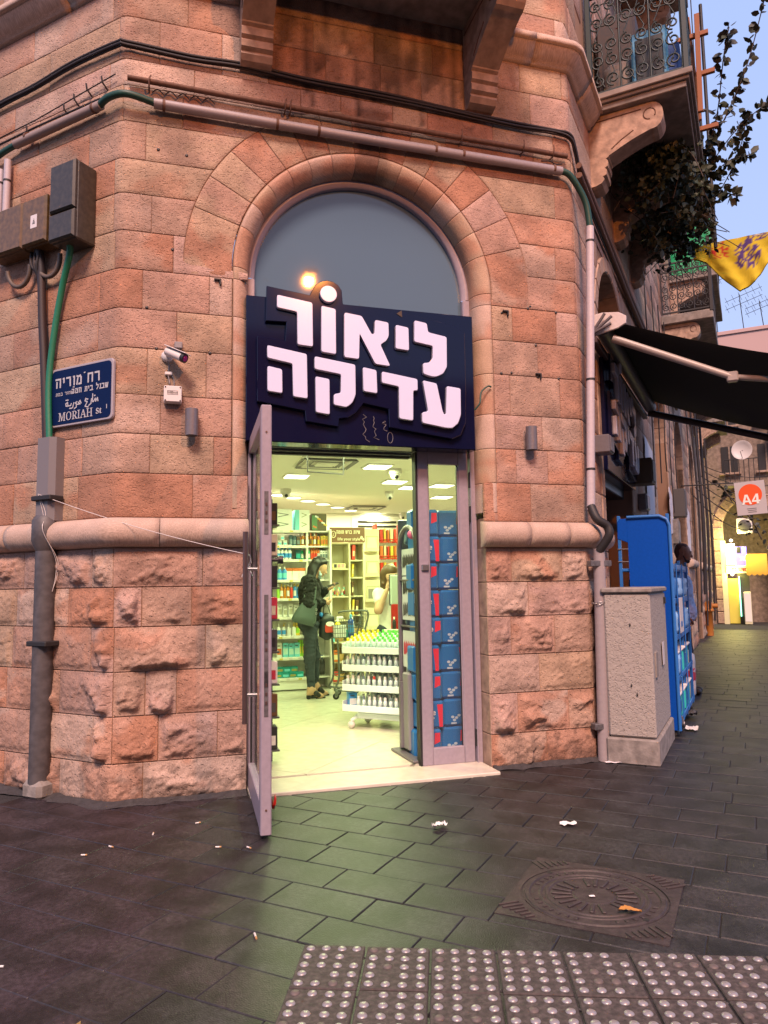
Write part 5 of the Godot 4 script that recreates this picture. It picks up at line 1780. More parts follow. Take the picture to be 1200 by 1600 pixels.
func bag(w: float, h: float, d: float, sd: int) -> ArrayMesh:
	var P := PackedVector3Array()
	var nx := 13
	var ny := 8
	for j in ny:
		var v := j / float(ny - 1)
		for i in nx:
			var a := TAU * i / float(nx - 1)
			var sq := pow(maxf(absf(cos(a)), absf(sin(a))), -0.75)
			var k := sq * (0.2 if j == 0 or j == ny - 1 else 1.0) * (1.0 - 0.12 * pow(2.0 * v - 1.0, 4.0))
			k *= 1.0 + 0.10 * nz.get_noise_3d(cos(a) * 2.0 + sd * 3.0, v * 3.0, sin(a) * 2.0)
			P.append(Vector3(-cos(a) * w / 2 * k, v * h, sin(a) * d / 2 * k))
	return grid_mesh(P, PackedColorArray(), PackedVector2Array(), nx, ny)

func blue_rack() -> void:
	var r := at_wall("display_rack", "tall blue plastic display rack standing behind the concrete cabinet", "display rack", 1.15, 0, 0.06)
	# x away from the viewer, z out of the wall
	var end := Transform3D(Basis(Vector3(0, 0, 1), Vector3.UP, Vector3(-1, 0, 0)), Vector3.ZERO)
	var st := st_new()
	var outer := PackedVector2Array([Vector2(0.10, 0.06), Vector2(0.475, 0.06), Vector2(0.475, 1.93)])
	for k in 7:
		var a := PI / 2 * k / 6.0
		outer.append(Vector2(0.385 + 0.09 * cos(a), 1.93 + 0.09 * sin(a)))
	outer.append(Vector2(0.10, 2.02))
	prism(st, outer, 0.02, end, 0.004)
	obj("end_panel", st, M.rack_blue, r)
	obj("panel_rim", tubem([Vector3(-0.006, 0.06, 0.475), Vector3(-0.006, 1.93, 0.475), Vector3(-0.006, 1.985, 0.455), Vector3(-0.006, 2.02, 0.39), Vector3(-0.006, 2.02, 0.10)], 0.016, 10), M.crate_blue, r)
	st = st_new()
	prism(st, PackedVector2Array([Vector2(0.005, 1.82), Vector2(0.10, 1.78), Vector2(0.10, 2.01), Vector2(0.03, 2.01), Vector2(0.01, 1.98)]), 0.02, end, 0.003)
	obj("corner_plate", st, M.rack_blue, r)
	st = st_new(true)
	for y in [1.60, 1.20, 1.72]:
		tube(st, [Vector3(0.0, y, 0.0), Vector3(0.0, y, 0.10)], 0.005, 6)
	obj("side_wire", st, M.steel, r)
	for x in [0.02, 0.9, 1.72]:
		for z in [0.02, 0.46]:
			obj("post", boxm(Vector3(0.03, 1.98 if x < 0.1 else 1.56, 0.03), 0.004, Vector3(x, 0.06 + (0.99 if x < 0.1 else 0.78), z)), M.crate_blue, r)
	for y in [0.10, 0.48, 0.86, 1.20, 1.52]:
		obj("shelf_tray", boxm(Vector3(1.72, 0.03, 0.46), 0.006, Vector3(0.88, y, 0.24)), M.crate_blue, r)
		obj("shelf_lip", boxm(Vector3(1.72, 0.05, 0.014), 0.004, Vector3(0.88, y + 0.025, 0.475)), M.crate_blue, r)
	for k in 3:
		obj("front_wire", tubem([Vector3(0.6 * k + 0.25, 0.12, 0.492), Vector3(0.6 * k + 0.25, 1.58, 0.492)], 0.006, 6), M.crate_blue, r)
	for x in [0.06, 1.68]:
		for z in [0.05, 0.43]:
			obj("caster", lathem([Vector2(0, 0), Vector2(0.03, 0.005), Vector2(0.035, 0.04), Vector2(0.012, 0.07)], 10), M.dark_grey, r).position = Vector3(x, 0.0, z)
	# what stands on it
	var lv := [[1.215, "topmost", 0.26], [0.875, "middle", 0.28], [0.495, "third", 0.26]]
	for q in lv:
		for k in (3 if q[0] > 0.6 else 1):
			var b := at_wall("bagged_goods", "pale blue wrapped bag on the rack's %s shelf, %s along it" % [q[1], ["nearest", "second", "third"][k]], "bag", 1.15 + 0.32 + 0.55 * k, q[0], 0.33, "blue wrapped bags on the display rack")
			obj("wrap", bag(0.50, q[2], 0.44, k + int(q[0] * 9)), M.pale_blue_film if (k + int(q[0] * 10)) % 3 else M.crate_blue, b)
	for k in 2:
		for l in 2:
			var tb := at_wall("storage_tub", "teal plastic tub with white rim on the rack's %s shelf, %s" % [["lowest", "second lowest"][l], ["near end", "farther along"][k]], "tub", 1.15 + 0.38 + 0.72 * k, 0.118 + 0.38 * l, 0.34, "teal tubs on the display rack")
			obj("tub_body", boxm(Vector3(0.60, 0.24, 0.37), 0.02, Vector3(0, 0.12, 0)), M.teal, tb)
			obj("tub_rim", boxm(Vector3(0.64, 0.025, 0.41), 0.008, Vector3(0, 0.245, 0)), M.white_plastic, tb)
			obj("tub_label", boxm(Vector3(0.16, 0.10, 0.004), 0.0, Vector3(-0.1, 0.12, 0.187)), M.crate_blue, tb)
	var nt := at_wall("paper_notice", "white paper sheet fixed on the front of the blue rack", "notice", 1.55, 0.92, 0.565)
	obj("sheet", boxm(Vector3(0.34, 0.33, 0.003), 0.0, Vector3(0, 0.165, 0)), M.white_plastic, nt)
	obj("print", boxm(Vector3(0.14, 0.05, 0.002), 0.0, Vector3(-0.03, 0.08, 0.003)), M.crate_blue, nt)
	var pk := at_wall("pillow_pack", "white and red pack leaning at the far end of the blue rack", "pack", 3.2, 0.02, 0.42)
	obj("wrap", bag(0.26, 0.62, 0.24, 9), M.white_plastic, pk)
	obj("print_band", bag(0.265, 0.22, 0.245, 9), paint("pack_red", 0.42, 0.03, 0.06, 0.4), pk).position = Vector3(0, 0.20, 0)
	for k in 3:
		var rg := at_wall("rubbish_scrap", ["grey crushed scrap under the blue rack's near corner", "flat pale scrap on the paving by the blue rack", "dark scrap farther along under the blue rack"][k], "rubbish", [1.35, 1.55, 2.2][k], 0, [0.50, 0.60, 0.55][k])
		obj("scrap", crumpled(0.16, 0.12, [0.12, 0.02, 0.06][k], 20 + k), [M.lamp_grey, M.white_plastic, M.dark_grey][k], rg)

func awning() -> void:
	var a := at_wall("shop_awning", "black retractable awning over the side street with white end cap", "awning", 0, 0, 0)
	# cassette along the wall
	obj("cassette", tubem([Vector3(0.52, 3.70, 0.12), Vector3(3.95, 3.70, 0.12)], 0.075, 14), M.dark_grey, a)
	var st := st_new()
	var cap := Transform3D(Basis(Vector3(0, 0, 1), Vector3.UP, Vector3(-1, 0, 0)), Vector3(0.49, 0, 0))
	prism(st, PackedVector2Array([Vector2(0.025, 3.63), Vector2(0.03, 3.82), Vector2(0.13, 3.83), Vector2(0.27, 3.81), Vector2(0.335, 3.765), Vector2(0.33, 3.70), Vector2(0.26, 3.665), Vector2(0.045, 3.625)]), 0.02, cap, 0.004)
	obj("end_cap", st, M.awning_cap, a)
	for q in [[0.10, 0.16, 3.80], [0.13, 0.22, 3.765], [0.12, 0.21, 3.70]]:
		obj("bracket_bar", tubem([Vector3(0.46, 3.635, 0.03), Vector3(0.44, q[2], q[1])], 0.014, 8), M.lamp_grey, a)
	# cloth: from the cassette out and down to the front bar, slightly sagging
	var P := PackedVector3Array()
	for j in 12:
		var s := j / 11.0
		for i in 9:
			var u := i / 8.0
			var y := lerpf(3.765, 3.06, s) - 0.05 * sin(PI * s) - 0.02 * sin(PI * u)
			P.append(Vector3(lerpf(0.52, 3.92, u), y, lerpf(0.16, 2.05, s)))
	var top := PackedVector3Array()
	for p in P:
		top.append(p + Vector3(0, 0.006, 0))
	st = st_new(true)
	grid_into(st, top, PackedColorArray(), PackedVector2Array(), 9, 12)
	obj("cloth", (func(): st.generate_normals(); return st.commit()).call(), M.awning_cloth, a)
	obj("front_bar", boxm(Vector3(3.46, 0.11, 0.06), 0.01, Vector3(2.22, 3.02, 2.07)), M.dark_grey, a)
	st = st_new()
	box(st, xf(Vector3(2.22, 2.90, 2.09)), Vector3(3.44, 0.20, 0.006))
	obj("valance", st, M.awning_cloth, a)
	obj("near_arm", tubem([Vector3(0.57, 3.60, 0.20), Vector3(0.66, 3.13, 1.15)], [0.036, 0.03], 12), M.awning_arm, a)
	obj("near_arm", tubem([Vector3(0.66, 3.13, 1.15), Vector3(1.02, 3.03, 2.02)], 0.026, 12), M.awning_arm, a)
	obj("elbow", boxm(Vector3(0.06, 0.09, 0.09), 0.012, Vector3(0.66, 3.13, 1.15)), M.awning_arm, a)
	obj("far_arm", tubem([Vector3(3.90, 3.62, 0.10), Vector3(3.90, 3.14, 1.48)], 0.045, 10), paint("arm_brown", 0.05, 0.028, 0.024, 0.5), a)
	obj("far_arm", tubem([Vector3(3.90, 3.14, 1.48), Vector3(3.6, 3.02, 2.02)], 0.035, 10), M.arm_brown, a)
	obj("wall_rail", boxm(Vector3(3.5, 0.06, 0.06), 0.006, Vector3(2.2, 3.58, 0.05)), M.arm_brown, a)

func spiral(c: Vector2, r: float, turns: float, a0: float, hand: float, n := 22) -> Array:
	var out := []
	for k in n + 1:
		var s := k / float(n)
		var rr := r * (1.0 - 0.82 * s)
		var a := a0 + hand * TAU * turns * s
		out.append(c + Vector2(cos(a), sin(a)) * rr)
	return out

func scroll_panel(st: SurfaceTool, w: float, h: float, t: Transform3D, cols: int) -> void:
	var cw := w / cols
	var lift := func(pts: Array) -> Array:
		var o := []
		for p in pts:
			o.append(t * Vector3(p.x, p.y, 0))
		return o
	for k in cols + 1:
		tube(st, [t * Vector3(cw * k, 0, 0), t * Vector3(cw * k, h, 0)], 0.010, 6)
	for k in cols:
		var x := cw * (k + 0.5)
		for s in [-1.0, 1.0]:
			for q in [[0.10, 0.075, -1.0], [0.30, 0.07, 1.0], [0.46, 0.065, -1.0], [0.70, 0.07, 1.0], [0.88, 0.06, -1.0]]:
				var c := Vector2(x + s * cw * 0.24, h * q[0] + 0.02)
				tube(st, lift.call(spiral(c, minf(q[1], cw * 0.26), 1.5, PI / 2 * q[2] * s, s * q[2], 20)), 0.009, 5)
			tube(st, lift.call([Vector2(x + s * cw * 0.05, h * 0.05), Vector2(x + s * cw * 0.30, h * 0.20), Vector2(x + s * cw * 0.08, h * 0.40), Vector2(x + s * cw * 0.34, h * 0.56), Vector2(x + s * cw * 0.05, h * 0.74), Vector2(x + s * cw * 0.3, h * 0.95)]), 0.006, 5)
		var ring := []
		for a in 16:
			ring.append(Vector2(x + cw * 0.42 * cos(TAU * a / 16.0), h * 0.80 + cw * 0.42 * sin(TAU * a / 16.0)))
		tube(st, lift.call(ring), 0.006, 5, true)

func balcony_rail() -> void:
	# first balcony: near end, front, corner post
	var r := at_wall("balcony_railing", "dark green wrought iron scroll railing of the nearest balcony", "railing", 0, 6.185, 0)
	var st := st_new(true)
	scroll_panel(st, 0.84, 1.02, Transform3D(Basis(Vector3(0, 0, 1), Vector3.UP, Vector3(-1, 0, 0)), Vector3(0.93, 0.03, 0.06)), 3)
	obj("end_scrolls", st, M.iron_green, r)
	st = st_new(true)
	scroll_panel(st, 2.95, 1.02, xf(Vector3(0.95, 0.03, 0.93)), 10)
	obj("front_scrolls", st, M.iron_green, r)
	st = st_new()
	for y in [0.03, 1.06]:
		box(st, xf(Vector3(0.93, y, 0.49)), Vector3(0.03, 0.022, 0.90), 0.003)
		box(st, xf(Vector3(2.42, y, 0.93)), Vector3(3.0, 0.022, 0.03), 0.003)
	obj("rail", st, M.iron_green, r)
	for q in [[0.93, 0.93], [0.93, 0.05], [3.92, 0.93]]:
		obj("post", boxm(Vector3(0.05, 1.5, 0.05), 0.005, Vector3(q[0], 0.75, q[1])), M.iron_green, r)
	# things kept on it
	var goods := [["dark brown wooden cupboard standing on the nearest balcony", "cupboard", 1.9, 0.25, 1.1, 1.15, 0.4, paint("cupboard_brown", 0.045, 0.03, 0.028, 0.7)],
		["blue plastic bin on the nearest balcony behind the scrolls", "bin", 1.25, 0.74, 0.30, 0.45, 0.26, paint("bin_blue", 0.01, 0.06, 0.24, 0.4)],
		["pale blue crate frame with dark inside on the nearest balcony", "crate", 1.12, 0.60, 0.16, 0.62, 0.34, paint("crate_pale", 0.06, 0.24, 0.42, 0.5)],
		["light grey sack behind the railing of the nearest balcony", "sack", 1.35, 0.30, 0.36, 0.55, 0.34, paint("sack_grey", 0.20, 0.18, 0.17, 0.8)],
		["red bucket high on the goods of the nearest balcony", "bucket", 1.45, 0.28, 0.22, 0.20, 0.22, paint("bucket_red", 0.45, 0.03, 0.02, 0.5)]]
	for k in goods.size():
		var q: Array = goods[k]
		var g := at_wall("balcony_" + q[1], q[0], q[1], q[2], 6.19 if k < 4 else 6.95, q[3])
		if q[1] == "sack":
			obj("cloth", bag(q[4], q[5], q[6], 3), q[7], g)
		elif q[1] == "bucket":
			obj("bucket_wall", lathem([Vector2(0, 0), Vector2(0.09, 0), Vector2(0.12, 0.2), Vector2(0.125, 0.2)], 16), q[7], g)
		else:
			obj("case", boxm(Vector3(q[4], q[5], q[6]), 0.02, Vector3(0, q[5] / 2, 0)), q[7], g)
			if q[1] == "crate":
				obj("inside", boxm(Vector3(0.02, q[5] * 0.78, q[6] * 0.76), 0.01, Vector3(-q[4] / 2 - 0.004, q[5] / 2 - 0.02, 0)), M.black_plastic, g)
			elif q[1] == "cupboard":
				obj("door", boxm(Vector3(0.02, q[5] * 0.9, q[6] * 0.9), 0.006, Vector3(-q[4] / 2 - 0.008, q[5] / 2, 0)), q[7], g)
	var wood := paint("orange_wood", 0.24, 0.085, 0.03, 0.7)
	var d := at_wall("drying_frame", "orange wooden frame sticking out over the balcony's edge", "frame", 2.0, 6.2, 1.0)
	for q in [[Vector3(0, 0.0, -0.2), Vector3(0, 0.0, 0.16)], [Vector3(0, 0.62, -0.2), Vector3(0, 0.62, 0.16)], [Vector3(-0.1, 1.0, -0.2), Vector3(-0.1, 1.0, 0.12)], [Vector3(0.0, 0.1, -0.02), Vector3(0.0, 1.3, -0.08)], [Vector3(-0.15, 0.1, 0.0), Vector3(-0.15, 1.2, 0.02)]]:
		var s4 := st_new()
		var dir: Vector3 = q[1] - q[0]
		box(s4, Transform3D(Basis.looking_at(dir, Vector3.RIGHT), (q[0] + q[1]) / 2), Vector3(0.05, 0.042, dir.length()), 0.004)
		obj("batten", s4, wood, d)
	var ps := at_wall("iron_pole", "thin dark iron pole rising at the far end of the nearest balcony", "pole", 3.95, 5.7, 1.02)
	obj("shaft", tubem([Vector3(0, 0, 0), Vector3(0, 3.4, 0)], 0.022, 8), M.iron, ps)
	for y in [0.75, 1.35, 1.9]:
		obj("tie", tubem([Vector3(0, y, 0), Vector3(-0.1, y - 0.05, -0.32)], 0.02, 6), M.iron, ps)
	for k in 2:
		obj("stay_wire", tubem([Vector3(-0.3 - 0.2 * k, 0.4, -0.1), Vector3(-0.3 - 0.2 * k, 3.3, -0.1)], 0.004, 5), M.iron, ps)
	# farther balconies
	far_balcony(7.4, 9.8, 5.95, 0.85, "second balcony along the side wall with scrolled iron railing above the awning", false)
	far_balcony(9.6, 12.6, 7.55, 0.9, "upper balcony on the side wall hung with a green tarpaulin", true)
	far_balcony(12.9, 14.8, 5.95, 0.75, "third balcony along the side wall, seen under the awning's far end", false)
	far_balcony(16.6, 18.9, 5.95, 0.72, "last balcony of the side wall, on two carved brackets", false)
	far_balcony(2.6, 4.6, 9.6, 0.85, "highest balcony at the top edge, over the nearest one", false)

func far_balcony(t0: float, t1: float, y: float, n: float, label: String, tarp: bool) -> void:
	var b := at_wall("balcony", label, "balcony", t0, y, 0)
	var L := t1 - t0
	obj("slab", boxm(Vector3(L, 0.16, n), 0.012, Vector3(L / 2, 0.08, n / 2)), M.plaster, b)
	for x in [0.2, L - 0.25]:
		var c := corbel(xf(Vector3(x, -0.725, 0)), 0.22, b, M.jamb_stone)
		c.scale.z = n / 0.95
	var st := st_new(true)
	scroll_panel(st, n - 0.06, 0.9, Transform3D(Basis(Vector3(0, 0, 1), Vector3.UP, Vector3(-1, 0, 0)), Vector3(0.02, 0.2, 0.03)), 3)
	obj("end_scrolls", st, M.iron, b)
	st = st_new(true)
	for k in int(L / 0.16) + 1:
		tube(st, [Vector3(k * 0.16, 0.16, n - 0.03), Vector3(k * 0.16, 1.1, n - 0.03)], 0.008, 5)
	obj("front_bars", st, M.iron, b)
	st = st_new()
	for yy in [0.2, 0.95, 1.1]:
		box(st, xf(Vector3(L / 2, yy, n - 0.03)), Vector3(L, 0.025, 0.03))
		box(st, xf(Vector3(0.02, yy, n / 2)), Vector3(0.03, 0.025, n - 0.06))
	obj("rail", st, M.iron, b)
	obj("corner_post", boxm(Vector3(0.06, 1.35, 0.06), 0.006, Vector3(0.02, 0.80, n - 0.02)), M.iron, b)
	if tarp:
		var P := PackedVector3Array()
		for j in 8:
			for i in 14:
				P.append(Vector3(0.06 + 0.02 * sin(i * 1.7 + j), 0.12 + 1.6 * j / 7.0, 0.05 + (n - 0.1) * i / 13.0))
		var tp := tag(obj("green_tarpaulin", grid_mesh(P, PackedColorArray(), PackedVector2Array(), 14, 8), paint("tarp_green", 0.005, 0.30, 0.11, 0.5)), "bright green tarpaulin hung across the end of the upper balcony", "tarpaulin")
		tp.transform = Transform3D(rb(), rw(t0 - 0.06, y, 0))

# ------------------------------------------------------------------ leaves
func leaf_shape() -> ArrayMesh:
	var st := st_new(true)
	var P := [Vector3(0, 0, 0), Vector3(0.28, 0.04, 0.32), Vector3(0.68, 0.05, 0.28), Vector3(1, -0.03, 0), Vector3(0.68, 0.05, -0.28), Vector3(0.28, 0.04, -0.32), Vector3(0.5, -0.02, 0)]
	for k in 6:
		tri(st, P[6], P[k], P[(k + 1) % 6])
	return done(st)

func vine() -> void:
	var v := thing("climbing_vine", "dark leafy climbing plant trailing from the balcony across the sky", "plant")
	var lf := leaf_shape()
	var stems := [
		[[2.6, 6.25, 1.0], [2.5, 6.6, 1.25], [2.4, 7.1, 1.5], [2.3, 7.9, 1.75]],
		[[2.6, 6.2, 1.0], [2.3, 6.5, 1.15], [2.1, 7.0, 1.25], [2.0, 7.25, 1.32]],
		[[2.7, 6.1, 1.0], [2.5, 6.35, 1.3], [2.4, 6.5, 1.6], [2.3, 6.45, 1.85]],
		[[2.7, 6.0, 1.0], [2.6, 6.1, 1.25], [2.5, 6.05, 1.45]],
		[[2.8, 5.95, 0.95], [2.6, 5.75, 1.15], [2.5, 5.62, 1.28]],
		[[3.6, 6.0, 0.9], [3.4, 6.3, 1.2], [3.3, 6.7, 1.4], [3.2, 7.0, 1.45]],
		[[2.2, 5.9, 0.3], [2.4, 5.5, 0.35], [2.5, 5.2, 0.5]], [[2.2, 5.9, 0.7], [2.3, 5.6, 0.7], [2.4, 5.45, 0.85]]]
	var stem_mesh := st_new(true)
	var singles := []
	var xs: Array[Transform3D] = []
	var cols: Array[Color] = []
	for s in stems:
		var pts := []
		for q in s:
			pts.append(rw(q[0], q[1], q[2]))
		var c := curve(pts, 10)
		tube(stem_mesh, c, 0.006, 5)
		for k in c.size():
			for j in 3:
				var d := Vector3(rng.randfn(), rng.randfn() - 0.3, rng.randfn()).normalized()
				var up := Vector3(rng.randfn(), rng.randfn(), rng.randfn()).normalized()
				var b := Basis(d, up.cross(d).normalized().cross(d) * -1.0, up.cross(d).normalized())
				var sc := rng.randf_range(0.065, 0.115)
				singles.append([Transform3D(b.orthonormalized().scaled(Vector3.ONE * sc), c[k] + d * 0.015), rng.randf()])
	# the mass under and along the slab
	for k in 6000:
		var t := 1.7 + 2.3 * pow(rng.randf(), 1.3)
		var n := clampf(0.62 + rng.randfn() * 0.22, 0.05, 1.0)
		var y := 5.97 - minf(absf(rng.randfn()) * 0.22, 0.50) - 0.06 * (t - 2.0) + 0.10 * nz.get_noise_2d(t * 2.0, n * 3.0)
		if n > 0.98:
			y += rng.randf_range(0.0, 0.35) * clampf((n - 0.98) * 4.0, 0.0, 1.0)
		if y < 5.42 + (n - 0.35) * 0.40:
			continue
		if nz.get_noise_3d(t * 2.3, y * 2.6, n * 2.3) < -0.02:
			continue
		var d := Vector3(rng.randfn(), rng.randfn() - 0.4, rng.randfn()).normalized()
		var up := Vector3(rng.randfn(), rng.randfn(), rng.randfn()).normalized()
		var z := up.cross(d).normalized()
		var sc := rng.randf_range(0.045, 0.09)
		xs.append(Transform3D(Basis(d, z.cross(d), z).orthonormalized().scaled(Vector3.ONE * sc), rw(t, y, n)))
		var b := rng.randf_range(0.5, 1.3)
		cols.append(Color(0.030 * b, 0.040 * b, 0.016 * b))
	for k in 26:
		var t := rng.randf_range(1.8, 4.2)
		var a := rw(t, 5.98, rng.randf_range(0.2, 1.0))
		tube(stem_mesh, curve([a, a + Vector3(rng.randf_range(-0.2, 0.2), -0.2, rng.randf_range(-0.2, 0.2)), a + Vector3(rng.randf_range(-0.4, 0.4), -0.5, rng.randf_range(-0.3, 0.3))], 5), 0.005, 5)
	obj("stem", stem_mesh, M.bark, v)
	var dark := paint("leaf_dark", 0.022, 0.026, 0.020, 0.6)
	var green := paint("leaf_green", 0.035, 0.046, 0.022, 0.6)
	for k in singles.size():
		if k < 280:
			obj("leaf", lf, dark if singles[k][1] < 0.6 else green, v).transform = singles[k][0]
		else:
			xs.append(singles[k][0])
			cols.append(Color(0.028, 0.036, 0.018))
	var mm := MultiMesh.new()
	mm.transform_format = MultiMesh.TRANSFORM_3D
	mm.use_colors = true
	mm.mesh = lf
	mm.instance_count = xs.size()
	for k in xs.size():
		mm.set_instance_transform(k, xs[k])
		mm.set_instance_color(k, cols[k])
	var mi := MultiMeshInstance3D.new()
	mi.name = "foliage"
	mi.multimesh = mm
	mi.material_override = M.leaf
	mi.set_meta("kind", "stuff")
	v.add_child(mi)

func yellow_shirt() -> void:
	var p := at_wall("washing_pole", "thin pale pole sticking out over the street with a yellow shirt on it", "pole", 4.2, 5.855, 0.35)
	obj("shaft", tubem([Vector3(0, 0, 0), Vector3(0, 0.0, 1.6)], 0.016, 8), M.awning_arm, p)
	# the cloth hangs in the plane across the street: x runs out of the wall here
	var s := at_wall("yellow_shirt", "yellow T-shirt with red and purple print hung over the washing pole", "shirt", 4.2, 0, 0)
	var top := [[0.74, 5.84], [0.90, 5.875], [1.10, 5.872], [1.30, 5.87], [1.50, 5.872], [1.68, 5.87], [1.80, 5.87]]
	var low := [[0.74, 5.70], [0.90, 5.62], [1.07, 5.38], [1.27, 5.15], [1.45, 5.25], [1.60, 5.45], [1.78, 5.70]]
	for side in 2:
		var P := PackedVector3Array()
		var C := PackedColorArray()
		var nx := 40
		var ny := 26
		for j in ny:
			var v := j / float(ny - 1)
			for i in nx:
				var u := i / float(nx - 1) * 6.0
				var k := mini(int(u), 5)
				var f := u - k
				var f2 := f * f * (3 - 2 * f)
				var a := Vector2(lerpf(low[k][0], low[k + 1][0], f2), lerpf(low[k][1], low[k + 1][1], f2))
				var b := Vector2(lerpf(top[k][0], top[k + 1][0], f), lerpf(top[k][1], top[k + 1][1], f))
				var q := a.lerp(b, v)
				var fold := 0.025 * sin(q.x * 28.0 + q.y * 14.0) * (1.0 - v * 0.6) + 0.02 * nz.get_noise_2d(q.x * 5.0, q.y * 5.0)
				P.append(Vector3((-0.016 if side == 0 else 0.03) - fold * (0.4 + 0.6 * (1.0 - v)), q.y, q.x))
				var c := Color(0.52, 0.40, 0.02)
				if side == 0:
					var e := (q - Vector2(1.38, 5.62)) / Vector2(0.15, 0.20)
					if e.length() < 1.0 and nz.get_noise_2d(q.x * 16.0, q.y * 16.0) > -0.12:
						c = Color(0.07, 0.035, 0.16)
					var e2 := (q - Vector2(1.07, 5.74)) / Vector2(0.11, 0.12)
					if e2.length() < 1.0 and nz.get_noise_2d(q.x * 22.0 + 9.0, q.y * 22.0) > 0.05:
						c = Color(0.45, 0.035, 0.02)
					if v > 0.86 and u > 3.4:
						c = Color(0.07, 0.035, 0.16) if nz.get_noise_2d(q.x * 20.0, q.y * 30.0) > -0.1 else c
				C.append(c)
		obj("front" if side == 0 else "back", grid_mesh(P, C, PackedVector2Array(), nx, ny), M.vertex_paint, s)

# ------------------------------------------------------------------ inside the shop
const ROOM := [Vector2(0.15, -0.33), Vector2(3.50, -0.33), Vector2(6.25, -3.26), Vector2(6.25, -9.2), Vector2(-0.7, -9.2), Vector2(-0.7, -1.15)]

func flat_poly(poly: Array, y: float, thick: float) -> ArrayMesh:
	var p := PackedVector2Array()
	for q in poly:
		p.append(Vector2(q.x, -q.y))
	var st := st_new()
	prism(st, p, thick, Transform3D(Basis(Vector3.RIGHT, Vector3(0, 0, -1), Vector3.UP), Vector3(0, y, 0)))
	return done(st)

func shop() -> void:
	# shell
	var fl := struct("shop_floor", flat_poly(ROOM, FL - 0.012, 0.05), M.mortar)
	var k := 0
	for i in range(-14, 12):
		for j in range(-12, 4):
			var c := Vector3(1.768, 0, -0.67) + DR * (0.60 * (i + 0.5)) + NR * (0.60 * (j + 0.5))
			if not Geometry2D.is_point_in_polygon(Vector2(c.x, c.z), PackedVector2Array([Vector2(0.3, -0.42), Vector2(3.4, -0.42), Vector2(6.2, -3.3), Vector2(6.2, -8), Vector2(0.2, -8), Vector2(0.2, -1.2)])) or (c.x < 0.9):
				if not (c.z > -0.75 and c.z < -0.10 and c.x > 0.9 and c.x < 2.9):
					continue
			var st := st_new()
			var sq := PackedVector2Array()
			for q in [[-1, -1], [1, -1], [1, 1], [-1, 1]]:
				var p: Vector3 = c + DR * (q[0] * 0.2985) + NR * (q[1] * 0.2985)
				sq.append(Vector2(p.x, -p.z))
			var clip := Geometry2D.intersect_polygons(sq, PackedVector2Array([Vector2(0.93, 0.225), Vector2(2.73, 0.225), Vector2(6.2, 3.4), Vector2(6.2, 9.0), Vector2(-0.6, 9.0), Vector2(-0.6, 1.2)]))
			if clip.size() == 0 or clip[0].size() < 3:
				continue
			prism(st, clip[0], 0.02, Transform3D(Basis(Vector3.RIGHT, Vector3(0, 0, -1), Vector3.UP), Vector3(0, FL + 0.0006 * (k % 3), 0)), 0.0)
			obj("floor_tile", st, M.floor_tile, fl)
			k += 1
	var ce := struct("shop_ceiling", flat_poly(ROOM, CH + 0.06, 0.06), M.shop_paint)
	var w := st_new()
	for i in ROOM.size():
		var a: Vector2 = ROOM[i]
		var b: Vector2 = ROOM[(i + 1) % ROOM.size()]
		if i == 0:
			# the front: left and right of the opening, and above it
			for q in [[0.15, 0.90, -0.05, CH + 0.05], [2.76, 3.50, -0.05, CH + 0.05], [0.90, 2.76, 2.47, CH + 0.05]]:
				box(w, xf(Vector3((q[0] + q[1]) / 2, (q[2] + q[3]) / 2, -0.35)), Vector3(q[1] - q[0], q[3] - q[2], 0.06))
			continue
		var d := (b - a)
		var mid := (a + b) / 2
		var nn := Vector2(d.y, -d.x).normalized() * 0.05
		box(w, Transform3D(Basis(Vector3.UP, atan2(-d.y, d.x)), Vector3(mid.x + nn.x, CH / 2, mid.y + nn.y)), Vector3(d.length() + 0.1, CH + 0.2, 0.08))
	struct("shop_walls", w, M.shop_paint)
	# lower bulkhead at the back
	w = st_new()
	box(w, xf(Vector3(4.2, 2.56, -8.3)), Vector3(4.0, 0.32, 1.7), 0.01)
	struct("shop_bulkhead", w, M.shop_paint)
	lights()
	ceiling_things()
	shelving()
	bookcase()
	cart()
	bottle_stand()
	gate_and_packs()
	till()

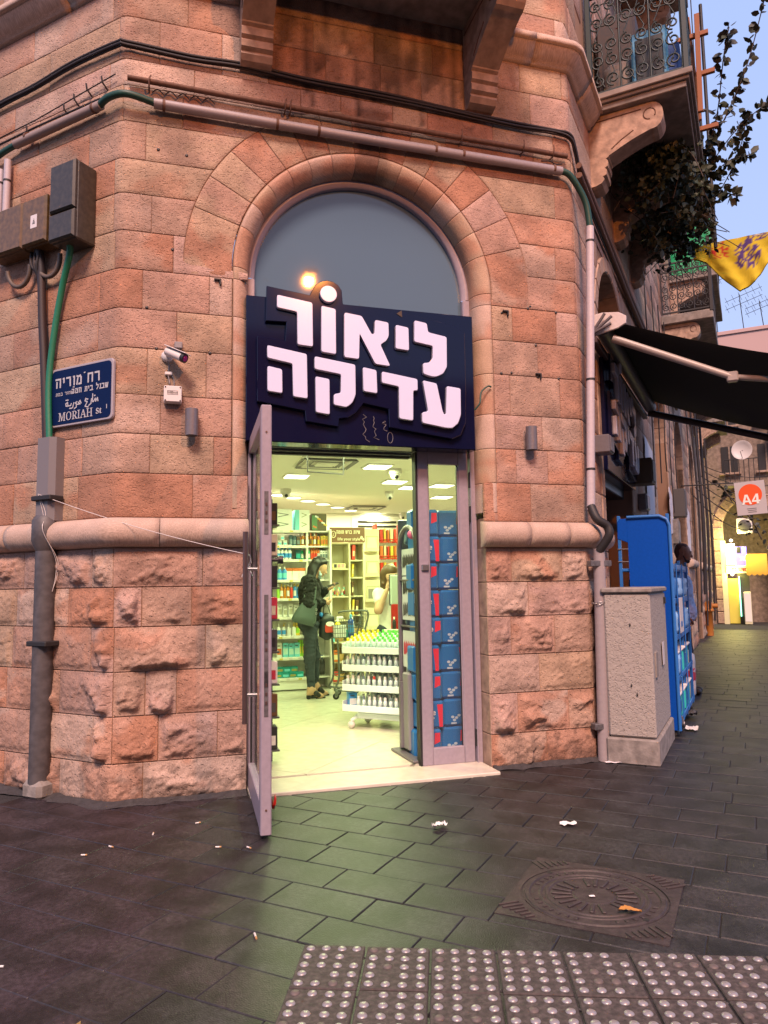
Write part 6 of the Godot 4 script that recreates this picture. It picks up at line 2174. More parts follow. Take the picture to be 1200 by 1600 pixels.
func lights() -> void:
	var sq := [[1.80, -3.20], [2.555, -2.35], [3.09, -3.44], [3.46, -3.92], [3.81, -3.67], [4.26, -4.85], [1.30, -1.20], [2.35, -0.95]]
	var rd := [[2.11, -5.28], [2.39, -5.64], [2.70, -6.02], [3.03, -6.44], [3.37, -6.90], [3.92, -7.30], [1.85, -5.0]]
	var where_sq := ["over the woman", "nearest the doorway at the right", "right of the first dome camera", "just left of the door leaf", "seen through the narrow door's pane, upper", "seen through the narrow door's pane, lower", "hidden above the open door", "hidden above the doorway"]
	for k in sq.size():
		var l := thing("ceiling_panel_light", "square white ceiling light panel " + where_sq[k], "ceiling light", Vector3(sq[k][0], CH, sq[k][1]), 0, "square light panels in the shop ceiling")
		obj("frame", boxm(Vector3(0.30, 0.016, 0.30), 0.004, Vector3(0, -0.006, 0)), M.white_paint, l)
		obj("diffuser_light", boxm(Vector3(0.26, 0.012, 0.26), 0.002, Vector3(0, -0.014, 0)), M.led, l)
		area(Vector3(sq[k][0], CH - 0.024, sq[k][1]), 0.26, 1.9 if k < 6 else 3.0, Color(0.90, 1.0, 0.70))
	for k in rd.size():
		var l := thing("ceiling_spot_light", "round white ceiling light, number %d of the row running back from the left shelves" % [k + 1] if false else "round white ceiling light " + ["above the header of the left shelves", "second along the receding row", "third along the receding row", "fourth along the receding row", "fifth along the receding row", "last of the receding row by the slotted vent", "first of the row, half hidden by the dome camera"][k], "ceiling light", Vector3(rd[k][0], CH, rd[k][1]), 0, "round lights in the shop ceiling")
		obj("ring", lathem([Vector2(0.10, 0.0), Vector2(0.125, -0.004), Vector2(0.125, -0.012), Vector2(0.108, -0.014)], 24), M.white_paint, l)
		obj("diffuser_light", lathem([Vector2(0.0, -0.013), Vector2(0.108, -0.012)], 24), M.led, l)
		area(Vector3(rd[k][0], CH - 0.024, rd[k][1]), 0.2, 1.25, Color(1.0, 0.97, 0.76))

func area(at: Vector3, s: float, e: float, c: Color) -> void:
	var a := AreaLight3D.new()
	a.name = fresh("panel_glow")
	a.area_size = Vector2(s, s)
	a.light_energy = e
	a.light_color = c
	a.area_range = 14.0
	a.shadow_enabled = true
	a.position = at
	a.rotation.x = -PI / 2
	add_child(a)

func ceiling_things() -> void:
	for q in [[1.95, -2.22, 0.62, "over the doorway"], [3.48, -6.35, 0.62, "deeper in the shop"]]:
		var v := thing("ceiling_vent", "square white slatted ceiling vent " + q[3], "vent", Vector3(q[0], CH, q[1]), 0.0, "square vents in the shop ceiling")
		obj("plate", boxm(Vector3(q[2], 0.012, q[2]), 0.003, Vector3(0, -0.004, 0)), M.white_paint, v)
		for k in 4:
			var r: float = q[2] * (0.44 - 0.095 * k)
			var st := st_new()
			for s in 4:
				var a := PI / 2 * s
				box(st, Transform3D(Basis(Vector3.UP, a) * Basis(Vector3.RIGHT, 0.6), Basis(Vector3.UP, a) * Vector3(0, -0.02, r)), Vector3(r * 2.0, 0.006, 0.04))
			obj("louvre", st, M.mid_grey if k % 2 == 0 else M.white_paint, v)
	var sl := thing("slot_vent", "white air conditioning bulkhead with two dark slots near the back ceiling", "air vent", Vector3(3.85, 2.42, -7.40))
	obj("face", boxm(Vector3(0.9, 0.26, 0.08), 0.008, Vector3(0.1, 0.10, 0)), M.white_paint, sl)
	for k in 2:
		obj("slot", boxm(Vector3(0.72, 0.035, 0.02), 0.004, Vector3(0.12, 0.14 - 0.08 * k, 0.045)), M.black_plastic, sl)
	var dm := [[2.81, -2.52, "just inside the doorway at the right", 0.075], [3.31, -4.41, "above the till", 0.06], [1.86, -4.40, "beside the open door's edge", 0.07], [3.55, -3.9, "near the narrow door", 0.06], [4.4, -7.2, "far back by the wall", 0.06]]
	for q in dm:
		var d := thing("dome_camera", "white dome security camera on the shop ceiling " + q[2], "camera", Vector3(q[0], CH, q[1]), 0, "dome cameras on the shop ceiling")
		obj("collar", lathem([Vector2(q[3], 0), Vector2(q[3], -0.05), Vector2(q[3] * 0.9, -0.06), Vector2(0, -0.06)], 18), M.white_plastic, d)
		obj("ball", lathem([Vector2(q[3] * 0.78, -0.05), Vector2(q[3] * 0.75, -0.08), Vector2(q[3] * 0.5, -0.115), Vector2(0, -0.13)], 18), M.white_plastic, d)
		var lens := obj("lens", lathem([Vector2(0, 0.012), Vector2(0.022, 0.01), Vector2(0.024, 0.0)], 12), M.black_plastic, d)
		lens.transform = Transform3D(Basis(Vector3.RIGHT, PI / 2 + 0.6), Vector3(0, -0.095, q[3] * 0.62))
	var h := thing("hanging_sign_holder", "thin grey metal sign holder hanging empty from the ceiling behind the doorway", "sign holder", Vector3(1.72, 2.44, -1.15))
	obj("bar", tubem([Vector3(-0.165, 0.28, 0), Vector3(-0.165, 0, 0), Vector3(0.165, -0.015, 0), Vector3(0.165, 0.28, 0)], 0.009, 6), M.lamp_grey, h)
	var tr := thing("spare_track", "narrow white curtain rail across the ceiling just inside the doorway", "rail", Vector3(1.8, CH - 0.02, -0.8))
	obj("track", boxm(Vector3(1.7, 0.02, 0.04), 0.003), M.white_paint, tr)

# --- goods
const ORD := ["first", "second", "third", "fourth", "fifth", "sixth", "seventh", "eighth", "ninth", "tenth", "eleventh", "twelfth", "thirteenth", "fourteenth", "fifteenth"]
var said := {}
func counted(label: String, group: String) -> String:     # goods of one kind stand left to right
	if group == "":
		return label
	said[label] = said.get(label, -1) + 1
	return "%s, %s from left" % [label, ORD[mini(said[label], 14)]]

func carton(label: String, group: String, at: Vector3, s: Vector3, m: StandardMaterial3D, band: StandardMaterial3D = null, turn := 0.0) -> Node3D:
	var c := thing("carton", counted(label, group), "box", at, turn, group)
	obj("card", boxm(s, minf(0.004, s.x * 0.08), Vector3(0, s.y / 2, 0)), m, c)
	if band:
		obj("print_panel", boxm(Vector3(s.x * 0.80, s.y * 0.42, 0.002), 0.0, Vector3(0, s.y * 0.40, s.z / 2 + 0.001)), band, c)
		obj("print_line", boxm(Vector3(s.x * 0.5, s.y * 0.06, 0.002), 0.0, Vector3(-s.x * 0.08, s.y * 0.80, s.z / 2 + 0.001)), M.dark_grey, c)
	return c

func flask(label: String, group: String, at: Vector3, r: float, h: float, m: StandardMaterial3D, cap: StandardMaterial3D, lab: StandardMaterial3D = null, pump := false) -> Node3D:
	var b := thing("bottle", counted(label, group), "bottle", at, 0.0, group)
	obj("flask", lathem([Vector2(0, 0), Vector2(r * 0.95, 0), Vector2(r, h * 0.03), Vector2(r, h * 0.66), Vector2(r * 0.85, h * 0.74), Vector2(r * 0.38, h * 0.80), Vector2(r * 0.38, h * 0.84)], 12), m, b)
	obj("cap", lathem([Vector2(r * 0.45, h * 0.83), Vector2(r * 0.45, h * 0.97), Vector2(r * 0.3, h), Vector2(0, h)], 10), cap, b)
	if lab:
		obj("label_band", lathem([Vector2(r * 1.02, h * 0.15), Vector2(r * 1.02, h * 0.52)], 12), lab, b)
	if pump:
		obj("pump", tubem([Vector3(0, h, 0), Vector3(0, h * 1.12, 0), Vector3(r * 0.9, h * 1.12, 0)], 0.006, 6), cap, b)
	return b

func shelving() -> void:
	var s := thing("wall_shelving", "white metal shelving packed with bottles and cartons behind the woman", "shelves", Vector3(0, FL, 0))
	var zf := -4.62
	obj("back_panel", boxm(Vector3(1.15, 2.15, 0.02), 0.0, Vector3(1.955, 1.08, zf - 0.42)), M.shelf_white, s)
	for x in [1.40, 2.20, 2.515]:
		obj("upright", boxm(Vector3(0.03, 2.17, 0.42 if x > 2.5 else 0.05), 0.004, Vector3(x, 1.085, zf - (0.21 if x > 2.5 else 0.10))), M.shelf_white, s)
	var ys := [0.20, 0.47, 0.755, 1.01, 1.26, 1.51, 1.785, 1.975, 2.185]
	for y in ys:
		obj("shelf_board", boxm(Vector3(0.80, 0.022, 0.40), 0.004, Vector3(1.795, y - FL - 0.011, zf - 0.20)), M.shelf_white, s)
		obj("shelf_board", boxm(Vector3(0.305, 0.022, 0.36), 0.004, Vector3(2.355, y - FL - 0.011, zf - 0.24)), M.shelf_white, s)
		obj("price_strip", boxm(Vector3(0.80, 0.036, 0.006), 0.002, Vector3(1.795, y - FL - 0.016, zf + 0.003)), M.white_paint, s)
	for y in ys:
		for k in 5:
			obj("price_tag", boxm(Vector3(0.045, 0.024, 0.002), 0.0, Vector3(1.50 + 0.15 * k + 0.03 * sin(y * 40.0 + k), y - FL - 0.016, zf + 0.0075)), paint("tag_yellow", 0.62, 0.50, 0.10, 0.5) if (k + int(y * 10)) % 3 == 0 else M.white_plastic, s)
	obj("base_plinth", boxm(Vector3(0.80, 0.14, 0.38), 0.006, Vector3(1.795, 0.085, zf - 0.2)), M.shelf_white, s)
	var white := paint("goods_white", 0.74, 0.74, 0.72, 0.4)
	var amber := paint("goods_amber", 0.52, 0.19, 0.02, 0.25)
	var orange := paint("goods_orange", 0.62, 0.15, 0.03, 0.4)
	var blue := paint("goods_blue", 0.05, 0.28, 0.66, 0.35)
	var teal := paint("goods_teal", 0.01, 0.33, 0.31, 0.4)
	var aqua := paint("goods_aqua", 0.16, 0.58, 0.66, 0.4)
	var lime := paint("goods_lime", 0.30, 0.58, 0.06, 0.4)
	var yellow := paint("goods_yellow", 0.66, 0.46, 0.06, 0.4)
	var brown := paint("goods_brown", 0.12, 0.06, 0.025, 0.4)
	var red := paint("goods_red", 0.60, 0.05, 0.03, 0.4)
	var green := paint("goods_green", 0.02, 0.40, 0.18, 0.4)
	var navy := paint("goods_navy", 0.02, 0.07, 0.10, 0.4)
	# top row: three large boxes, the first two with black V marks
	var z := zf - 0.16
	var T := 2.186
	var big := []
	big.append(carton("white box with two black V marks, leftmost on top of the shelving", "", Vector3(1.88, T, z), Vector3(0.215, 0.29, 0.22), white))
	big.append(carton("white box with a turquoise side, second on top of the shelving", "", Vector3(2.13, T, z), Vector3(0.20, 0.285, 0.22), white))
	obj("turquoise_side", boxm(Vector3(0.062, 0.283, 0.223), 0.003, Vector3(-0.072, 0.1425, 0)), aqua, big[1])
	for b in 2:
		for yv in [0.215, 0.085]:
			var st := st_new()
			var wv := 0.15 if b == 0 else 0.07
			var x0 := -0.09 if b == 0 else -0.01
			for sg in [-1, 1]:
				prism(st, PackedVector2Array([Vector2(x0, yv + sg * 0.028), Vector2(x0 + wv, yv + 0.004), Vector2(x0 + wv, yv - 0.004), Vector2(x0, yv + sg * 0.028 - 0.008)]), 0.001, xf(Vector3(0, 0, 0.1115)))
			obj("v_mark", st, M.dark_grey if b == 0 else paint("olive_print", 0.20, 0.19, 0.06, 0.5), big[b])
	var dk := carton("dark green and brown appliance box, rightmost on top of the shelving", "", Vector3(2.365, T, z), Vector3(0.21, 0.235, 0.22), paint("box_olive", 0.10, 0.075, 0.035, 0.5))
	obj("print_panel", boxm(Vector3(0.075, 0.20, 0.002), 0.0, Vector3(-0.064, 0.11, 0.111)), paint("print_green", 0.08, 0.20, 0.09, 0.5), dk)
	for k in 6:
		var st := st_new()
		prism(st, PackedVector2Array([Vector2(0, 0), Vector2(0.05, -0.02), Vector2(0.055, 0.0), Vector2(0.008, 0.022)]), 0.001, xf(Vector3(-0.09 + 0.03 * k, 0.05 + 0.028 * ((k * 5) % 6), 0.1125)))
		obj("print_shape", st, [orange, white, yellow][k % 3], dk)
	# next shelf down
	T = 1.976
	for k in 3:
		carton("small white carton %s on the second shelf" % ["standing", "standing", "stacked"][k], "small white cartons on the second shelf", Vector3(1.82 + 0.055 * (k % 2) + 0.02 * k, T + (0.075 if k == 2 else 0.0), z + 0.06), Vector3(0.05, 0.072, 0.08), white, aqua)
	for k in 3:
		carton("dark grey carton on the second shelf beside the amber bottles", "dark cartons on the second shelf", Vector3(1.98 + 0.052 * k, T, z + 0.02), Vector3(0.048, 0.15 - 0.012 * k, 0.08), navy if k < 2 else brown, paint("goods_grey", 0.16, 0.22, 0.24, 0.4))
	for k in 10:
		flask("amber bottle in the row on the second shelf", "amber bottles on the second shelf", Vector3(2.115 + 0.028 * k, T, z + 0.02 + 0.03 * (k % 2)), 0.0165, 0.165 + 0.008 * (k % 3), amber if k % 3 else orange, [M.black_plastic, white, orange][k % 3], [yellow, white, brown][k % 3])
	for k in 3:
		carton("yellow carton at the right end of the second shelf", "yellow cartons on the second shelf", Vector3(2.41 + 0.033 * k, T, z + 0.05), Vector3(0.03, 0.135 + 0.01 * (k % 2), 0.06), yellow, orange)
	# third shelf: blue and white packs, teal, green, orange
	T = 1.786
	for k in 8:
		flask("blue and white bottle, %s rank on the third shelf" % ["front", "rear"][k / 4], "blue and white bottles on the third shelf", Vector3(1.80 + 0.052 * (k % 4), T + (0.0 if k < 4 else 0.0), z + 0.10 - 0.07 * int(k / 4.0)), 0.024, 0.165, white, blue, blue)
	for k in 4:
		carton("white box stacked over the third shelf's blue bottles", "white boxes over the blue bottles", Vector3(1.80 + 0.052 * k, T + 0.167, z + 0.085), Vector3(0.050, 0.036, 0.07), white)
	carton("dark teal carton in the middle of the third shelf", "", Vector3(2.085, T, z), Vector3(0.07, 0.135, 0.08), paint("goods_deep_teal", 0.01, 0.12, 0.13, 0.4), teal)
	for k in 2:
		flask("green bottle on the third shelf beside the upright", "green bottles on the third shelf", Vector3(2.145 + 0.035 * k + 0.06 * k, T, z), 0.018, 0.16, green, white, white)
	for k in 4:
		flask("orange bottle on the third shelf", "orange bottles on the third shelf", Vector3(2.275 + 0.032 * k, T, z + 0.02), 0.016, 0.17, orange, orange, white if k == 3 else red)
	for k in 3:
		carton("white grey-printed carton at the third shelf's right end", "white cartons on the third shelf", Vector3(2.405 + 0.036 * k, T, z + 0.02), Vector3(0.034, 0.125, 0.05), white, paint("goods_grey", 0.16, 0.22, 0.24, 0.4))
	# fourth shelf
	T = 1.511
	for k in 2:
		flask("blue round bottle at the left end of the fourth shelf", "blue bottles on the fourth shelf", Vector3(1.825 + 0.065 * k, T, z + 0.06), 0.032, 0.18, blue, white, aqua)
	for k in 3:
		carton("white carton with an orange top on the fourth shelf", "orange and white cartons on the fourth shelf", Vector3(1.945 + 0.095 * k, T, z + 0.02), Vector3(0.09, 0.16, 0.08), white, null)
		obj("orange_top", boxm(Vector3(0.091, 0.045, 0.082), 0.003, Vector3(0, 0.139, 0)), orange, get_child(get_child_count() - 1))
	# fifth shelf: bottles of several colours
	T = 1.261
	var mix := [[lime, white, "lime green"], [amber, yellow, "amber"], [amber, yellow, "amber"], [amber, white, "amber"], [red, white, "red and white"], [blue, yellow, "blue"], [blue, yellow, "blue"], [blue, white, "blue"], [white, blue, "white"]]
	for k in mix.size():
		flask("%s bottle in the mixed row on the fifth shelf" % mix[k][2], "%s bottles on the fifth shelf" % mix[k][2], Vector3(1.80 + 0.045 * k, T, z + 0.08), 0.0205, 0.185 + 0.015 * ((k * 3) % 2), mix[k][0], mix[k][1], white if k % 2 else null)
	# sixth: white stand-up cards
	T = 1.011
	for k in 5:
		carton("white standing card pack on the sixth shelf", "white card packs on the sixth shelf", Vector3(1.82 + 0.075 * k, T, z + 0.05), Vector3(0.06, 0.17 - 0.02 * (k % 2), 0.04), white, paint("goods_stone", 0.42, 0.40, 0.30, 0.5), 0.3)
	# seventh: pump bottles
	T = 0.756
	for k in 4:
		flask("white pump bottle with a blue label on the seventh shelf", "white pump bottles on the seventh shelf", Vector3(1.81 + 0.068 * k, T, z + 0.07), 0.028, 0.15, white, yellow if k % 2 else white, blue if k < 2 else null, true)
	carton("yellow-green carton at the end of the seventh shelf", "", Vector3(2.07, T, z + 0.03), Vector3(0.06, 0.17, 0.06), yellow, lime)
	# eighth: pale teal cartons
	T = 0.471
	carton("white carton at the left end of the eighth shelf", "", Vector3(1.815, T, z + 0.05), Vector3(0.07, 0.19, 0.06), white, orange)
	for k in 3:
		carton("pale turquoise carton on the eighth shelf", "pale turquoise cartons on the eighth shelf", Vector3(1.90 + 0.078 * k, T, z + 0.05), Vector3(0.072, 0.19 - 0.01 * (k % 2), 0.06), aqua, paint("goods_pale", 0.45, 0.68, 0.62, 0.4))
	for k in 2:
		carton("lime green carton at the end of the eighth shelf", "lime cartons on the eighth shelf", Vector3(2.10 + 0.05 * k, T, z + 0.02), Vector3(0.04, 0.22, 0.06), lime, yellow)
	# lowest: stacked teal boxes
	T = 0.201
	for k in 7:
		carton("teal soap carton in the %s layer on the lowest shelf" % ["lower", "upper"][k / 4], "teal cartons on the lowest shelf", Vector3(1.80 + 0.098 * (k % 4) + (0.02 if k > 3 else 0.0), T + 0.072 * int(k / 4.0), z + 0.06), Vector3(0.094, 0.070, 0.10), teal, [paint("goods_gold", 0.32, 0.30, 0.08, 0.4), aqua][k % 2])
	var tum := flask("black drinks tumbler with a blue lid on the low right shelf", "", Vector3(2.40, 0.22, zf - 0.10), 0.040, 0.26, M.black_plastic, paint("lid_blue", 0.08, 0.16, 0.32, 0.4), M.dark_grey)

func bookcase() -> void:
	var b := thing("bookcase", "cream bookcase with brown header sign, right of the woman", "bookcase", Vector3(0, FL, 0))
	var zf := -5.05
	var cream := paint("case_cream", 0.70, 0.64, 0.44, 0.5)
	for x in [2.60, 2.888, 3.10]:
		obj("upright", boxm(Vector3(0.025, 2.06, 0.36), 0.003, Vector3(x, 1.03, zf - 0.18)), cream, b)
	obj("back_panel", boxm(Vector3(0.50, 2.06, 0.015), 0.0, Vector3(2.85, 1.03, zf - 0.365)), cream, b)
	for y in [2.045, 1.67, 1.27, 0.93, 0.62, 0.34, 0.06]:
		obj("shelf_board", boxm(Vector3(0.262, 0.02, 0.34), 0.002, Vector3(2.744, y - FL - 0.01, zf - 0.185)), cream, b)
	for y in [2.045, 1.793, 1.543, 1.275, 1.0, 0.70, 0.36, 0.06]:
		obj("shelf_board", boxm(Vector3(0.186, 0.02, 0.34), 0.002, Vector3(2.994, y - FL - 0.01, zf - 0.185)), cream, b)
	var brown := paint("header_brown", 0.20, 0.085, 0.035, 0.5)
	var cr := paint("header_print", 0.75, 0.66, 0.46, 0.5)
	var h := node("header_board", b)
	obj("board", boxm(Vector3(0.52, 0.215, 0.02), 0.002, Vector3(2.855, 2.125, zf + 0.01)), brown, h)
	var st := st_new(true)
	var ring := []
	for k in 20:
		ring.append(Vector3(2.645 + 0.034 * cos(TAU * k / 20.0), 2.13 + 0.046 * sin(TAU * k / 20.0), zf + 0.022))
	tube(st, ring, 0.006, 6, true)
	tube(st, [Vector3(2.632, 2.11, zf + 0.022), Vector3(2.655, 2.12, zf + 0.022), Vector3(2.635, 2.135, zf + 0.022), Vector3(2.658, 2.15, zf + 0.022)], 0.005, 6)
	obj("round_emblem", st, cr, h)
	st = st_new()
	hebrew(st, ["shin", "yod", "vav", "tav", " ", "bet", "resh", "shin", " ", "tav", "vav", "mem", "he"], 3.045, 2.145, 0.030, 0.042, 0.009, xf(Vector3(0, 0, zf + 0.0215)))
	obj("lettering", st, cr, h)
	var tm := obj("lettering", text_mesh("life your style", 0.052, 0.002), cr, h)
	tm.position = Vector3(2.875, 2.062, zf + 0.022)
	st = st_new()
	prism(st, disc(Vector2(3.065, 2.085), 0.02, 0.026, 10), 0.001, xf(Vector3(0, 0, zf + 0.0225)))
	prism(st, disc(Vector2(3.092, 2.06), 0.014, 0.02, 10), 0.001, xf(Vector3(0, 0, zf + 0.0225)))
	obj("leaf_print", st, cr, h)
	var pinks := [paint("goods_pink", 0.62, 0.30, 0.30, 0.5), paint("goods_cream", 0.72, 0.62, 0.36, 0.5), paint("goods_mint", 0.30, 0.60, 0.50, 0.5), paint("goods_brown", 0.12, 0.06, 0.025, 0.4), paint("goods_red", 0.60, 0.05, 0.03, 0.4), paint("goods_yellow", 0.66, 0.46, 0.06, 0.4)]
	var c0 := carton("cream printed box lying on the bookcase's upper left shelf", "", Vector3(2.74, 1.671, zf - 0.10), Vector3(0.20, 0.075, 0.12), pinks[1], null)
	for k in 3:
		obj("print_panel", boxm(Vector3(0.04, 0.05, 0.002), 0.0, Vector3(-0.055 + 0.055 * k, 0.037, 0.061)), [M.dark_grey, pinks[0], pinks[0]][k], c0)
	for k in 9:
		flask("small pastel bottle on the bookcase's middle left shelf", "cosmetic bottles on the bookcase", Vector3(2.645 + 0.024 * k, 1.271, zf - 0.08 - 0.03 * (k % 3)), 0.012, 0.10 + 0.03 * ((k * 7) % 3), pinks[k % 3], pinks[(k + 1) % 3], pinks[(k + 2) % 6])
	var leans := [[2.945, 1.794, 0.045, 0.215, 4, "red"], [2.93, 1.544, 0.03, 0.19, 5, "yellow"], [2.925, 1.276, 0.035, 0.20, 3, "dark brown"], [2.93, 1.001, 0.03, 0.22, 5, "long yellow"], [2.985, 1.001, 0.05, 0.21, 3, "brown and white"]]
	for q in leans:
		var bk := thing("folder", "%s folder leaning on a right-hand shelf of the bookcase" % q[5], "folder", Vector3(q[0], q[1], zf - 0.08), 0.0, "folders on the bookcase")
		obj("cover", boxm(Vector3(q[2], q[3], 0.16), 0.003, Vector3(0, q[3] / 2, 0)), pinks[q[4]], bk)
		obj("spine_label", boxm(Vector3(q[2] * 0.6, q[3] * 0.35, 0.002), 0.0, Vector3(0, q[3] * 0.42, 0.081)), pinks[1], bk)
		bk.rotation.z = -0.06
	var tan := paint("wicker_tan", 0.42, 0.26, 0.09, 0.7)
	for k in 6:
		var bs := thing("wicker_basket", "tan basket on the %s shelf of the bookcase, %s" % [["low", "lower", "lowest"][k / 2], ["left", "right"][k % 2]], "basket", Vector3(2.74 + 0.25 * (k % 2), [0.625, 0.345, 0.065][k / 2] + (0.08 if k == 1 else 0.02 if k == 3 else 0.0), zf - 0.12), 0, "baskets on the bookcase")
		obj("bowl", lathem([Vector2(0.0, 0.0), Vector2(0.055, 0.0), Vector2(0.082, 0.10), Vector2(0.086, 0.10), Vector2(0.06, -0.002)], 14), tan, bs)
		obj("handle", tubem(curve([Vector3(-0.08, 0.095, 0), Vector3(-0.05, 0.17, 0), Vector3(0.05, 0.17, 0), Vector3(0.08, 0.095, 0)], 5), 0.007, 6), paint("wicker_dark", 0.22, 0.10, 0.03, 0.7), bs)
	carton("red and white packet at the foot of the bookcase", "", Vector3(2.68, 0.066, zf - 0.02), Vector3(0.10, 0.14, 0.06), pinks[4], pinks[1])
	carton("orange packet above the red one at the foot of the bookcase", "", Vector3(2.68, 0.345, zf - 0.02), Vector3(0.09, 0.16, 0.05), paint("goods_orange", 0.62, 0.15, 0.03, 0.4), pinks[1])
	carton("slim turquoise packet at the bookcase's left edge", "", Vector3(2.64, 0.625, zf - 0.02), Vector3(0.035, 0.14, 0.05), paint("goods_aqua", 0.16, 0.58, 0.66, 0.4))
	# column of picture boxes
	var pc := thing("display_column", "cream display column with framed boxes, right of the bookcase", "display", Vector3(3.36, FL, -5.62))
	obj("carcass", boxm(Vector3(0.27, 2.26, 0.30), 0.004, Vector3(0, 1.13, -0.16)), cream, pc)
	for k in 5:
		var y: float = [1.935, 1.55, 1.17, 0.75, 0.36][k]
		var bx := thing("boxed_lampshade", "cream box printed with a %s, %s down the display column" % [["lampshade shape", "lampshade shape", "grey square", "lampshade shape", "lampshade shape"][k], ["topmost", "second", "third", "fourth", "lowest"][k]], "box", Vector3(3.36, y, -5.60), 0, "printed boxes in the display column")
		obj("card", boxm(Vector3(0.225, 0.33, 0.10), 0.004, Vector3(0, 0.165, 0.03)), cream, bx)
		st = st_new()
		if k == 2:
			prism(st, rect(-0.07, 0.05, 0.07, 0.20), 0.001, xf(Vector3(0, 0, 0.0815)))
		else:
			prism(st, PackedVector2Array([Vector2(-0.09, 0.06), Vector2(0.085, 0.06), Vector2(0.05, 0.215), Vector2(-0.05, 0.215)]), 0.001, xf(Vector3(0, 0, 0.0815)))
		obj("print_shape", st, paint("print_grey", 0.26, 0.24, 0.20, 0.5) if k == 2 else paint("print_cream", 0.78, 0.74, 0.56, 0.5), bx)
		st = st_new()
		for q in [[-0.095, 0.05, -0.088, 0.235], [0.088, 0.05, 0.095, 0.235], [-0.095, 0.228, 0.095, 0.235]]:
			prism(st, rect(q[0], q[1], q[2], q[3]), 0.001, xf(Vector3(0, 0, 0.0822)))
		obj("print_frame", st, paint("print_olive", 0.30, 0.28, 0.12, 0.5), bx)
	# red wire baskets with books
	var rr := thing("red_rack", "red wire book rack at the back of the shop above the second woman", "rack", Vector3(3.66, 1.55, -5.75))
	var redm := paint("rack_red", 0.60, 0.035, 0.015, 0.4)
	for k in 3:
		st = st_new(true)
		for y in [0.02, 0.06]:
			tube(st, [Vector3(-0.18, 0.26 * k + y, 0.12), Vector3(0.20, 0.26 * k + y, 0.12), Vector3(0.20, 0.26 * k + y, -0.1)], 0.009, 6)
		for i in 7:
			tube(st, [Vector3(-0.18 + 0.06 * i, 0.26 * k, 0.12), Vector3(-0.18 + 0.06 * i, 0.26 * k + 0.07, 0.12)], 0.005, 5)
		obj("wire_tier", st, redm, rr)
	for k in 2:
		obj("side_post", boxm(Vector3(0.02, 0.85, 0.2), 0.003, Vector3(-0.19 + 0.4 * k, 0.40, 0.0)), redm, rr)
	for k in 18:
		var bk := thing("paperback", counted("paperback in the %s tier of the red wire book rack" % ["lowest", "middle", "top"][k / 6], "x"), "book", Vector3(3.50 + 0.056 * (k % 6), 1.56 + 0.26 * int(k / 6.0), -5.74), 0.0, "books in the red wire rack")
		obj("cover", boxm(Vector3(0.022 + 0.012 * ((k * 5) % 3), 0.19 + 0.012 * (k % 3), 0.14), 0.002, Vector3(0, 0.11, 0)), [pinks[1], paint("goods_orange", 0.62, 0.15, 0.03, 0.4), pinks[5], redm][(k * 7) % 4], bk)

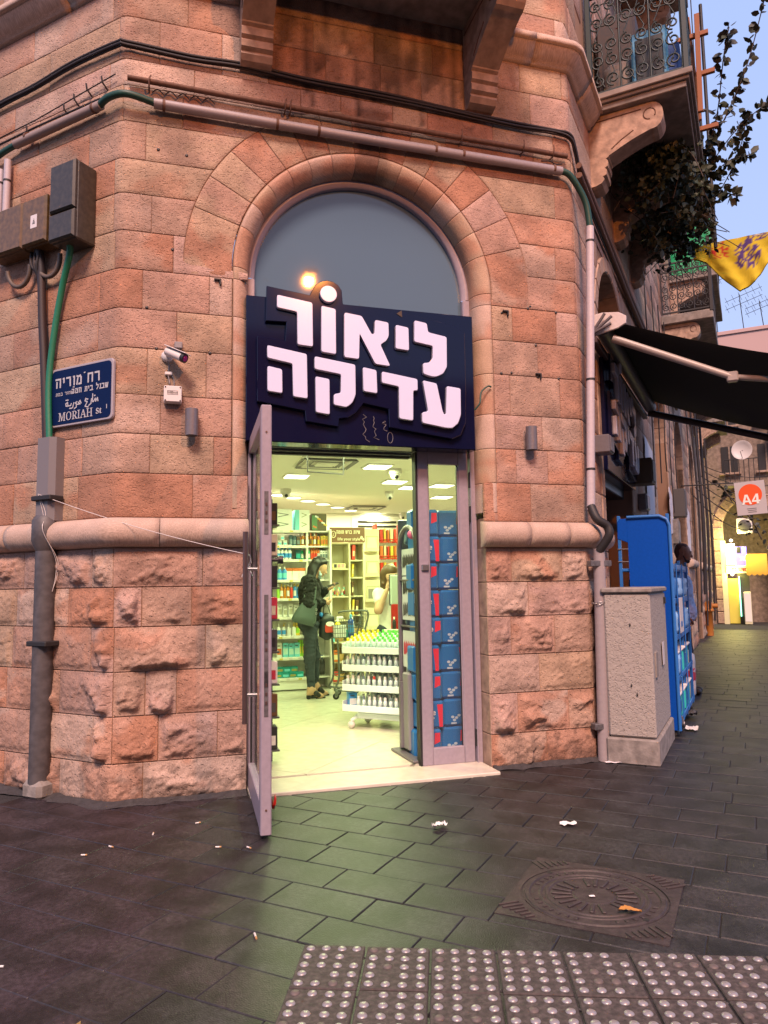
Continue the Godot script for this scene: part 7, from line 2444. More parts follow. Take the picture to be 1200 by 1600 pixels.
func cart() -> void:
	var c := thing("shopping_cart", "small grey two-tier shopping cart beside the woman in black", "cart", Vector3(0, FL, 0))
	var m := paint("cart_grey", 0.10, 0.105, 0.09, 0.4)
	var z0 := -3.66
	var z1 := -3.98
	for z in [z0, z1]:
		obj("side_frame", tubem(curve([Vector3(2.37, 0.10, z), Vector3(2.345, 0.13, z), Vector3(2.40, 0.28, z), Vector3(2.385, 0.73, z)], 6), 0.013, 8), m, c)
		obj("side_frame", tubem(curve([Vector3(2.345, 0.12, z), Vector3(2.50, 0.10, z), Vector3(2.66, 0.12, z), Vector3(2.70, 0.74, z)], 6), 0.013, 8), m, c)
	obj("handle", tubem(curve([Vector3(2.71, 0.76, z0), Vector3(2.775, 0.98, z0), Vector3(2.77, 1.06, z0), Vector3(2.68, 1.075, z0 + 0.0), Vector3(2.46, 1.07, z0), Vector3(2.40, 1.05, z0 - 0.02)], 6), 0.012, 8), m, c)
	obj("handle", tubem(curve([Vector3(2.71, 0.76, z1), Vector3(2.775, 0.98, z1), Vector3(2.77, 1.06, z1), Vector3(2.77, 1.07, z0)], 6), 0.012, 8), m, c)
	var st := st_new(true)
	for k in 13:                                   # basket wires
		var x := 2.335 + 0.0285 * k
		for z in [z0, z1]:
			tube(st, [Vector3(x, 0.745, z), Vector3(x - 0.012 + 0.0025 * k, 0.90 + 0.010 * k, z)], 0.003, 4)
	for y in [0.745, 0.80, 0.86, 0.90]:
		tube(st, [Vector3(2.33, y, z0), Vector3(2.72, y + 0.12 * (y - 0.745), z0), Vector3(2.72, y + 0.12 * (y - 0.745), z1), Vector3(2.33, y, z1)], 0.0035, 5, true)
	for k in 7:
		tube(st, [Vector3(2.33, 0.745, lerpf(z0, z1, k / 6.0)), Vector3(2.70, 0.745, lerpf(z0, z1, k / 6.0))], 0.003, 4)
	obj("wire_basket", st, m, c)
	st = st_new(true)
	for k in 7:
		tube(st, [Vector3(2.70, 0.86 + 0.0 * k, lerpf(z0, z1, k / 6.0)), Vector3(2.77, 1.04, lerpf(z0, z1, k / 6.0))], 0.003, 4)
	for y in 4:
		tube(st, [Vector3(2.715 + 0.014 * y, 0.90 + 0.04 * y, z0), Vector3(2.715 + 0.014 * y, 0.90 + 0.04 * y, z1)], 0.003, 4)
	obj("back_mesh", st, m, c)
	obj("lower_rail", tubem([Vector3(2.39, 0.27, z0), Vector3(2.68, 0.30, z0), Vector3(2.68, 0.30, z1), Vector3(2.39, 0.27, z1)], 0.006, 6, true), m, c)
	for q in [[2.36, z0], [2.56, z0], [2.46, z1], [2.62, z1]]:
		var w := node("caster", c, Vector3(q[0], 0, q[1]))
		var t := obj("tyre", lathem([Vector2(0.016, -0.013), Vector2(0.038, -0.011), Vector2(0.041, 0.0), Vector2(0.038, 0.011), Vector2(0.016, 0.013)], 16), M.black_rubber, w)
		t.transform = Transform3D(Basis(Vector3.RIGHT, PI / 2), Vector3(0, 0.041, 0))
		var hub := obj("hub", lathem([Vector2(0, 0.014), Vector2(0.016, 0.014), Vector2(0.016, -0.014), Vector2(0, -0.014)], 10), M.mid_grey, w)
		hub.transform = t.transform
		obj("fork", boxm(Vector3(0.035, 0.07, 0.04), 0.006, Vector3(0.005, 0.075, 0)), m, w)
	# what lies in it
	var white := paint("goods_white", 0.74, 0.74, 0.72, 0.4)
	carton("white packet standing in the shopping cart's basket", "", Vector3(2.43, 0.78, -3.74), Vector3(0.15, 0.15, 0.08), white)
	flask("blue shampoo bottle with pale blue cap in the shopping cart", "", Vector3(2.575, 0.78, -3.74), 0.036, 0.28, paint("goods_deep_blue", 0.01, 0.07, 0.36, 0.3), paint("cap_pale_blue", 0.12, 0.45, 0.72, 0.35), paint("goods_blue", 0.05, 0.28, 0.66, 0.35))
	flask("white bottle behind the blue one in the shopping cart", "", Vector3(2.62, 0.78, -3.86), 0.035, 0.24, white, white)
	var y := flask("yellow trigger spray bottle in the shopping cart", "", Vector3(2.43, 0.80, -3.86), 0.042, 0.20, paint("goods_bright_yellow", 0.72, 0.55, 0.01, 0.3), white)
	obj("trigger", boxm(Vector3(0.09, 0.03, 0.022), 0.005, Vector3(0.03, 0.215, 0)), white, y)
	flask("small teal bottle low in the shopping cart", "", Vector3(2.515, 0.78, -3.73), 0.022, 0.11, paint("goods_teal", 0.01, 0.33, 0.31, 0.4), white)

func bottle_stand() -> void:
	var B := Basis(NR, Vector3.UP, -DR)
	var o := Vector3(2.49, FL, -1.67)
	var s := thing("bottle_stand", "wide white four-tier wheeled stand crowded with small bottles, in front of the till", "display stand", o)
	s.basis = B
	var w := 0.90
	var d := 0.44
	var white := paint("tray_white", 0.70, 0.76, 0.80, 0.4)
	obj("column", boxm(Vector3(0.60, 0.80, 0.05), 0.006, Vector3(0.0, 0.48, -0.10)), white, s)
	var ys := [0.19, 0.385, 0.575, 0.745]
	for k in 4:
		var tray := node("tray", s, Vector3(0, ys[k], 0))
		obj("tray_floor", boxm(Vector3(w, 0.014, d), 0.003), white, tray)
		obj("tray_front", boxm(Vector3(w, 0.062, 0.010), 0.003, Vector3(0, 0.012, d / 2)), white, tray)
		for sx in [-1, 1]:
			obj("tray_side", boxm(Vector3(0.010, 0.10, d - 0.012), 0.003, Vector3(sx * w / 2, 0.028, 0)), white, tray)
	obj("base_box", boxm(Vector3(0.72, 0.06, 0.34), 0.01, Vector3(0.04, 0.13, 0)), white, s)
	for q in [[-0.38, 0.17], [0.38, 0.17], [-0.38, -0.17], [0.38, -0.17]]:
		obj("leg", tubem([Vector3(q[0] * 0.8, 0.14, q[1] * 0.8), Vector3(q[0], 0.075, q[1])], 0.018, 8), white, s)
		var c := obj("caster", lathem([Vector2(0, -0.016), Vector2(0.034, -0.016), Vector2(0.038, 0), Vector2(0.034, 0.016), Vector2(0, 0.016)], 12), M.white_plastic, s)
		c.transform = Transform3D(Basis(Vector3.RIGHT, PI / 2), Vector3(q[0], 0.038, q[1]))
	# bottles: one shape, several colours
	var clear := paint("goods_clear", 0.66, 0.73, 0.77, 0.15)
	var caps := [M.white_paint, paint("goods_grey", 0.16, 0.22, 0.24, 0.4)]
	var top := [paint("goods_bright_yellow", 0.72, 0.55, 0.01, 0.3), paint("goods_leaf_green", 0.12, 0.50, 0.07, 0.4), paint("goods_ink", 0.02, 0.03, 0.12, 0.4)]
	var names := ["yellow", "green", "dark blue"]
	var rr := ["front", "second", "third", "fourth", "back"]
	for k in 4:
		for j in (5 if k == 3 else 4):
			for i in 15:
				if k == 0 and i < 2:
					continue
				var at := o + B * Vector3((i - 7) * 0.058 + rng.randf_range(-0.004, 0.004), ys[k] + 0.012 + (0.016 if k == 3 else 0.010) * j, d / 2 - 0.04 - (0.080 if k == 3 else 0.095) * j)
				var ci := mini(int((i + j * 0.4) / 5.0), 2)
				var b := thing("bottle", counted("small %s-capped bottle in the top tray's %s row" % [names[ci], rr[j]] if k == 3 else "small clear bottle in the %s tray's %s row" % [["lowest", "third", "second"][k], rr[j]], "x"), "bottle", at, 0, ("%s-capped bottles in the top tray" % names[ci]) if k == 3 else ("clear bottles in the %s tray" % ["lowest", "third", "second"][k]))
				obj("flask", _flask_small(), clear, b)
				obj("cap", _cap_small(), top[ci] if k == 3 else paint("goods_red", 0.60, 0.05, 0.03, 0.4) if k == 1 and i % 7 == 5 and j == 0 else caps[int((i + 2 * j) % 5 == 3)], b)
	carton("bright blue packet at the left of the stand's lowest tray", "", o + B * Vector3(-0.40, ys[0] + 0.01, 0.12), Vector3(0.085, 0.14, 0.10), paint("goods_blue", 0.05, 0.28, 0.66, 0.35), white)
	flask("small blue bottle standing behind the stand's third tray", "", o + B * Vector3(-0.22, ys[1] + 0.01, -0.16), 0.02, 0.16, paint("goods_deep_blue", 0.01, 0.07, 0.36, 0.3), M.white_paint)

var _fs: ArrayMesh
var _cs: ArrayMesh
func _flask_small() -> ArrayMesh:
	if _fs == null:
		_fs = lathem([Vector2(0, 0), Vector2(0.019, 0), Vector2(0.020, 0.068), Vector2(0.016, 0.082), Vector2(0.008, 0.088)], 9)
	return _fs
func _cap_small() -> ArrayMesh:
	if _cs == null:
		_cs = lathem([Vector2(0.013, 0.084), Vector2(0.0135, 0.110), Vector2(0.009, 0.115), Vector2(0, 0.115)], 9)
	return _cs

func gate_and_packs() -> void:
	var g := thing("security_gate", "tall grey loop-shaped shop security gate just inside the doorway", "security gate", Vector3(2.275, FL, -0.50), 0.05)
	var loop := []
	for k in 13:
		var a := PI * k / 12.0
		loop.append(Vector3(0, 1.66 + 0.20 * sin(a), 0.20 * cos(a)))
	loop.push_front(Vector3(0, 0.02, 0.20))
	loop.push_back(Vector3(0, 0.02, -0.20))
	obj("loop_tube", tubem(loop, 0.021, 12), M.lamp_grey, g)
	obj("base_plate", boxm(Vector3(0.17, 0.022, 0.52), 0.006, Vector3(0, 0.011, 0)), M.lamp_grey, g)
	for y in [1.42, 1.04]:
		obj("cross_bar", tubem([Vector3(0, y, -0.2), Vector3(0, y, 0.2)], 0.008, 8), M.galvanised, g)
	obj("antenna_cover", boxm(Vector3(0.05, 0.62, 0.14), 0.012, Vector3(0, 0.35, -0.05)), M.mid_grey, g)
	obj("antenna_tube", tubem([Vector3(-0.02, 0.05, -0.13), Vector3(-0.02, 0.58, -0.13)], 0.03, 10), M.lamp_grey, g)
	obj("badge", lathem([Vector2(0, 0.012), Vector2(0.034, 0.010), Vector2(0.038, 0)], 18), paint("badge_pink", 0.62, 0.16, 0.24, 0.4), g).transform = Transform3D(Basis(Vector3.RIGHT, PI / 2) , Vector3(-0.01, 1.79, 0.12))
	# hanging packs on a peg stand behind it
	var p := thing("peg_stand", "black peg stand hung with packets, between the gate and narrow door", "display stand", Vector3(2.46, FL, -0.78), -0.25)
	obj("panel", boxm(Vector3(0.44, 1.95, 0.02), 0.004, Vector3(0.05, 0.98, -0.06)), M.lamp_grey, p)
	obj("foot", boxm(Vector3(0.46, 0.03, 0.26), 0.006, Vector3(0.05, 0.015, 0)), M.black_plastic, p)
	for k in 7:
		obj("peg", tubem([Vector3(-0.05, 0.30 + 0.25 * k, -0.05), Vector3(-0.05, 0.31 + 0.25 * k, 0.07)], 0.004, 6), M.steel, p)
	var cols := [paint("pack_red", 0.55, 0.02, 0.03, 0.35), paint("pack_steel", 0.20, 0.27, 0.32, 0.3), paint("pack_white", 0.62, 0.62, 0.64, 0.35), paint("pack_navy", 0.03, 0.06, 0.20, 0.35)]
	var nm := ["red", "steel blue", "white", "navy"]
	for k in 16:
		var row := k / 2
		var ci: int = [0, 3, 0, 1, 2, 0, 0, 2, 1, 0, 2, 0, 2, 0, 1, 2][k]
		var pk := thing("hanging_pack", "glossy %s packet hung %s on the peg stand, %s column" % [nm[ci], ["lowest", "low", "third from the floor", "fourth from the floor", "fifth from the floor", "sixth from the floor", "high", "topmost"][row], ["left", "right"][k % 2]], "packet", Vector3(2.38 + 0.15 * (k % 2), FL + 0.06 + 0.235 * row, -0.70 + 0.05 * (k % 2)), -0.25, "packets on the peg stand")
		obj("film", bag(0.13, 0.21, 0.05, k), cols[ci], pk)
		obj("print_band", boxm(Vector3(0.085, 0.05, 0.004), 0.001, Vector3(0, 0.12, 0.027)), cols[(ci + 2) % 4], pk)
	# black and white prints held in the loop of the gate
	for k in 4:
		var ad := thing("print_card", "black and white printed card hung in the gate's loop, %s" % ["topmost", "second", "third", "lowest"][k], "card", Vector3(2.285, FL + [1.52, 1.30, 1.12, 0.80][k], -0.52), 0.05, "cards in the security gate")
		obj("card", boxm(Vector3(0.006, [0.22, 0.20, 0.16, 0.30][k], 0.30), 0.001, Vector3(0, 0.05, 0)), paint("card_grey", 0.52, 0.55, 0.54, 0.4), ad)
		var st := st_new()
		for j in 7:
			prism(st, PackedVector2Array([Vector2(-0.13 + 0.04 * j, -0.03), Vector2(-0.09 + 0.04 * j, -0.02 + 0.02 * (j % 3)), Vector2(-0.10 + 0.04 * j, 0.09), Vector2(-0.13 + 0.04 * j, 0.06)]), 0.001, Transform3D(Basis(Vector3.UP, -PI / 2), Vector3(-0.0045, 0.03, 0)))
		obj("print_shape", st, [M.black_plastic, M.black_plastic, M.dark_grey, cols[0]][k], ad)
	# stacked nappy packs behind the narrow door's pane
	var blue := paint("nappy_blue", 0.008, 0.13, 0.36, 0.35)
	var redm := paint("nappy_red", 0.60, 0.02, 0.05, 0.35)
	var white := paint("goods_white", 0.74, 0.74, 0.72, 0.4)
	for k in 9:
		for c in 2:
			var n := thing("nappy_pack", "blue nappy pack with red corner, %s of the %s stack behind the door pane" % [["lowest", "second up", "third up", "fourth up", "fifth up", "sixth up", "seventh up", "eighth up", "topmost"][k], ["left", "right"][c]], "pack", Vector3(2.385 + 0.245 * c + 0.012 * ((k * 5) % 3), FL + 0.002 + 0.2225 * k, -0.47 - 0.05 * c), 0.12 * (1 if k % 2 else -1) * (0.3 + 0.2 * c), "nappy packs stacked behind the narrow door")
			obj("wrap", boxm(Vector3(0.232, 0.217, 0.17), 0.018, Vector3(0, 0.110, 0)), blue, n)
			var st := st_new()
			prism(st, PackedVector2Array([Vector2(0.068, 0.012), Vector2(0.098, 0.012), Vector2(0.10, 0.19), Vector2(0.050, 0.19), Vector2(0.062, 0.10)]) if k % 2 else PackedVector2Array([Vector2(0.05, 0.10), Vector2(0.10, 0.12), Vector2(0.10, 0.19), Vector2(0.055, 0.19)]), 0.001, xf(Vector3(0, 0, 0.0862)))
			obj("red_corner", st, redm, n)
			st = st_new()
			for q in [[-0.045, 0.075], [-0.01, 0.068], [-0.03, 0.05], [0.012, 0.085]]:
				prism(st, disc(Vector2(q[0], q[1]), 0.015, 0.011, 10), 0.001, xf(Vector3(0, 0, 0.0862)))
			prism(st, rect(-0.06, 0.018, -0.01, 0.032), 0.001, xf(Vector3(0, 0, 0.0862)))
			obj("baby_print", st, paint("print_pale", 0.42, 0.52, 0.58, 0.4), n)
			if c == 0:
				var tm := obj("lettering", text_mesh("pufie", 0.055, 0.0015), white, n)
				tm.position = Vector3(-0.03, 0.122, 0.0868)
				tm.rotation.z = 0.08
	# dark goods on a stand inside the left jamb
	var ls := thing("side_stand", "narrow dark stand of packets inside the doorway by the open door", "display stand", Vector3(1.10, FL, -0.62))
	obj("panel", boxm(Vector3(0.16, 2.1, 0.03), 0.004, Vector3(0, 1.05, -0.10)), M.black_plastic, ls)
	for k in 8:
		obj("shelf_board", boxm(Vector3(0.22, 0.014, 0.20), 0.002, Vector3(0.0, 0.12 + 0.25 * k, 0.0)), M.dark_grey, ls)
	for k in 8:
		var tones := [M.black_plastic, paint("goods_brown", 0.12, 0.06, 0.025, 0.4), M.white_plastic, M.dark_grey, cols[0], M.black_plastic, paint("goods_ivory", 0.5, 0.44, 0.34, 0.5), M.black_plastic]
		carton("%s packet on the narrow stand by the doorway, %s" % [["black", "brown", "white", "grey", "red", "black", "ivory", "black"][k], ["on its lowest shelf", "second from the floor", "third from the floor", "fourth from the floor", "fifth from the floor", "sixth from the floor", "seventh from the floor", "on its top shelf"][k]], "packets on the narrow stand", Vector3(1.12, FL + 0.128 + 0.25 * k, 0.0 - 0.60), Vector3(0.15, 0.17, 0.13), tones[k], tones[(k + 2) % 8])

func till() -> void:
	var t := thing("till_counter", "white till counter with a red end panel", "counter", Vector3(3.05, FL, -2.75))
	obj("body", boxm(Vector3(0.62, 0.84, 0.5), 0.01, Vector3(0.12, 0.42, 0)), M.shelf_white, t)
	obj("top", boxm(Vector3(0.66, 0.03, 0.54), 0.006, Vector3(0.12, 0.855, 0)), M.shelf_white, t)
	obj("red_panel", boxm(Vector3(0.14, 0.30, 0.05), 0.005, Vector3(-0.20, 1.02, 0.10)), paint("till_red", 0.42, 0.008, 0.006, 0.35), t)
	var m := thing("till_monitor", "pale grey back of the till's monitor in front of the second woman's face", "monitor", Vector3(2.84, FL + 1.15, -2.66), 0.12)
	obj("back_shell", boxm(Vector3(0.24, 0.34, 0.035), 0.012, Vector3(0.05, 0.18, 0)), paint("monitor_grey", 0.42, 0.47, 0.42, 0.4), m)
	obj("bezel", boxm(Vector3(0.25, 0.35, 0.012), 0.004, Vector3(0.05, 0.18, -0.022)), M.dark_grey, m)
	obj("stand", boxm(Vector3(0.06, 0.12, 0.05), 0.006, Vector3(0.05, -0.03, -0.01)), M.dark_grey, m)
	flask("slim black spray bottle on the till counter", "", Vector3(2.80, FL + 0.87, -2.62), 0.022, 0.16, M.black_plastic, M.white_paint)
	carton("green and white packets lying on the counter's near edge", "", Vector3(2.72, FL + 0.872, -2.45), Vector3(0.16, 0.03, 0.10), M.white_paint, paint("goods_leaf_green", 0.12, 0.50, 0.07, 0.4))

# ------------------------------------------------------------------ people: tapered limbs joined in a distance field, meshed as surface nets
func field_mesh(bones: Array, cell: float, k: float, crease := 0.0) -> ArrayMesh:
	var lo := Vector3.ONE * 1e6
	var hi := -lo
	for b in bones:
		for e in 2:
			var p: Vector3 = b[e]
			var r: float = b[2 + e]
			lo = lo.min(p - Vector3.ONE * r)
			hi = hi.max(p + Vector3.ONE * r)
	lo -= Vector3.ONE * (cell * 2 + k * 0.5)
	hi += Vector3.ONE * (cell * 2 + k * 0.5)
	var nx := int((hi.x - lo.x) / cell) + 2
	var ny := int((hi.y - lo.y) / cell) + 2
	var nn := int((hi.z - lo.z) / cell) + 2
	var F := PackedFloat32Array()
	F.resize(nx * ny * nn)
	F.fill(1.0)
	for b in bones:
		var a: Vector3 = b[0]
		var c: Vector3 = b[1]
		var ra: float = b[2]
		var rc: float = b[3]
		var kk: float = b[4] if b.size() > 4 else k
		var pad := maxf(ra, rc) + kk + cell * 1.5
		var i0 := ((a.min(c) - Vector3.ONE * pad - lo) / cell).floor()
		var i1 := ((a.max(c) + Vector3.ONE * pad - lo) / cell).ceil()
		var ba := c - a
		var l2 := maxf(ba.length_squared(), 1e-9)
		for z in range(maxi(int(i0.z), 0), mini(int(i1.z) + 1, nn)):
			for y in range(maxi(int(i0.y), 0), mini(int(i1.y) + 1, ny)):
				var row := (z * ny + y) * nx
				var q := Vector3(0, lo.y + y * cell, lo.z + z * cell) - a
				for x in range(maxi(int(i0.x), 0), mini(int(i1.x) + 1, nx)):
					q.x = lo.x + x * cell - a.x
					var h := clampf(q.dot(ba) / l2, 0.0, 1.0)
					var d := (q - ba * h).length() - (ra + (rc - ra) * h)
					var f := F[row + x]
					var w := maxf(kk - absf(f - d), 0.0) / kk
					F[row + x] = minf(f, d) - w * w * kk * 0.25
	if crease > 0.0:                             # folds of cloth
		for i in F.size():
			if absf(F[i]) < 0.05:
				var p := lo + Vector3(i % nx, (i / nx) % ny, i / (nx * ny)) * cell
				F[i] += crease * (absf(nz.get_noise_3d(p.x * 7.0 + p.y * 5.0, p.y * 11.0 - p.x * 4.0, p.z * 7.0)) - 0.25)
	var idx := PackedInt32Array()
	idx.resize(nx * ny * nn)
	idx.fill(-1)
	var st := st_new(true)
	var count := 0
	var off := [0, 1, nx, nx + 1, nx * ny, nx * ny + 1, nx * ny + nx, nx * ny + nx + 1]
	var edges := [[0, 1], [2, 3], [4, 5], [6, 7], [0, 2], [1, 3], [4, 6], [5, 7], [0, 4], [1, 5], [2, 6], [3, 7]]
	for z in nn - 1:
		for y in ny - 1:
			var row := (z * ny + y) * nx
			for x in nx - 1:
				var o := row + x
				var neg := 0
				for e in 8:
					if F[o + off[e]] < 0.0:
						neg += 1
				if neg == 0 or neg == 8:
					continue
				var s := Vector3.ZERO
				var m := 0
				for e in edges:
					var fa := F[o + off[e[0]]]
					var fb := F[o + off[e[1]]]
					if (fa < 0.0) != (fb < 0.0):
						var t := fa / (fa - fb)
						var pa := Vector3(e[0] & 1, (e[0] >> 1) & 1, e[0] >> 2)
						var pb := Vector3(e[1] & 1, (e[1] >> 1) & 1, e[1] >> 2)
						s += pa.lerp(pb, t)
						m += 1
				idx[o] = count
				count += 1
				st.add_vertex(lo + (Vector3(x, y, z) + s / m) * cell)
	for z in range(1, nn - 1):
		for y in range(1, ny - 1):
			for x in range(1, nx - 1):
				var o := (z * ny + y) * nx + x
				var f0 := F[o] < 0.0
				for ax in 3:
					var st1: int = [1, nx, nx * ny][ax]
					if f0 == (F[o + st1] < 0.0):
						continue
					var u: int = [nx, nx * ny, 1][ax]
					var v: int = [nx * ny, 1, nx][ax]
					var q := [idx[o - u - v], idx[o - v], idx[o], idx[o - u]]
					if q.has(-1):
						continue
					if f0:
						for i in [0, 2, 1, 0, 3, 2]:
							st.add_index(q[i])
					else:
						for i in [0, 1, 2, 0, 2, 3]:
							st.add_index(q[i])
	st.generate_normals()
	return st.commit()

# a head in its own axes: x forwards, y up, z to the right of the face; about 0.235 high, centre at the eyes
func head_bones() -> Array:
	return [[Vector3(-0.020, 0.040, 0), Vector3(-0.005, 0.035, 0), 0.083, 0.078, 0.03], [Vector3(0.03, -0.01, 0.02), Vector3(0.03, -0.01, -0.02), 0.050, 0.050, 0.03],
		[Vector3(0.032, -0.06, 0.012), Vector3(0.032, -0.06, -0.012), 0.040, 0.040, 0.03], [Vector3(0.055, -0.094, 0), Vector3(0.05, -0.09, 0), 0.022, 0.024, 0.02],
		[Vector3(-0.005, -0.055, 0.045), Vector3(0.045, -0.09, 0.012), 0.018, 0.016, 0.02], [Vector3(-0.005, -0.055, -0.045), Vector3(0.045, -0.09, -0.012), 0.018, 0.016, 0.02],
		[Vector3(0.080, 0.004, 0), Vector3(0.098, -0.034, 0), 0.0085, 0.012, 0.012], [Vector3(0.088, -0.038, 0.010), Vector3(0.088, -0.038, -0.010), 0.008, 0.008, 0.008],
		[Vector3(0.070, 0.022, 0.035), Vector3(0.076, 0.022, 0.008), 0.012, 0.012, 0.014], [Vector3(0.070, 0.022, -0.035), Vector3(0.076, 0.022, -0.008), 0.012, 0.012, 0.014],
		[Vector3(0.077, -0.062, 0.014), Vector3(0.079, -0.062, -0.014), 0.008, 0.008, 0.008], [Vector3(0.076, -0.072, 0.010), Vector3(0.076, -0.072, -0.010), 0.0085, 0.0085, 0.007],
		[Vector3(-0.008, 0.012, 0.076), Vector3(-0.012, -0.022, 0.072), 0.012, 0.008, 0.008], [Vector3(-0.008, 0.012, -0.076), Vector3(-0.012, -0.022, -0.072), 0.012, 0.008, 0.008],
		[Vector3(-0.03, -0.05, 0), Vector3(-0.045, -0.13, 0), 0.052, 0.050, 0.03]]

func face(parent: Node3D, t: Transform3D, hair: StandardMaterial3D, lips: StandardMaterial3D) -> void:
	var f := node("face", parent)
	f.transform = t
	for s in [-1, 1]:
		var e := st_new(true)
		lathe(e, [Vector2(0, 0.0105), Vector2(0.006, 0.008), Vector2(0.0100, 0.0), Vector2(0.006, -0.008), Vector2(0, -0.0105)], 12, xf(Vector3(0.0695, 0.0, s * 0.031)))
		obj("eye", e, M.white_plastic, f)
		obj("iris", lathem([Vector2(0, 0.0022), Vector2(0.0045, 0.001), Vector2(0.005, -0.001)], 10), M.black_plastic, f).transform = Transform3D(Basis(Vector3(0, 0, 1), -PI / 2), Vector3(0.0792, -0.001, s * 0.031))
		obj("eyebrow", tubem([Vector3(0.076, 0.026, s * 0.047), Vector3(0.085, 0.031, s * 0.032), Vector3(0.086, 0.026, s * 0.014)], [0.002, 0.0036, 0.003], 6), hair, f)
		obj("eyelid", tubem([Vector3(0.070, 0.004, s * 0.044), Vector3(0.080, 0.009, s * 0.031), Vector3(0.078, 0.003, s * 0.019)], 0.0028, 6), hair, f)
	obj("lips", tubem([Vector3(0.076, -0.066, 0.020), Vector3(0.0855, -0.066, 0.006), Vector3(0.0855, -0.066, -0.006), Vector3(0.076, -0.066, -0.020)], [0.002, 0.004, 0.004, 0.002], 6), lips, f)

# a hand: palm at the origin of t, fingers towards +x, thumb towards +y, palm faces -z; curl in radians per joint
func hand_bones(t: Transform3D, curl: float, thumb: Vector3, scale := 1.0) -> Array:
	var out := []
	out.append([t * (Vector3(-0.045, 0, 0) * scale), t * (Vector3(0.0, 0.0, 0) * scale), 0.021 * scale, 0.024 * scale, 0.012])
	for k in 4:
		var y: float = [0.028, 0.010, -0.010, -0.028][k]
		var L: float = [0.068, 0.076, 0.071, 0.056][k]
		var r: float = [0.0085, 0.0088, 0.0085, 0.0075][k]
		out.append([t * (Vector3(-0.03, y * 0.6, 0) * scale), t * (Vector3(0.035, y, 0) * scale), 0.013 * scale, 0.0095 * scale, 0.010])
		var p := Vector3(0.035, y, 0)
		var a := 0.0
		for j in 3:
			a += curl * (1.0 + 0.08 * k)
			var q: Vector3 = p + Vector3(cos(a), 0, -sin(a)) * L * [0.46, 0.31, 0.23][j]
			out.append([t * (p * scale), t * (q * scale), r * (1.0 - 0.08 * j) * scale, r * (0.92 - 0.08 * j) * scale, 0.004])
			p = q
	var th0 := Vector3(-0.03, 0.022, -0.004)
	var th1 := th0 + Vector3(0.025, 0.028, -0.014)
	out.append([t * (th0 * scale), t * (th1 * scale), 0.014 * scale, 0.011 * scale, 0.008])
	out.append([t * (th1 * scale), t * ((th1 + thumb * 0.6) * scale), 0.0105 * scale, 0.0095 * scale, 0.005])
	out.append([t * ((th1 + thumb * 0.6) * scale), t * ((th1 + thumb) * scale), 0.0095 * scale, 0.008 * scale, 0.005])
	return out

func merged(parts: Array) -> ArrayMesh:
	var st := SurfaceTool.new()
	for p in parts:
		st.append_from(p, 0, Transform3D.IDENTITY)
	return st.commit()

func placed(bones: Array, t: Transform3D) -> Array:
	var out := []
	for b in bones:
		var c: Array = b.duplicate()
		c[0] = t * (b[0] as Vector3)
		c[1] = t * (b[1] as Vector3)
		out.append(c)
	return out

func skin_mat(name: String, r: float, g: float, b: float) -> StandardMaterial3D:
	var m := paint(name, r, g, b, 0.55)
	m.subsurf_scatter_enabled = true
	m.subsurf_scatter_strength = 0.08
	return m

func people() -> void:
	woman()
	cashier()

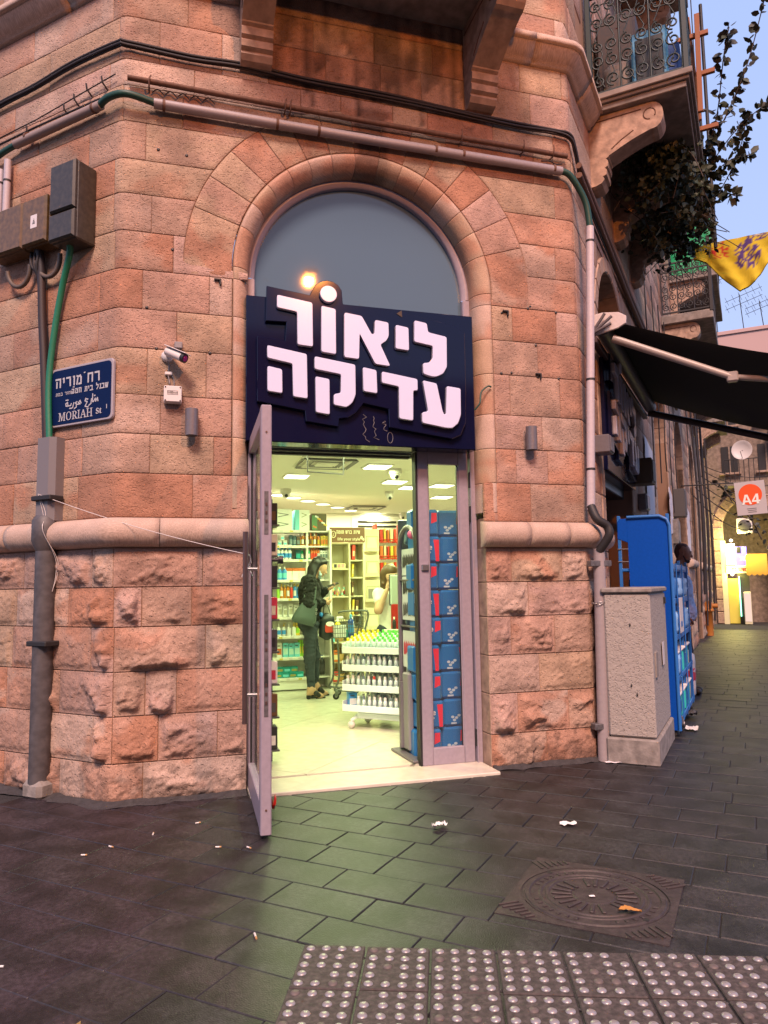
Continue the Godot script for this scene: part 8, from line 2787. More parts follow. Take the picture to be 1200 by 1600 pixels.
func woman() -> void:
	# x is the way she faces, z towards the street; measured from the floor under her
	var o := Vector3(2.10, FL, -3.92)
	var w := thing("person", "woman in black top and dark jeans standing, reading a phone in the shop", "person", o)
	var skin := skin_mat("skin_fair", 0.52, 0.31, 0.20)
	var J := func(x: float, y: float, z: float) -> Vector3: return Vector3(x, y, z)
	var hipR := Vector3(-0.025, 0.90, 0.085)
	var hipL := Vector3(-0.01, 0.90, -0.085)
	var knR := Vector3(-0.035, 0.50, 0.08)
	var knL := Vector3(0.065, 0.50, -0.09)
	var anR := Vector3(-0.015, 0.115, 0.085)
	var anL := Vector3(0.075, 0.13, -0.11)
	var pel := Vector3(-0.015, 0.95, 0)
	var wst := Vector3(0.0, 1.10, 0)
	var chs := Vector3(-0.02, 1.34, 0)
	var nck := Vector3(0.02, 1.50, 0)
	var shR := Vector3(-0.035, 1.445, 0.165)
	var shL := Vector3(-0.01, 1.445, -0.165)
	var elR := Vector3(-0.075, 1.175, 0.215)
	var wrR := Vector3(0.125, 1.185, 0.125)
	var elL := Vector3(0.06, 1.18, -0.19)
	var wrL := Vector3(0.205, 1.33, -0.06)
	var ht := Transform3D(Basis(Vector3(0, 0, 1), -0.42) , Vector3(0.125, 1.625, 0.0))
	ht.basis = Basis(Vector3.UP, 0.12 * -1.0) * ht.basis
	var body := [[hipR, knR, 0.082, 0.055], [knR, anR, 0.052, 0.034], [hipL, knL, 0.082, 0.055], [knL, anL, 0.052, 0.034], [pel + Vector3(0, 0, 0.05), pel - Vector3(0, 0, 0.05), 0.10, 0.10], [pel, wst, 0.11, 0.095], [wst + Vector3(0, 0, 0.03), chs + Vector3(0, 0, 0.05), 0.09, 0.10], [wst - Vector3(0, 0, 0.03), chs - Vector3(0, 0, 0.05), 0.09, 0.10],
		[chs, nck, 0.10, 0.055], [shR, shL, 0.05, 0.05], [shR, elR, 0.046, 0.037], [elR, wrR, 0.036, 0.024], [shL, elL, 0.046, 0.037], [elL, wrL, 0.036, 0.024], [nck, ht * Vector3(-0.04, -0.10, 0), 0.05, 0.05],
		[anR, anR + Vector3(0.09, -0.075, 0.01), 0.034, 0.026], [anR + Vector3(0.09, -0.075, 0.01), anR + Vector3(0.14, -0.085, 0.015), 0.026, 0.018], [anR, anR + Vector3(-0.03, -0.05, 0), 0.034, 0.030],
		[anL, anL + Vector3(0.10, -0.09, 0.0), 0.034, 0.026], [anL + Vector3(0.10, -0.09, 0), anL + Vector3(0.155, -0.10, 0), 0.026, 0.018], [anL, anL + Vector3(-0.03, -0.05, 0), 0.034, 0.030]]
	var hR := Transform3D(Basis(Vector3(0.94, 0.05, -0.30).normalized(), Vector3(0.05, 0.80, 0.6).normalized(), Vector3.ZERO), wrR + Vector3(0.065, 0.0, -0.02))
	hR.basis = ortho(Vector3(0.94, -0.10, -0.30), Vector3(0.1, 0.9, 0.4))
	var hL := Transform3D(ortho(Vector3(0.92, 0.36, 0.10), Vector3(0.1, -0.2, 1.0)), wrL + Vector3(0.055, 0.025, 0.005))
	var hands := [field_mesh(hand_bones(hR, 0.55, Vector3(0.035, 0.006, -0.022), 0.95), 0.004, 0.01), field_mesh(hand_bones(hL, 0.42, Vector3(0.045, 0.004, -0.012), 0.95), 0.004, 0.01)]
	obj("body", merged([field_mesh(body, 0.013, 0.05), field_mesh(placed(head_bones(), ht), 0.006, 0.02)] + hands), skin, w)
	face(w, ht, paint("hair_black", 0.010, 0.009, 0.009, 0.45), paint("lips_rose", 0.42, 0.13, 0.10, 0.5))
	# trousers, top, shoes, hair, mask
	var jeans := paint("jeans_slate", 0.030, 0.040, 0.052, 0.8)
	obj("jeans", field_mesh([[hipR, knR, 0.096, 0.066], [knR, anR + Vector3(0, 0.035, 0), 0.064, 0.046], [hipL, knL, 0.096, 0.066], [knL, anL + Vector3(0, 0.035, 0), 0.064, 0.046], [pel + Vector3(0, -0.02, 0.05), pel + Vector3(0, -0.02, -0.05), 0.115, 0.115], [pel, wst, 0.118, 0.105], [pel + Vector3(-0.05, -0.03, 0.05), pel + Vector3(-0.05, -0.03, -0.05), 0.09, 0.09]], 0.012, 0.04, 0.03), jeans, w)
	var top := paint("knit_black", 0.005, 0.006, 0.0055, 0.9)
	obj("black_top", field_mesh([[pel + Vector3(0.02, 0.03, 0.04), chs + Vector3(0, 0, 0.06), 0.118, 0.128], [pel + Vector3(0.02, 0.03, -0.04), chs + Vector3(0, 0, -0.06), 0.118, 0.128], [chs, nck + Vector3(-0.02, -0.02, 0), 0.125, 0.075], [shR, shL, 0.070, 0.070], [shR, elR, 0.074, 0.068], [elR, wrR, 0.066, 0.046], [shL, elL, 0.074, 0.066], [elL, wrL, 0.062, 0.044]], 0.012, 0.05, 0.045), top, w)
	var shoe := paint("mule_black", 0.014, 0.015, 0.015, 0.4)
	for q in [[anR, 0.01], [anL, 0.0]]:
		var a: Vector3 = q[0]
		var s := node("shoe", w)
		obj("upper", field_mesh([[a + Vector3(0.055, -0.045, 0.028 + q[1]), a + Vector3(0.055, -0.045, -0.028 + q[1]), 0.034, 0.034], [a + Vector3(0.09, -0.07, 0.03 + q[1]), a + Vector3(0.09, -0.07, -0.03 + q[1]), 0.026, 0.026]], 0.007, 0.02), shoe, s)
		obj("sole", field_mesh([[Vector3(a.x - 0.045, 0.022, a.z + q[1]), Vector3(a.x + 0.17, 0.012, a.z + q[1]), 0.014, 0.011], [Vector3(a.x + 0.06, 0.012, a.z + 0.026 + q[1]), Vector3(a.x + 0.13, 0.012, a.z - 0.026 + q[1]), 0.012, 0.012]], 0.006, 0.02), shoe, s)
		obj("heel", boxm(Vector3(0.05, 0.05, 0.05), 0.008, Vector3(a.x - 0.035, 0.026, a.z)), shoe, s)
	var hair := paint("hair_black", 0.010, 0.009, 0.009, 0.45)
	var hb := []
	for b in [[Vector3(-0.035, 0.055, 0), Vector3(-0.01, 0.062, 0), 0.086, 0.074], [Vector3(-0.06, 0.03, 0.02), Vector3(-0.075, -0.06, 0.02), 0.072, 0.06], [Vector3(-0.06, 0.03, -0.02), Vector3(-0.075, -0.06, -0.02), 0.072, 0.06], [Vector3(-0.03, 0.03, 0.075), Vector3(-0.05, -0.08, 0.075), 0.022, 0.028], [Vector3(-0.03, 0.03, -0.075), Vector3(-0.05, -0.08, -0.075), 0.022, 0.028], [Vector3(0.03, 0.085, 0.03), Vector3(-0.02, 0.06, 0.075), 0.026, 0.024], [Vector3(0.03, 0.085, -0.03), Vector3(-0.02, 0.06, -0.075), 0.026, 0.024]]:
		hb.append([ht * (b[0] as Vector3), ht * (b[1] as Vector3), b[2], b[3], 0.03])
	hb.append([ht * Vector3(-0.08, -0.05, 0.02), Vector3(-0.06, 1.36, 0.06), 0.062, 0.045, 0.04])
	hb.append([ht * Vector3(-0.06, -0.07, -0.05), Vector3(0.12, 1.40, -0.09), 0.045, 0.040, 0.03])
	hb.append([Vector3(0.12, 1.42, -0.09), Vector3(0.175, 1.335, -0.07), 0.042, 0.03, 0.02])
	hb.append([ht * Vector3(-0.045, -0.06, 0.075), Vector3(0.0, 1.42, 0.12), 0.026, 0.022, 0.02])
	obj("hair", field_mesh(hb, 0.009, 0.03), hair, w)
	obj("face_mask", field_mesh(placed([[Vector3(0.035, -0.085, 0.040), Vector3(0.045, -0.118, 0.0), 0.020, 0.020], [Vector3(0.045, -0.118, 0.0), Vector3(0.035, -0.085, -0.040), 0.020, 0.020], [Vector3(0.01, -0.05, 0.066), Vector3(0.035, -0.085, 0.045), 0.007, 0.014]], ht), 0.006, 0.015), paint("mask_blue", 0.42, 0.58, 0.66, 0.7), w)
	# the phone, the handbag on her shoulder and the carrier bag at her wrist are things of their own
	var ph := thing("phone", "black phone held up in the woman's hand", "phone", o + hL * Vector3(0.055, 0.0, -0.030))
	ph.basis = ortho(Vector3(0.90, 0.34, 0.05), Vector3(0.0, -0.3, 1.0))
	obj("case", boxm(Vector3(0.145, 0.072, 0.010), 0.003), M.black_plastic, ph)
	obj("screen_glass", boxm(Vector3(0.135, 0.064, 0.002), 0.0, Vector3(0, 0, 0.0058)), paint("phone_glass", 0.01, 0.01, 0.012, 0.08), ph)
	var hb2 := thing("handbag", "large slate green leather handbag hung from the woman's shoulder", "handbag", o)
	var leather := paint("bag_slate", 0.055, 0.080, 0.072, 0.5)
	var st := st_new(true)
	var P := PackedVector3Array()
	for j in 9:
		var v := j / 8.0
		var y := 0.925 + 0.29 * v + 0.02 * sin(PI * v)
		for i in 17:
			var a := TAU * i / 16.0
			var wid := lerpf(0.155, 0.075, pow(v, 1.4)) * (0.85 if j == 0 else 1.0)
			var dep := lerpf(0.065, 0.03, v) * (0.6 if j == 0 else 1.0)
			P.append(Vector3(-0.125 - cos(a) * wid + 0.10 * v - 0.02, y - 0.10 * cos(a) * -1.0 * (1.0 - v) * 0.35, 0.235 + sin(a) * dep))
	grid_into(st, P, PackedColorArray(), PackedVector2Array(), 17, 9)
	st.generate_normals()
	obj("pouch", st.commit(), leather, hb2)
	obj("strap", tubem(curve([Vector3(-0.13, 1.18, 0.235), Vector3(-0.10, 1.36, 0.21), Vector3(-0.045, 1.515, 0.14), Vector3(0.02, 1.38, 0.20), Vector3(-0.01, 1.18, 0.245)], 7), 0.013, 7), leather, hb2)
	for k in 2:
		obj("buckle_ring", tubem([Vector3(0.01, 1.115 - 0.05 * k, 0.262), Vector3(0.028, 1.11 - 0.05 * k, 0.262), Vector3(0.028, 1.09 - 0.05 * k, 0.262), Vector3(0.01, 1.09 - 0.05 * k, 0.262)], 0.004, 6, true), M.steel, hb2)
	var cb := thing("carrier_bag", "dark carrier bag with a red and white print hung from her wrist", "bag", o + Vector3(0.19, 0.71, 0.07))
	obj("pouch", bag(0.20, 0.34, 0.13, 4), paint("bag_dark", 0.018, 0.022, 0.024, 0.4), cb)
	for k in 2:
		obj("handle", tubem(curve([Vector3(-0.05 + 0.10 * k, 0.32, 0.02), Vector3(-0.04 + 0.04 * k, 0.44, 0.03), Vector3(-0.06, 0.49, 0.04)], 5), 0.006, 6), M.black_plastic, cb)
	st = st_new()
	prism(st, round_rect(-0.04, 0.10, 0.085, 0.20, 0.02), 0.004, Transform3D(Basis(Vector3.UP, 0.15), Vector3(0, 0, 0.088)))
	obj("red_print", st, paint("print_red", 0.50, 0.05, 0.03, 0.5), cb)
	st = st_new()
	prism(st, disc(Vector2(0.025, 0.205), 0.055, 0.030, 16), 0.004, Transform3D(Basis(Vector3.UP, 0.15), Vector3(0, 0, 0.090)))
	obj("white_print", st, M.white_paint, cb)
	obj("blue_tag", lathem([Vector2(0, 0), Vector2(0.022, 0.02), Vector2(0.022, 0.05), Vector2(0, 0.065)], 10), paint("tag_blue", 0.03, 0.22, 0.60, 0.4), cb).position = Vector3(-0.085, 0.29, 0.07)

func ortho(x: Vector3, y: Vector3) -> Basis:
	var a := x.normalized()
	var c := a.cross(y).normalized()
	return Basis(a, c.cross(a), c)

func cashier() -> void:
	var o := Vector3(2.90, FL, -3.05)
	var w := thing("person", "second woman with long curly brown hair, half hidden behind the till monitor", "person", o)
	var skin := skin_mat("skin_fair", 0.52, 0.31, 0.20)
	var ht := Transform3D(ortho(Vector3(0.10, -0.10, 1.0), Vector3(-0.10, 1.0, 0.1)), Vector3(-0.01, 1.49, 0.05))
	var shR := Vector3(-0.15, 1.28, 0.0)
	var elR := Vector3(-0.205, 1.10, 0.16)
	var wrR := Vector3(-0.10, 1.33, 0.17)
	var shL := Vector3(0.16, 1.28, 0.0)
	var elL := Vector3(0.21, 1.03, 0.08)
	var wrL := Vector3(0.10, 0.98, 0.28)
	var chs := Vector3(0, 1.18, 0)
	var pel := Vector3(0, 0.84, 0)
	var bones := [[shR, elR, 0.048, 0.042], [elR, wrR, 0.040, 0.027], [shL, elL, 0.046, 0.038], [elL, wrL, 0.036, 0.025], [shR, shL, 0.055, 0.055], [pel, chs, 0.12, 0.12], [chs, Vector3(0, 1.36, 0.01), 0.10, 0.05], [Vector3(-0.08, 0.82, 0), Vector3(-0.09, 0.42, 0), 0.09, 0.06], [Vector3(-0.09, 0.42, 0), Vector3(-0.09, 0.06, 0), 0.055, 0.04], [Vector3(0.08, 0.82, 0), Vector3(0.09, 0.42, 0), 0.09, 0.06], [Vector3(0.09, 0.42, 0), Vector3(0.09, 0.06, 0), 0.055, 0.04], [Vector3(-0.09, 0.04, 0), Vector3(-0.10, 0.03, 0.15), 0.035, 0.025], [Vector3(0.09, 0.04, 0), Vector3(0.10, 0.03, 0.15), 0.035, 0.025]]
	var hR := Transform3D(ortho(Vector3(0.35, 0.9, 0.1), Vector3(0.6, -0.2, 0.5)), wrR + Vector3(0.02, 0.055, 0.0))
	var hL := Transform3D(ortho(Vector3(-0.4, -0.2, 0.9), Vector3(0, 1, 0.2)), wrL + Vector3(-0.02, -0.01, 0.05))
	obj("body", merged([field_mesh(bones, 0.014, 0.05), field_mesh(placed(head_bones(), ht), 0.006, 0.02), field_mesh(hand_bones(hR, 0.5, Vector3(0.04, 0.01, -0.02), 0.95), 0.0045, 0.01), field_mesh(hand_bones(hL, 0.35, Vector3(0.04, 0.01, -0.015), 0.95), 0.0045, 0.01)]), skin, w)
	var hm := paint("hair_brown", 0.10, 0.055, 0.022, 0.5)
	face(w, ht, hm, paint("lips_rose", 0.42, 0.13, 0.10, 0.5))
	obj("white_top", field_mesh([[pel, chs, 0.145, 0.140], [shR, shL, 0.068, 0.068], [shR, shR.lerp(elR, 0.4), 0.066, 0.062], [shL, shL.lerp(elL, 0.4), 0.066, 0.062]], 0.013, 0.05), M.white_paint, w)
	obj("trousers", field_mesh([[Vector3(-0.08, 0.82, 0), Vector3(-0.09, 0.08, 0), 0.105, 0.06], [Vector3(0.08, 0.82, 0), Vector3(0.09, 0.08, 0), 0.105, 0.06], [pel + Vector3(-0.05, 0, 0), pel + Vector3(0.05, 0, 0), 0.125, 0.125]], 0.015, 0.04), paint("jeans_slate", 0.030, 0.040, 0.052, 0.8), w)
	var hb := []
	for b in [[Vector3(-0.03, 0.055, 0), Vector3(0.0, 0.06, 0), 0.094, 0.080], [Vector3(-0.055, 0.02, 0.04), Vector3(-0.06, -0.10, 0.06), 0.078, 0.062], [Vector3(-0.055, 0.02, -0.04), Vector3(-0.06, -0.10, -0.06), 0.078, 0.062]]:
		hb.append([ht * (b[0] as Vector3), ht * (b[1] as Vector3), b[2], b[3], 0.03])
	var cr := RandomNumberGenerator.new()
	cr.seed = 5
	for k in 30:                                 # ringlets
		var s := -1.0 if k % 2 else 1.0
		var p := ht * Vector3(-0.03 - 0.05 * cr.randf(), 0.05 - 0.02 * k / 4.0, s * (0.06 + 0.03 * cr.randf()))
		p.y = 1.52 - 0.25 * cr.randf()
		for j in 4:
			var q := p + Vector3(0.026 * sin(j * 2.1 + k), -0.045, 0.026 * cos(j * 2.1 + k)) + Vector3(s * -0.004, 0, 0)
			hb.append([p, q, 0.021, 0.019, 0.008])
			p = q
	obj("hair", field_mesh(hb, 0.009, 0.02), hm, w)

func man() -> void:
	var w := at_wall("person", "man in pale blue shirt standing behind the blue rack, facing the street", "person", 4.02, 0, 0.35)
	# x along the wall, z out towards the street: he faces +z
	var skin := skin_mat("skin_brown", 0.30, 0.125, 0.075)
	var ht := Transform3D(ortho(Vector3(0.05, -0.12, 1.0), Vector3(0, 1, 0.12)), Vector3(0, 1.765, 0.075))
	var shR := Vector3(-0.20, 1.53, -0.01)
	var shL := Vector3(0.20, 1.53, -0.01)
	var elR := Vector3(-0.25, 1.24, 0.02)
	var elL := Vector3(0.25, 1.24, 0.02)
	var wrR := Vector3(-0.23, 0.98, 0.07)
	var wrL := Vector3(0.23, 0.98, 0.07)
	var chs := Vector3(0, 1.38, 0)
	var pel := Vector3(0, 0.98, -0.02)
	var legs := []
	for s in [-1, 1]:
		legs.append([Vector3(s * 0.09, 0.95, -0.02), Vector3(s * 0.10, 0.53, 0.02), 0.10, 0.07])
		legs.append([Vector3(s * 0.10, 0.53, 0.02), Vector3(s * 0.10, 0.09, -0.02), 0.068, 0.048])
	var bones := [[shR, elR, 0.055, 0.045], [elR, wrR, 0.042, 0.030], [shL, elL, 0.055, 0.045], [elL, wrL, 0.042, 0.030], [shR, shL, 0.065, 0.065], [pel, chs, 0.13, 0.14], [chs, Vector3(0, 1.62, 0.02), 0.12, 0.06], [Vector3(-0.1, 0.05, 0), Vector3(-0.11, 0.04, 0.17), 0.04, 0.03], [Vector3(0.1, 0.05, 0), Vector3(0.11, 0.04, 0.17), 0.04, 0.03]] + legs
	var hands := []
	for s in [-1, 1]:
		var hw: Vector3 = wrR if s < 0 else wrL
		hands.append(field_mesh(hand_bones(Transform3D(ortho(Vector3(-s * 0.1, -0.97, 0.2), Vector3(0, 0.2, 1.0)), hw + Vector3(0, -0.06, 0.012)), 0.5, Vector3(0.04, 0.01, -0.015)), 0.005, 0.01))
	obj("body", merged([field_mesh(bones, 0.016, 0.06), field_mesh(placed(head_bones(), ht), 0.006, 0.02)] + hands), skin, w)
	var hm := paint("hair_dark", 0.035, 0.014, 0.010, 0.7)
	face(w, ht, hm, paint("lips_brown", 0.14, 0.05, 0.04, 0.6))
	obj("cropped_hair", field_mesh(placed([[Vector3(-0.035, 0.056, 0), Vector3(-0.02, 0.06, 0), 0.079, 0.072], [Vector3(-0.06, 0.0, 0), Vector3(-0.055, -0.04, 0), 0.060, 0.045]], ht), 0.008, 0.03), paint("hair_short", 0.10, 0.035, 0.022, 0.8), w)
	obj("beard", field_mesh(placed([[Vector3(0.05, -0.096, 0.014), Vector3(0.05, -0.096, -0.014), 0.029, 0.029], [Vector3(0.03, -0.085, 0.036), Vector3(0.0, -0.04, 0.064), 0.017, 0.010], [Vector3(0.03, -0.085, -0.036), Vector3(0.0, -0.04, -0.064), 0.017, 0.010]], ht), 0.006, 0.015), hm, w)
	obj("blue_shirt", field_mesh([[pel + Vector3(-0.06, 0.06, 0.03), chs + Vector3(-0.07, 0, 0.0), 0.150, 0.145], [pel + Vector3(0.06, 0.06, 0.03), chs + Vector3(0.07, 0, 0.0), 0.150, 0.145], [pel + Vector3(-0.06, 0.03, 0.07), pel + Vector3(0.06, 0.03, 0.07), 0.13, 0.13], [shR, shL, 0.085, 0.085], [shR, elR, 0.085, 0.075], [shL, elL, 0.085, 0.075], [elR, wrR, 0.065, 0.05], [elL, wrL, 0.065, 0.05]], 0.016, 0.05, 0.05), paint("shirt_pale_blue", 0.36, 0.42, 0.62, 0.8), w)
	var tr := []
	for b in legs:
		tr.append([b[0], b[1], b[2] + 0.018, b[3] + 0.018])
	obj("trousers", field_mesh(tr, 0.016, 0.04), paint("trousers_navy", 0.02, 0.018, 0.04, 0.85), w)
	for s in [-1, 1]:
		obj("shoe", field_mesh([[Vector3(s * 0.10, 0.045, -0.05), Vector3(s * 0.11, 0.04, 0.16), 0.048, 0.040], [Vector3(s * 0.10, 0.08, -0.02), Vector3(s * 0.10, 0.05, 0.05), 0.05, 0.045]], 0.01, 0.03), M.black_plastic, w)

# ------------------------------------------------------------------ the far end of the side street and the lamp across the road
func far_street() -> void:
	# facing building with a lit kiosk at its foot; x runs out of the near wall's line, seen from the street
	var B := Basis(NR, Vector3.UP, -DR)            # x to the right as seen from here, z towards the viewer
	var b := thing("far_stone_building", "old stone building with a tall dark arch closing the end of the side street", "building", rw(20.8, 0, 0.0))
	b.basis = B
	var st := st_new()
	box(st, xf(Vector3(0.12, 4.0, -0.5)), Vector3(0.50, 8.4, 1.0))
	box(st, xf(Vector3(2.2, 6.15, -0.5)), Vector3(3.66, 4.1, 1.0))
	box(st, xf(Vector3(2.9, 2.1, -0.6)), Vector3(1.6, 4.5, 0.8))
	box(st, xf(Vector3(2.0, 4.0, -1.6)), Vector3(5.0, 8.4, 0.3))
	obj("wall", st, M.old_stone, b)
	for k in 9:                                    # arch over the kiosk
		var a0 := PI * k / 9.0
		var a1 := PI * (k + 1) / 9.0
		st = st_new()
		var poly := PackedVector2Array()
		for s in 3:
			var a := lerpf(a0 + 0.01, a1 - 0.01, s / 2.0)
			poly.append(Vector2(1.15 + cos(a) * 1.12, 3.0 + sin(a) * 1.45))
		for s in 3:
			var a := lerpf(a1 - 0.01, a0 + 0.01, s / 2.0)
			poly.append(Vector2(1.15 + cos(a) * 0.82, 3.0 + sin(a) * 1.12))
		prism(st, poly, 0.5, xf(Vector3(0, 0, 0.05)), 0.02)
		obj("arch_stone", st, M.jamb_stone, b)
	for k in 8:
		st = st_new()
		box(st, xf(Vector3(0.20, 0.2 + 0.40 * k, 0.03)), Vector3(0.30, 0.385, 0.14), 0.02)
		obj("quoin_stone", st, M.jamb_stone, b)
	for r in 2:
		for k in 3:
			var w := node("window", b, Vector3(0.7 + 1.1 * k, 5.0 + 1.6 * r, 0.0))
			obj("window_pane", boxm(Vector3(0.50, 0.9, 0.06), 0.0, Vector3(0, 0.45, 0.0)), M.black_plastic, w)
			obj("window_frame", boxm(Vector3(0.05, 0.9, 0.03), 0.0, Vector3(0, 0.45, 0.045)), M.old_stone, w)
			obj("window_sill", boxm(Vector3(0.66, 0.07, 0.18), 0.01, Vector3(0, -0.03, 0.06)), M.jamb_stone, w)
	for q in [[0.55, 4.55, 1.0], [1.9, 6.3, 1.2]]:
		obj("balcony_slab", boxm(Vector3(q[2], 0.12, 0.7), 0.01, Vector3(q[0] + q[2] / 2, q[1], 0.35)), M.plaster, b)
		st = st_new(true)
		for k in 8:
			tube(st, [Vector3(q[0] + q[2] * k / 7.0, q[1], 0.68), Vector3(q[0] + q[2] * k / 7.0, q[1] + 0.8, 0.68)], 0.012, 5)
		tube(st, [Vector3(q[0], q[1] + 0.8, 0.68), Vector3(q[0] + q[2], q[1] + 0.8, 0.68)], 0.016, 5)
		obj("balcony_bars", st, M.iron, b)
	# the lit kiosk
	var k := thing("lit_kiosk", "small brightly lit kiosk with yellow door at the far end of the side street", "kiosk", rw(20.72, 0, 0.0))
	k.basis = B
	var pale := paint("kiosk_cream", 0.62, 0.58, 0.36, 0.6)
	obj("wall", boxm(Vector3(0.16, 2.75, 0.06), 0.004, Vector3(0.33, 1.37, 0)), pale, k)
	obj("wall", boxm(Vector3(0.34, 1.65, 0.06), 0.004, Vector3(0.89, 0.82, -0.06)), M.dark_grey, k)
	obj("door", boxm(Vector3(0.31, 1.46, 0.04), 0.004, Vector3(0.57, 0.75, 0)), paint("kiosk_yellow", 0.62, 0.54, 0.10, 0.4), k)
	obj("fascia", boxm(Vector3(0.66, 0.24, 0.10), 0.006, Vector3(0.73, 1.78, 0.04)), M.white_paint, k)
	st = st_new()
	hebrew(st, ["mem", "shin", "he", "vav", " ", "bet", "tav"], 1.02, 1.72, 0.07, 0.11, 0.02, xf(Vector3(0, 0, 0.095)))
	obj("lettering", st, paint("kiosk_red", 0.30, 0.03, 0.03, 0.5), k)
	var sg := node("sign_panel_light", k)
	var em := mat("kiosk_sign_glow", Color(0.45, 0.42, 0.95), 0.4)
	em.emission_enabled = true
	em.emission = Color(0.42, 0.38, 0.95)
	em.emission_energy_multiplier = 0.9
	var wm := mat("kiosk_white_glow", Color(1, 1, 0.9), 0.4)
	wm.emission_enabled = true
	wm.emission = Color(1.0, 0.98, 0.85)
	wm.emission_energy_multiplier = 1.4
	obj("sign_light_white", boxm(Vector3(0.28, 0.70, 0.05), 0.004, Vector3(0.55, 2.28, 0.05)), wm, sg)
	obj("sign_light_violet", boxm(Vector3(0.34, 0.62, 0.05), 0.004, Vector3(0.86, 2.22, 0.05)), em, sg)
	obj("sign_square", boxm(Vector3(0.13, 0.20, 0.02), 0.002, Vector3(0.80, 2.42, 0.085)), M.black_plastic, sg)
	st = st_new()
	hebrew(st, ["shin", "vav", "kaf"], 1.01, 2.08, 0.07, 0.12, 0.02, xf(Vector3(0, 0, 0.078)))
	obj("sign_lettering", st, M.white_paint, sg)
	var tube_m := mat("kiosk_tube_glow", Color(0.7, 1.0, 0.9), 0.4)
	tube_m.emission_enabled = true
	tube_m.emission = Color(0.6, 1.0, 0.85)
	tube_m.emission_energy_multiplier = 2.0
	obj("neon_tube_light", tubem([Vector3(0.76, 0.25, 0.03), Vector3(0.76, 1.55, 0.03)], 0.018, 8), tube_m, k)
	for q in [[Vector3(0.60, 2.72, 0.55), 0.5, 2.2, Color(1.0, 0.93, 0.55)], [Vector3(0.57, 1.62, 0.30), 0.4, 0.8, Color(1.0, 0.95, 0.5)]]:
		var lt := OmniLight3D.new()
		lt.name = fresh("kiosk_glow")
		lt.light_color = q[3]
		lt.light_energy = q[2]
		lt.light_size = 0.12
		lt.omni_range = 30.0
		lt.omni_attenuation = 2.0
		lt.shadow_enabled = true
		lt.position = b.transform * (q[0] as Vector3)
		add_child(lt)
	for q in [[Vector3(0.60, 2.72, 0.55), "above the kiosk's sign"], [Vector3(0.57, 1.62, 0.30), "over the kiosk's yellow door"]]:
		var lb := thing("kiosk_lamp", "small glowing lamp " + q[1], "lamp", b.transform * (q[0] as Vector3))
		obj("bulb", lathem([Vector2(0, 0.06), Vector2(0.05, 0.03), Vector2(0.06, 0), Vector2(0.05, -0.03), Vector2(0, -0.06)], 12), wm, lb)
	var ya := thing("yellow_awning", "small yellow scalloped awning right of the lit kiosk", "awning", b.transform * Vector3(1.30, 1.62, 0.12))
	ya.basis = B
	var P := PackedVector3Array()
	for j in 5:
		for i in 21:
			P.append(Vector3((i / 20.0 - 0.5) * 0.62, [0.0, 0.08, 0.35, 0.62, 0.66][j] - (0.05 * absf(sin(i * PI / 5.0)) if j == 0 else 0.0), [0.30, 0.30, 0.22, 0.08, 0.0][j]))
	obj("cloth", grid_mesh(P, PackedColorArray(), PackedVector2Array(), 21, 5), paint("awning_yellow", 0.62, 0.36, 0.04, 0.8), ya)
	var bin := thing("white_cupboard", "narrow white cupboard standing right of the kiosk's yellow door", "cupboard", b.transform * Vector3(0.97, 0, 0.35))
	bin.basis = B
	obj("case", boxm(Vector3(0.22, 1.05, 0.3), 0.02, Vector3(0, 0.53, 0)), pale, bin)
	obj("door", boxm(Vector3(0.19, 0.9, 0.01), 0.004, Vector3(0, 0.55, 0.155)), M.white_paint, bin)
	var ac := thing("air_conditioner", "white air conditioner unit fixed above the kiosk", "air conditioner", b.transform * Vector3(1.02, 2.95, 0.20))
	ac.basis = B
	obj("case", boxm(Vector3(0.46, 0.5, 0.28), 0.02, Vector3(0, 0.25, 0)), M.white_plastic, ac)
	obj("fan_grille", lathem([Vector2(0, 0.008), Vector2(0.19, 0.006), Vector2(0.20, 0)], 18), M.dark_grey, ac).transform = Transform3D(Basis(Vector3.RIGHT, PI / 2), Vector3(0, 0.25, 0.142))
	# more houses beyond, above the awning
	var hs := [[24.0, 1.9, 3.2, 9.0, "second house down the side street, pale with shuttered balconies", M.plaster], [29.0, 2.6, 4.0, 11.0, "third house down the side street, white with boxed-in balconies", paint("far_white", 0.42, 0.40, 0.42, 0.8)], [46.0, -2.0, 9.0, 17.6, "flat pink roofed block on the skyline behind the awning", paint("far_pink", 0.50, 0.32, 0.28, 0.9)]]
	for n in hs.size():
		var q: Array = hs[n]
		var h := thing("far_house", q[4], "house", rw(q[0], 0, q[1]))
		h.basis = B
		obj("wall", boxm(Vector3(q[2], q[3], 3.0), 0.02, Vector3(q[2] / 2, q[3] / 2, -1.5)), q[5], h)
		for r in (int(q[3] / 1.6) - 1 if n < 2 else 0):
			for c in 3:
				var x: float = q[2] * (0.2 + 0.3 * c)
				var w := node("window", h, Vector3(x, 1.6 + 1.55 * r, 0.0))
				obj("window_pane", boxm(Vector3(0.5, 0.8, 0.04), 0.0, Vector3(0, 0.4, 0.01)), M.dark_grey, w)
				obj("window_frame", boxm(Vector3(0.04, 0.8, 0.03), 0.0, Vector3(0, 0.4, 0.035)), M.white_paint, w)
				if (r + c) % 2 == 0 and n < 2:
					obj("balcony_slab", boxm(Vector3(0.95, 0.10, 0.6), 0.01, Vector3(0, -0.12, 0.3)), q[5], w)
					obj("balcony_front", boxm(Vector3(0.95, 0.5, 0.04), 0.01, Vector3(0, 0.17, 0.6)), M.concrete_plain if c == 1 else q[5], w)
		obj("parapet", boxm(Vector3(q[2] + 0.2, 0.25, 3.2), 0.02, Vector3(q[2] / 2, q[3] + 0.1, -1.5)), q[5], h)
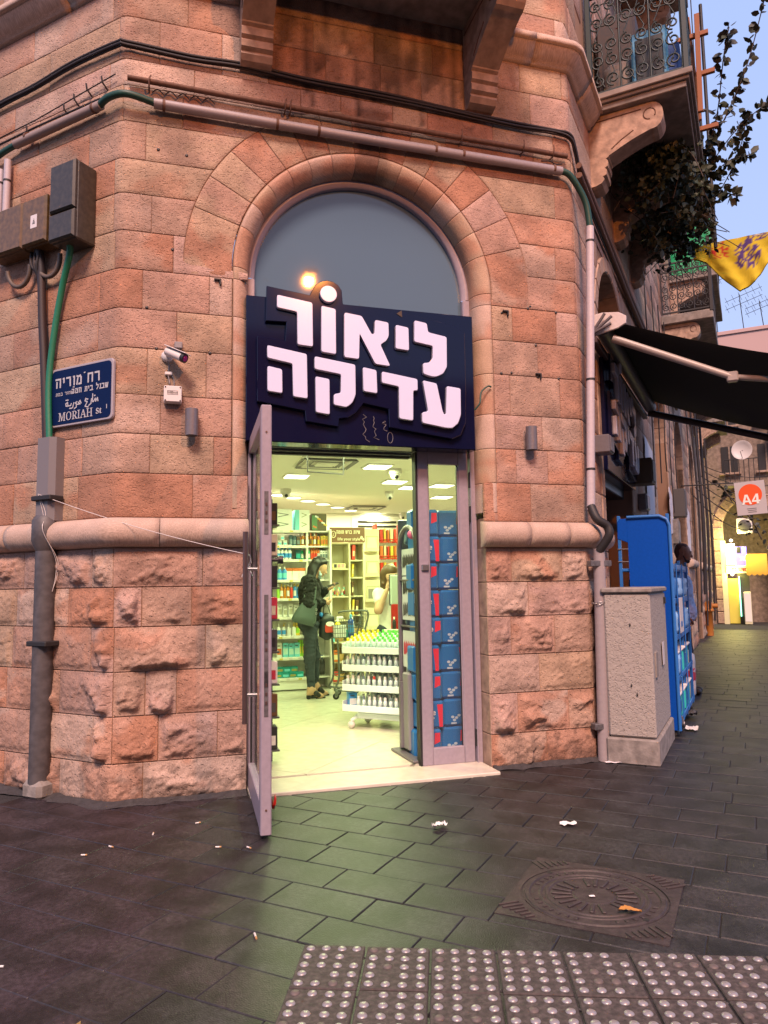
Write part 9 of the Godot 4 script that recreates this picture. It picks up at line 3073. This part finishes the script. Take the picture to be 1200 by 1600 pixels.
	# roof aerials
	for q in [[1.15, 17.8, 2.4, "tall television aerial on the pink roof"], [2.3, 17.8, 1.7, "short bare aerial mast on the pink roof, right of the tall one"], [-0.4, 17.8, 4.8, "highest aerial, sticking out beside the yellow shirt"]]:
		var a := thing("roof_aerial", q[3], "aerial", rw(46.0, q[1], q[0] + 0.4))
		a.basis = B
		st = st_new(true)
		tube(st, [Vector3(0, 0, 0), Vector3(-0.15, q[2], 0)], 0.03, 6)
		obj("mast", st, M.iron, a)
		st = st_new(true)
		for j in 2:
			var y: float = q[2] * (0.95 - 0.22 * j)
			tube(st, [Vector3(-1.0, y - 0.3, 0), Vector3(1.2, y + 0.35, 0)], 0.018, 5)
			for i in 6:
				var x := -0.9 + 0.4 * i
				tube(st, [Vector3(x - 0.10, y + x * 0.29 + 0.28, 0), Vector3(x + 0.10, y + x * 0.29 - 0.28, 0)], 0.010, 4)
		obj("dipole", st, M.iron, a)
	# things along the far part of the wall
	var d := at_wall("satellite_dish", "white satellite dish at the far balcony's corner", "satellite dish", 16.2, 5.0, 1.12)
	d.basis = (rb() * Basis(Vector3.UP, -1.75)).scaled(Vector3.ONE * 0.66)
	obj("bowl", lathem([Vector2(0, 0.0), Vector2(0.15, 0.012), Vector2(0.30, 0.05), Vector2(0.40, 0.10), Vector2(0.405, 0.10), Vector2(0.30, 0.035)], 26), M.white_plastic, d).rotation.x = PI / 2
	obj("feed_arm", tubem([Vector3(0, -0.35, 0.08), Vector3(0, -0.1, 0.42)], 0.012, 6), M.iron, d)
	obj("mount", tubem([Vector3(0, 0, 0), Vector3(0, -0.2, -0.3)], 0.03, 8), M.lamp_grey, d)
	var hy := at_wall("standpipe", "rusty orange standpipe with a valve at the far foot of the wall", "standpipe", 14.9, 0, 0.10)
	var orange := paint("standpipe_orange", 0.34, 0.12, 0.015, 0.6)
	obj("pipe", lathem([Vector2(0.09, 0), Vector2(0.09, 0.62), Vector2(0.13, 0.63), Vector2(0.13, 0.67), Vector2(0.10, 0.68), Vector2(0.11, 0.80), Vector2(0.07, 0.88), Vector2(0, 0.90)], 14), orange, hy)
	obj("valve", tubem([Vector3(0, 0.77, -0.02), Vector3(0, 0.77, 0.22)], 0.06, 10), orange, hy)
	var sg4 := thing("hanging_sign", "white hanging sign with A4 in an orange disc", "sign", rw(10.0, 3.03, 1.24))
	sg4.basis = B * Basis(Vector3(0, 0, 1), 0.05)
	obj("board", boxm(Vector3(0.54, 0.66, 0.03), 0.004), paint("sign_board_white", 0.44, 0.40, 0.41, 0.5), sg4)
	obj("disc", prismm(disc(Vector2(0, 0.07), 0.21, 0.21, 28), 0.004, 0.0, xf(Vector3(0, 0, 0.019))), paint("disc_orange", 0.72, 0.075, 0.008, 0.45), sg4)
	obj("lettering", text_mesh("A4", 0.27, 0.003), M.white_paint, sg4).position = Vector3(0.0, -0.03, 0.021)
	st = st_new()
	for j in 3:
		prism(st, rect(-0.09 + 0.01 * j, -0.215 - 0.035 * j, 0.08, -0.203 - 0.035 * j), 0.001, xf(Vector3(0, 0, 0.017)))
	obj("small_print", st, M.dark_grey, sg4)
	obj("hanger", tubem([Vector3(-0.28, 0.34, 0), Vector3(-1.25, 0.40, 0)], 0.015, 6), M.iron, sg4)
	var gp := thing("grey_kiosk_post", "grey metal pillar at the right edge beyond the awning", "pillar", rw(9.0, 0, 1.62))
	gp.basis = B
	obj("shaft", boxm(Vector3(0.30, 1.95, 0.3), 0.02, Vector3(0.12, 0.99, 0)), M.lamp_grey, gp)
	obj("cap", boxm(Vector3(0.46, 0.07, 0.4), 0.01, Vector3(0.06, 2.0, 0)), M.lamp_grey, gp)
	# cables hung down the far wall
	st = st_new(true)
	for j in 11:
		var t := 11.5 + 0.65 * j
		var x := 0.05 + 0.05 * (j % 3)
		tube(st, curve([rw(t + 0.2, 7.5, x), rw(t, 5.0 + 0.3 * sin(j), x), rw(t + 0.15 * sin(j * 2.0), 3.0, x + 0.05), rw(t, 0.3 + 0.4 * (j % 4), x)], 5), 0.012 + 0.008 * (j % 3), 5)
	for j in 6:
		tube(st, sag(rw(12.0 + j * 1.2, 3.4 + 0.3 * j, 0.05), rw(19.5, 3.0 + 0.35 * j, 1.2 + 0.2 * j), 0.25), 0.012, 5)
	tag(obj("hanging_cables", st, M.black_cable), "tangle of dark cables hanging down the far end of the side wall", "cable")
	st = st_new(true)
	for j in 5:
		var t := 4.7 + 0.9 * j
		tube(st, curve([rw(t, 6.0, 0.04), rw(t + 0.1 * sin(j), 4.6, 0.05), rw(t + 0.12 * cos(j), 3.6, 0.04), rw(t + 0.05, 2.6 + 0.3 * (j % 3), 0.04)], 5), 0.010, 5)
	tag(obj("hanging_cables", st, M.black_cable), "thin cables running down the side wall past the awning", "cable")
	# a leafy branch hanging before the kiosk
	var br := thing("hanging_branch", "dark leafy branch hanging in front of the lit kiosk", "branch", Vector3.ZERO)
	var c := curve([rw(16.0, 4.2, 0.4), rw(16.0, 3.7, 0.75), rw(16.0, 3.1, 1.2), rw(16.0, 2.5, 1.45)], 8)
	obj("stem", tubem(c, 0.02, 5), M.bark, br)
	var lf := leaf_shape()
	for j in 60:
		var p: Vector3 = c[rng.randi() % c.size()] + Vector3(rng.randfn() * 0.14, rng.randfn() * 0.14, rng.randfn() * 0.14)
		var dd := Vector3(rng.randfn(), rng.randfn() - 0.5, rng.randfn()).normalized()
		var leaf := obj("leaf", lf, paint("leaf_dark", 0.022, 0.026, 0.020, 0.6), br)
		leaf.transform = Transform3D(ortho(dd, Vector3(rng.randfn(), 1, rng.randfn())).scaled(Vector3.ONE * rng.randf_range(0.10, 0.17)), p)
	street_lamp()
	opposite()

func opposite() -> void:
	# the houses across the road, behind the viewer: they stand dark in the gloss of the shop sign and panes
	for k in 3:
		var h := thing("opposite_house", "dim stone house across the road behind the viewer, %s" % ["farthest left", "in the middle", "farthest right"][k], "house", Vector3(-9.5 + 9.5 * k, 0, 13.5 + 0.4 * (k % 2)))
		var H: float = [7.2, 8.0, 6.8][k]
		obj("wall", boxm(Vector3(9.3, H, 1.0), 0.03, Vector3(0, H / 2, 0.5)), M.old_stone, h)
		obj("cornice", boxm(Vector3(9.5, 0.25, 1.3), 0.03, Vector3(0, H + 0.1, 0.4)), M.jamb_stone, h)
		for r in 2:
			for c in 4:
				var w := node("window", h, Vector3(-3.3 + 2.2 * c, 1.0 + 3.2 * r, 0.0))
				obj("window_pane", boxm(Vector3(1.0, 1.7, 0.06), 0.0, Vector3(0, 0.85, 0.0)), M.dark_grey, w)
				obj("window_frame", boxm(Vector3(0.06, 1.7, 0.04), 0.0, Vector3(0, 0.85, -0.04)), M.white_paint, w)
				obj("window_sill", boxm(Vector3(1.25, 0.1, 0.2), 0.01, Vector3(0, -0.05, -0.08)), M.jamb_stone, w)

func street_lamp() -> void:
	# stands across the road behind the viewer; its glow is mirrored in the arched pane
	var head := Vector3(2.72, 6.9, 6.8)
	var l := thing("street_lamp", "sodium street lamp across the road, mirrored in the arched pane", "street lamp", Vector3(3.4, 0, 9.3))
	var p := head - l.position
	obj("post", tubem([Vector3(0, 0, 0), Vector3(0, 3.5, 0), Vector3(0, 6.6, 0)], [0.09, 0.07, 0.05], 14), M.lamp_grey, l)
	obj("base", lathem([Vector2(0.16, 0), Vector2(0.16, 0.5), Vector2(0.11, 0.7), Vector2(0.09, 0.9)], 16), M.lamp_grey, l)
	obj("arm", tubem(curve([Vector3(0, 6.5, 0), Vector3(-0.1, 6.95, -0.4), Vector3(-0.5, 7.12, -1.9), p + Vector3(0, 0.10, 0.15)], 8), 0.035, 10), M.lamp_grey, l)
	obj("hood", boxm(Vector3(0.26, 0.09, 0.55), 0.03, p + Vector3(0, 0.10, 0)), M.lamp_grey, l)
	var m := mat("sodium_glow", Color(1.0, 0.72, 0.3), 0.4)
	m.emission_enabled = true
	m.emission = Color(1.0, 0.60, 0.16)
	m.emission_energy_multiplier = 16.0
	var st := st_new(true)
	lathe(st, [Vector2(0, 0.05), Vector2(0.075, 0.03), Vector2(0.085, 0), Vector2(0.07, -0.05), Vector2(0, -0.07)], 16, xf(p + Vector3(0, 0, 0)))
	obj("bulb_light", st, m, l)
	var o := OmniLight3D.new()
	o.name = "street_lamp_glow"
	o.light_color = Color(1.0, 0.60, 0.26)
	o.light_energy = 22.0
	o.light_size = 0.08
	o.omni_range = 60.0
	o.omni_attenuation = 2.0
	o.shadow_enabled = true
	o.position = head
	add_child(o)

func _ready() -> void:
	rng.seed = 7
	nz.seed = 3
	nz.frequency = 1.0
	nz.fractal_octaves = 3
	nr.seed = 4
	nr.frequency = 1.0
	nr.fractal_type = FastNoiseLite.FRACTAL_RIDGED
	nr.fractal_octaves = 3
	nc.seed = 5
	nc.frequency = 1.0
	nc.noise_type = FastNoiseLite.TYPE_CELLULAR
	nc.cellular_return_type = FastNoiseLite.RETURN_DISTANCE2_SUB
	nc.fractal_octaves = 2
	# camera
	var cam := Camera3D.new()
	cam.name = "camera"
	cam.fov = 69.98
	cam.position = Vector3(0.3612, 1.4, 5.2926)
	cam.rotation = Vector3(deg_to_rad(5.816), deg_to_rad(-16.473), deg_to_rad(-0.874))
	cam.near = 0.05
	cam.far = 400.0
	add_child(cam)
	# dusk sky
	var env := Environment.new()
	env.background_mode = Environment.BG_SKY
	var sm := ProceduralSkyMaterial.new()
	sm.sky_top_color = lin(0.36, 0.48, 0.84)
	sm.sky_horizon_color = lin(0.56, 0.65, 0.92)
	sm.sky_curve = 0.25
	sm.ground_bottom_color = lin(0.10, 0.09, 0.09)
	sm.ground_horizon_color = lin(0.16, 0.15, 0.16)
	sm.sun_angle_max = 0.0
	env.sky = Sky.new()
	env.sky.sky_material = sm
	env.background_energy_multiplier = 0.80
	env.tonemap_mode = Environment.TONE_MAPPER_LINEAR
	env.tonemap_exposure = 1.52
	env.sdfgi_enabled = true
	env.ssao_enabled = true
	env.ssil_enabled = true
	var we := WorldEnvironment.new()
	we.name = "world_environment"
	we.environment = env
	add_child(we)
	# the afterglow behind the camera
	var sun := DirectionalLight3D.new()
	sun.name = "afterglow"
	sun.light_color = Color(1.0, 0.85, 0.79)
	sun.light_energy = 1.15
	sun.light_angular_distance = 16.0
	sun.shadow_enabled = true
	sun.rotation = Vector3(deg_to_rad(-48.0), deg_to_rad(-18.0), 0)
	add_child(sun)
	materials()
	building()
	doorway()
	shop_sign()
	fixtures()
	pavement()
	side_street()
	shop()
	people()
	far_street()
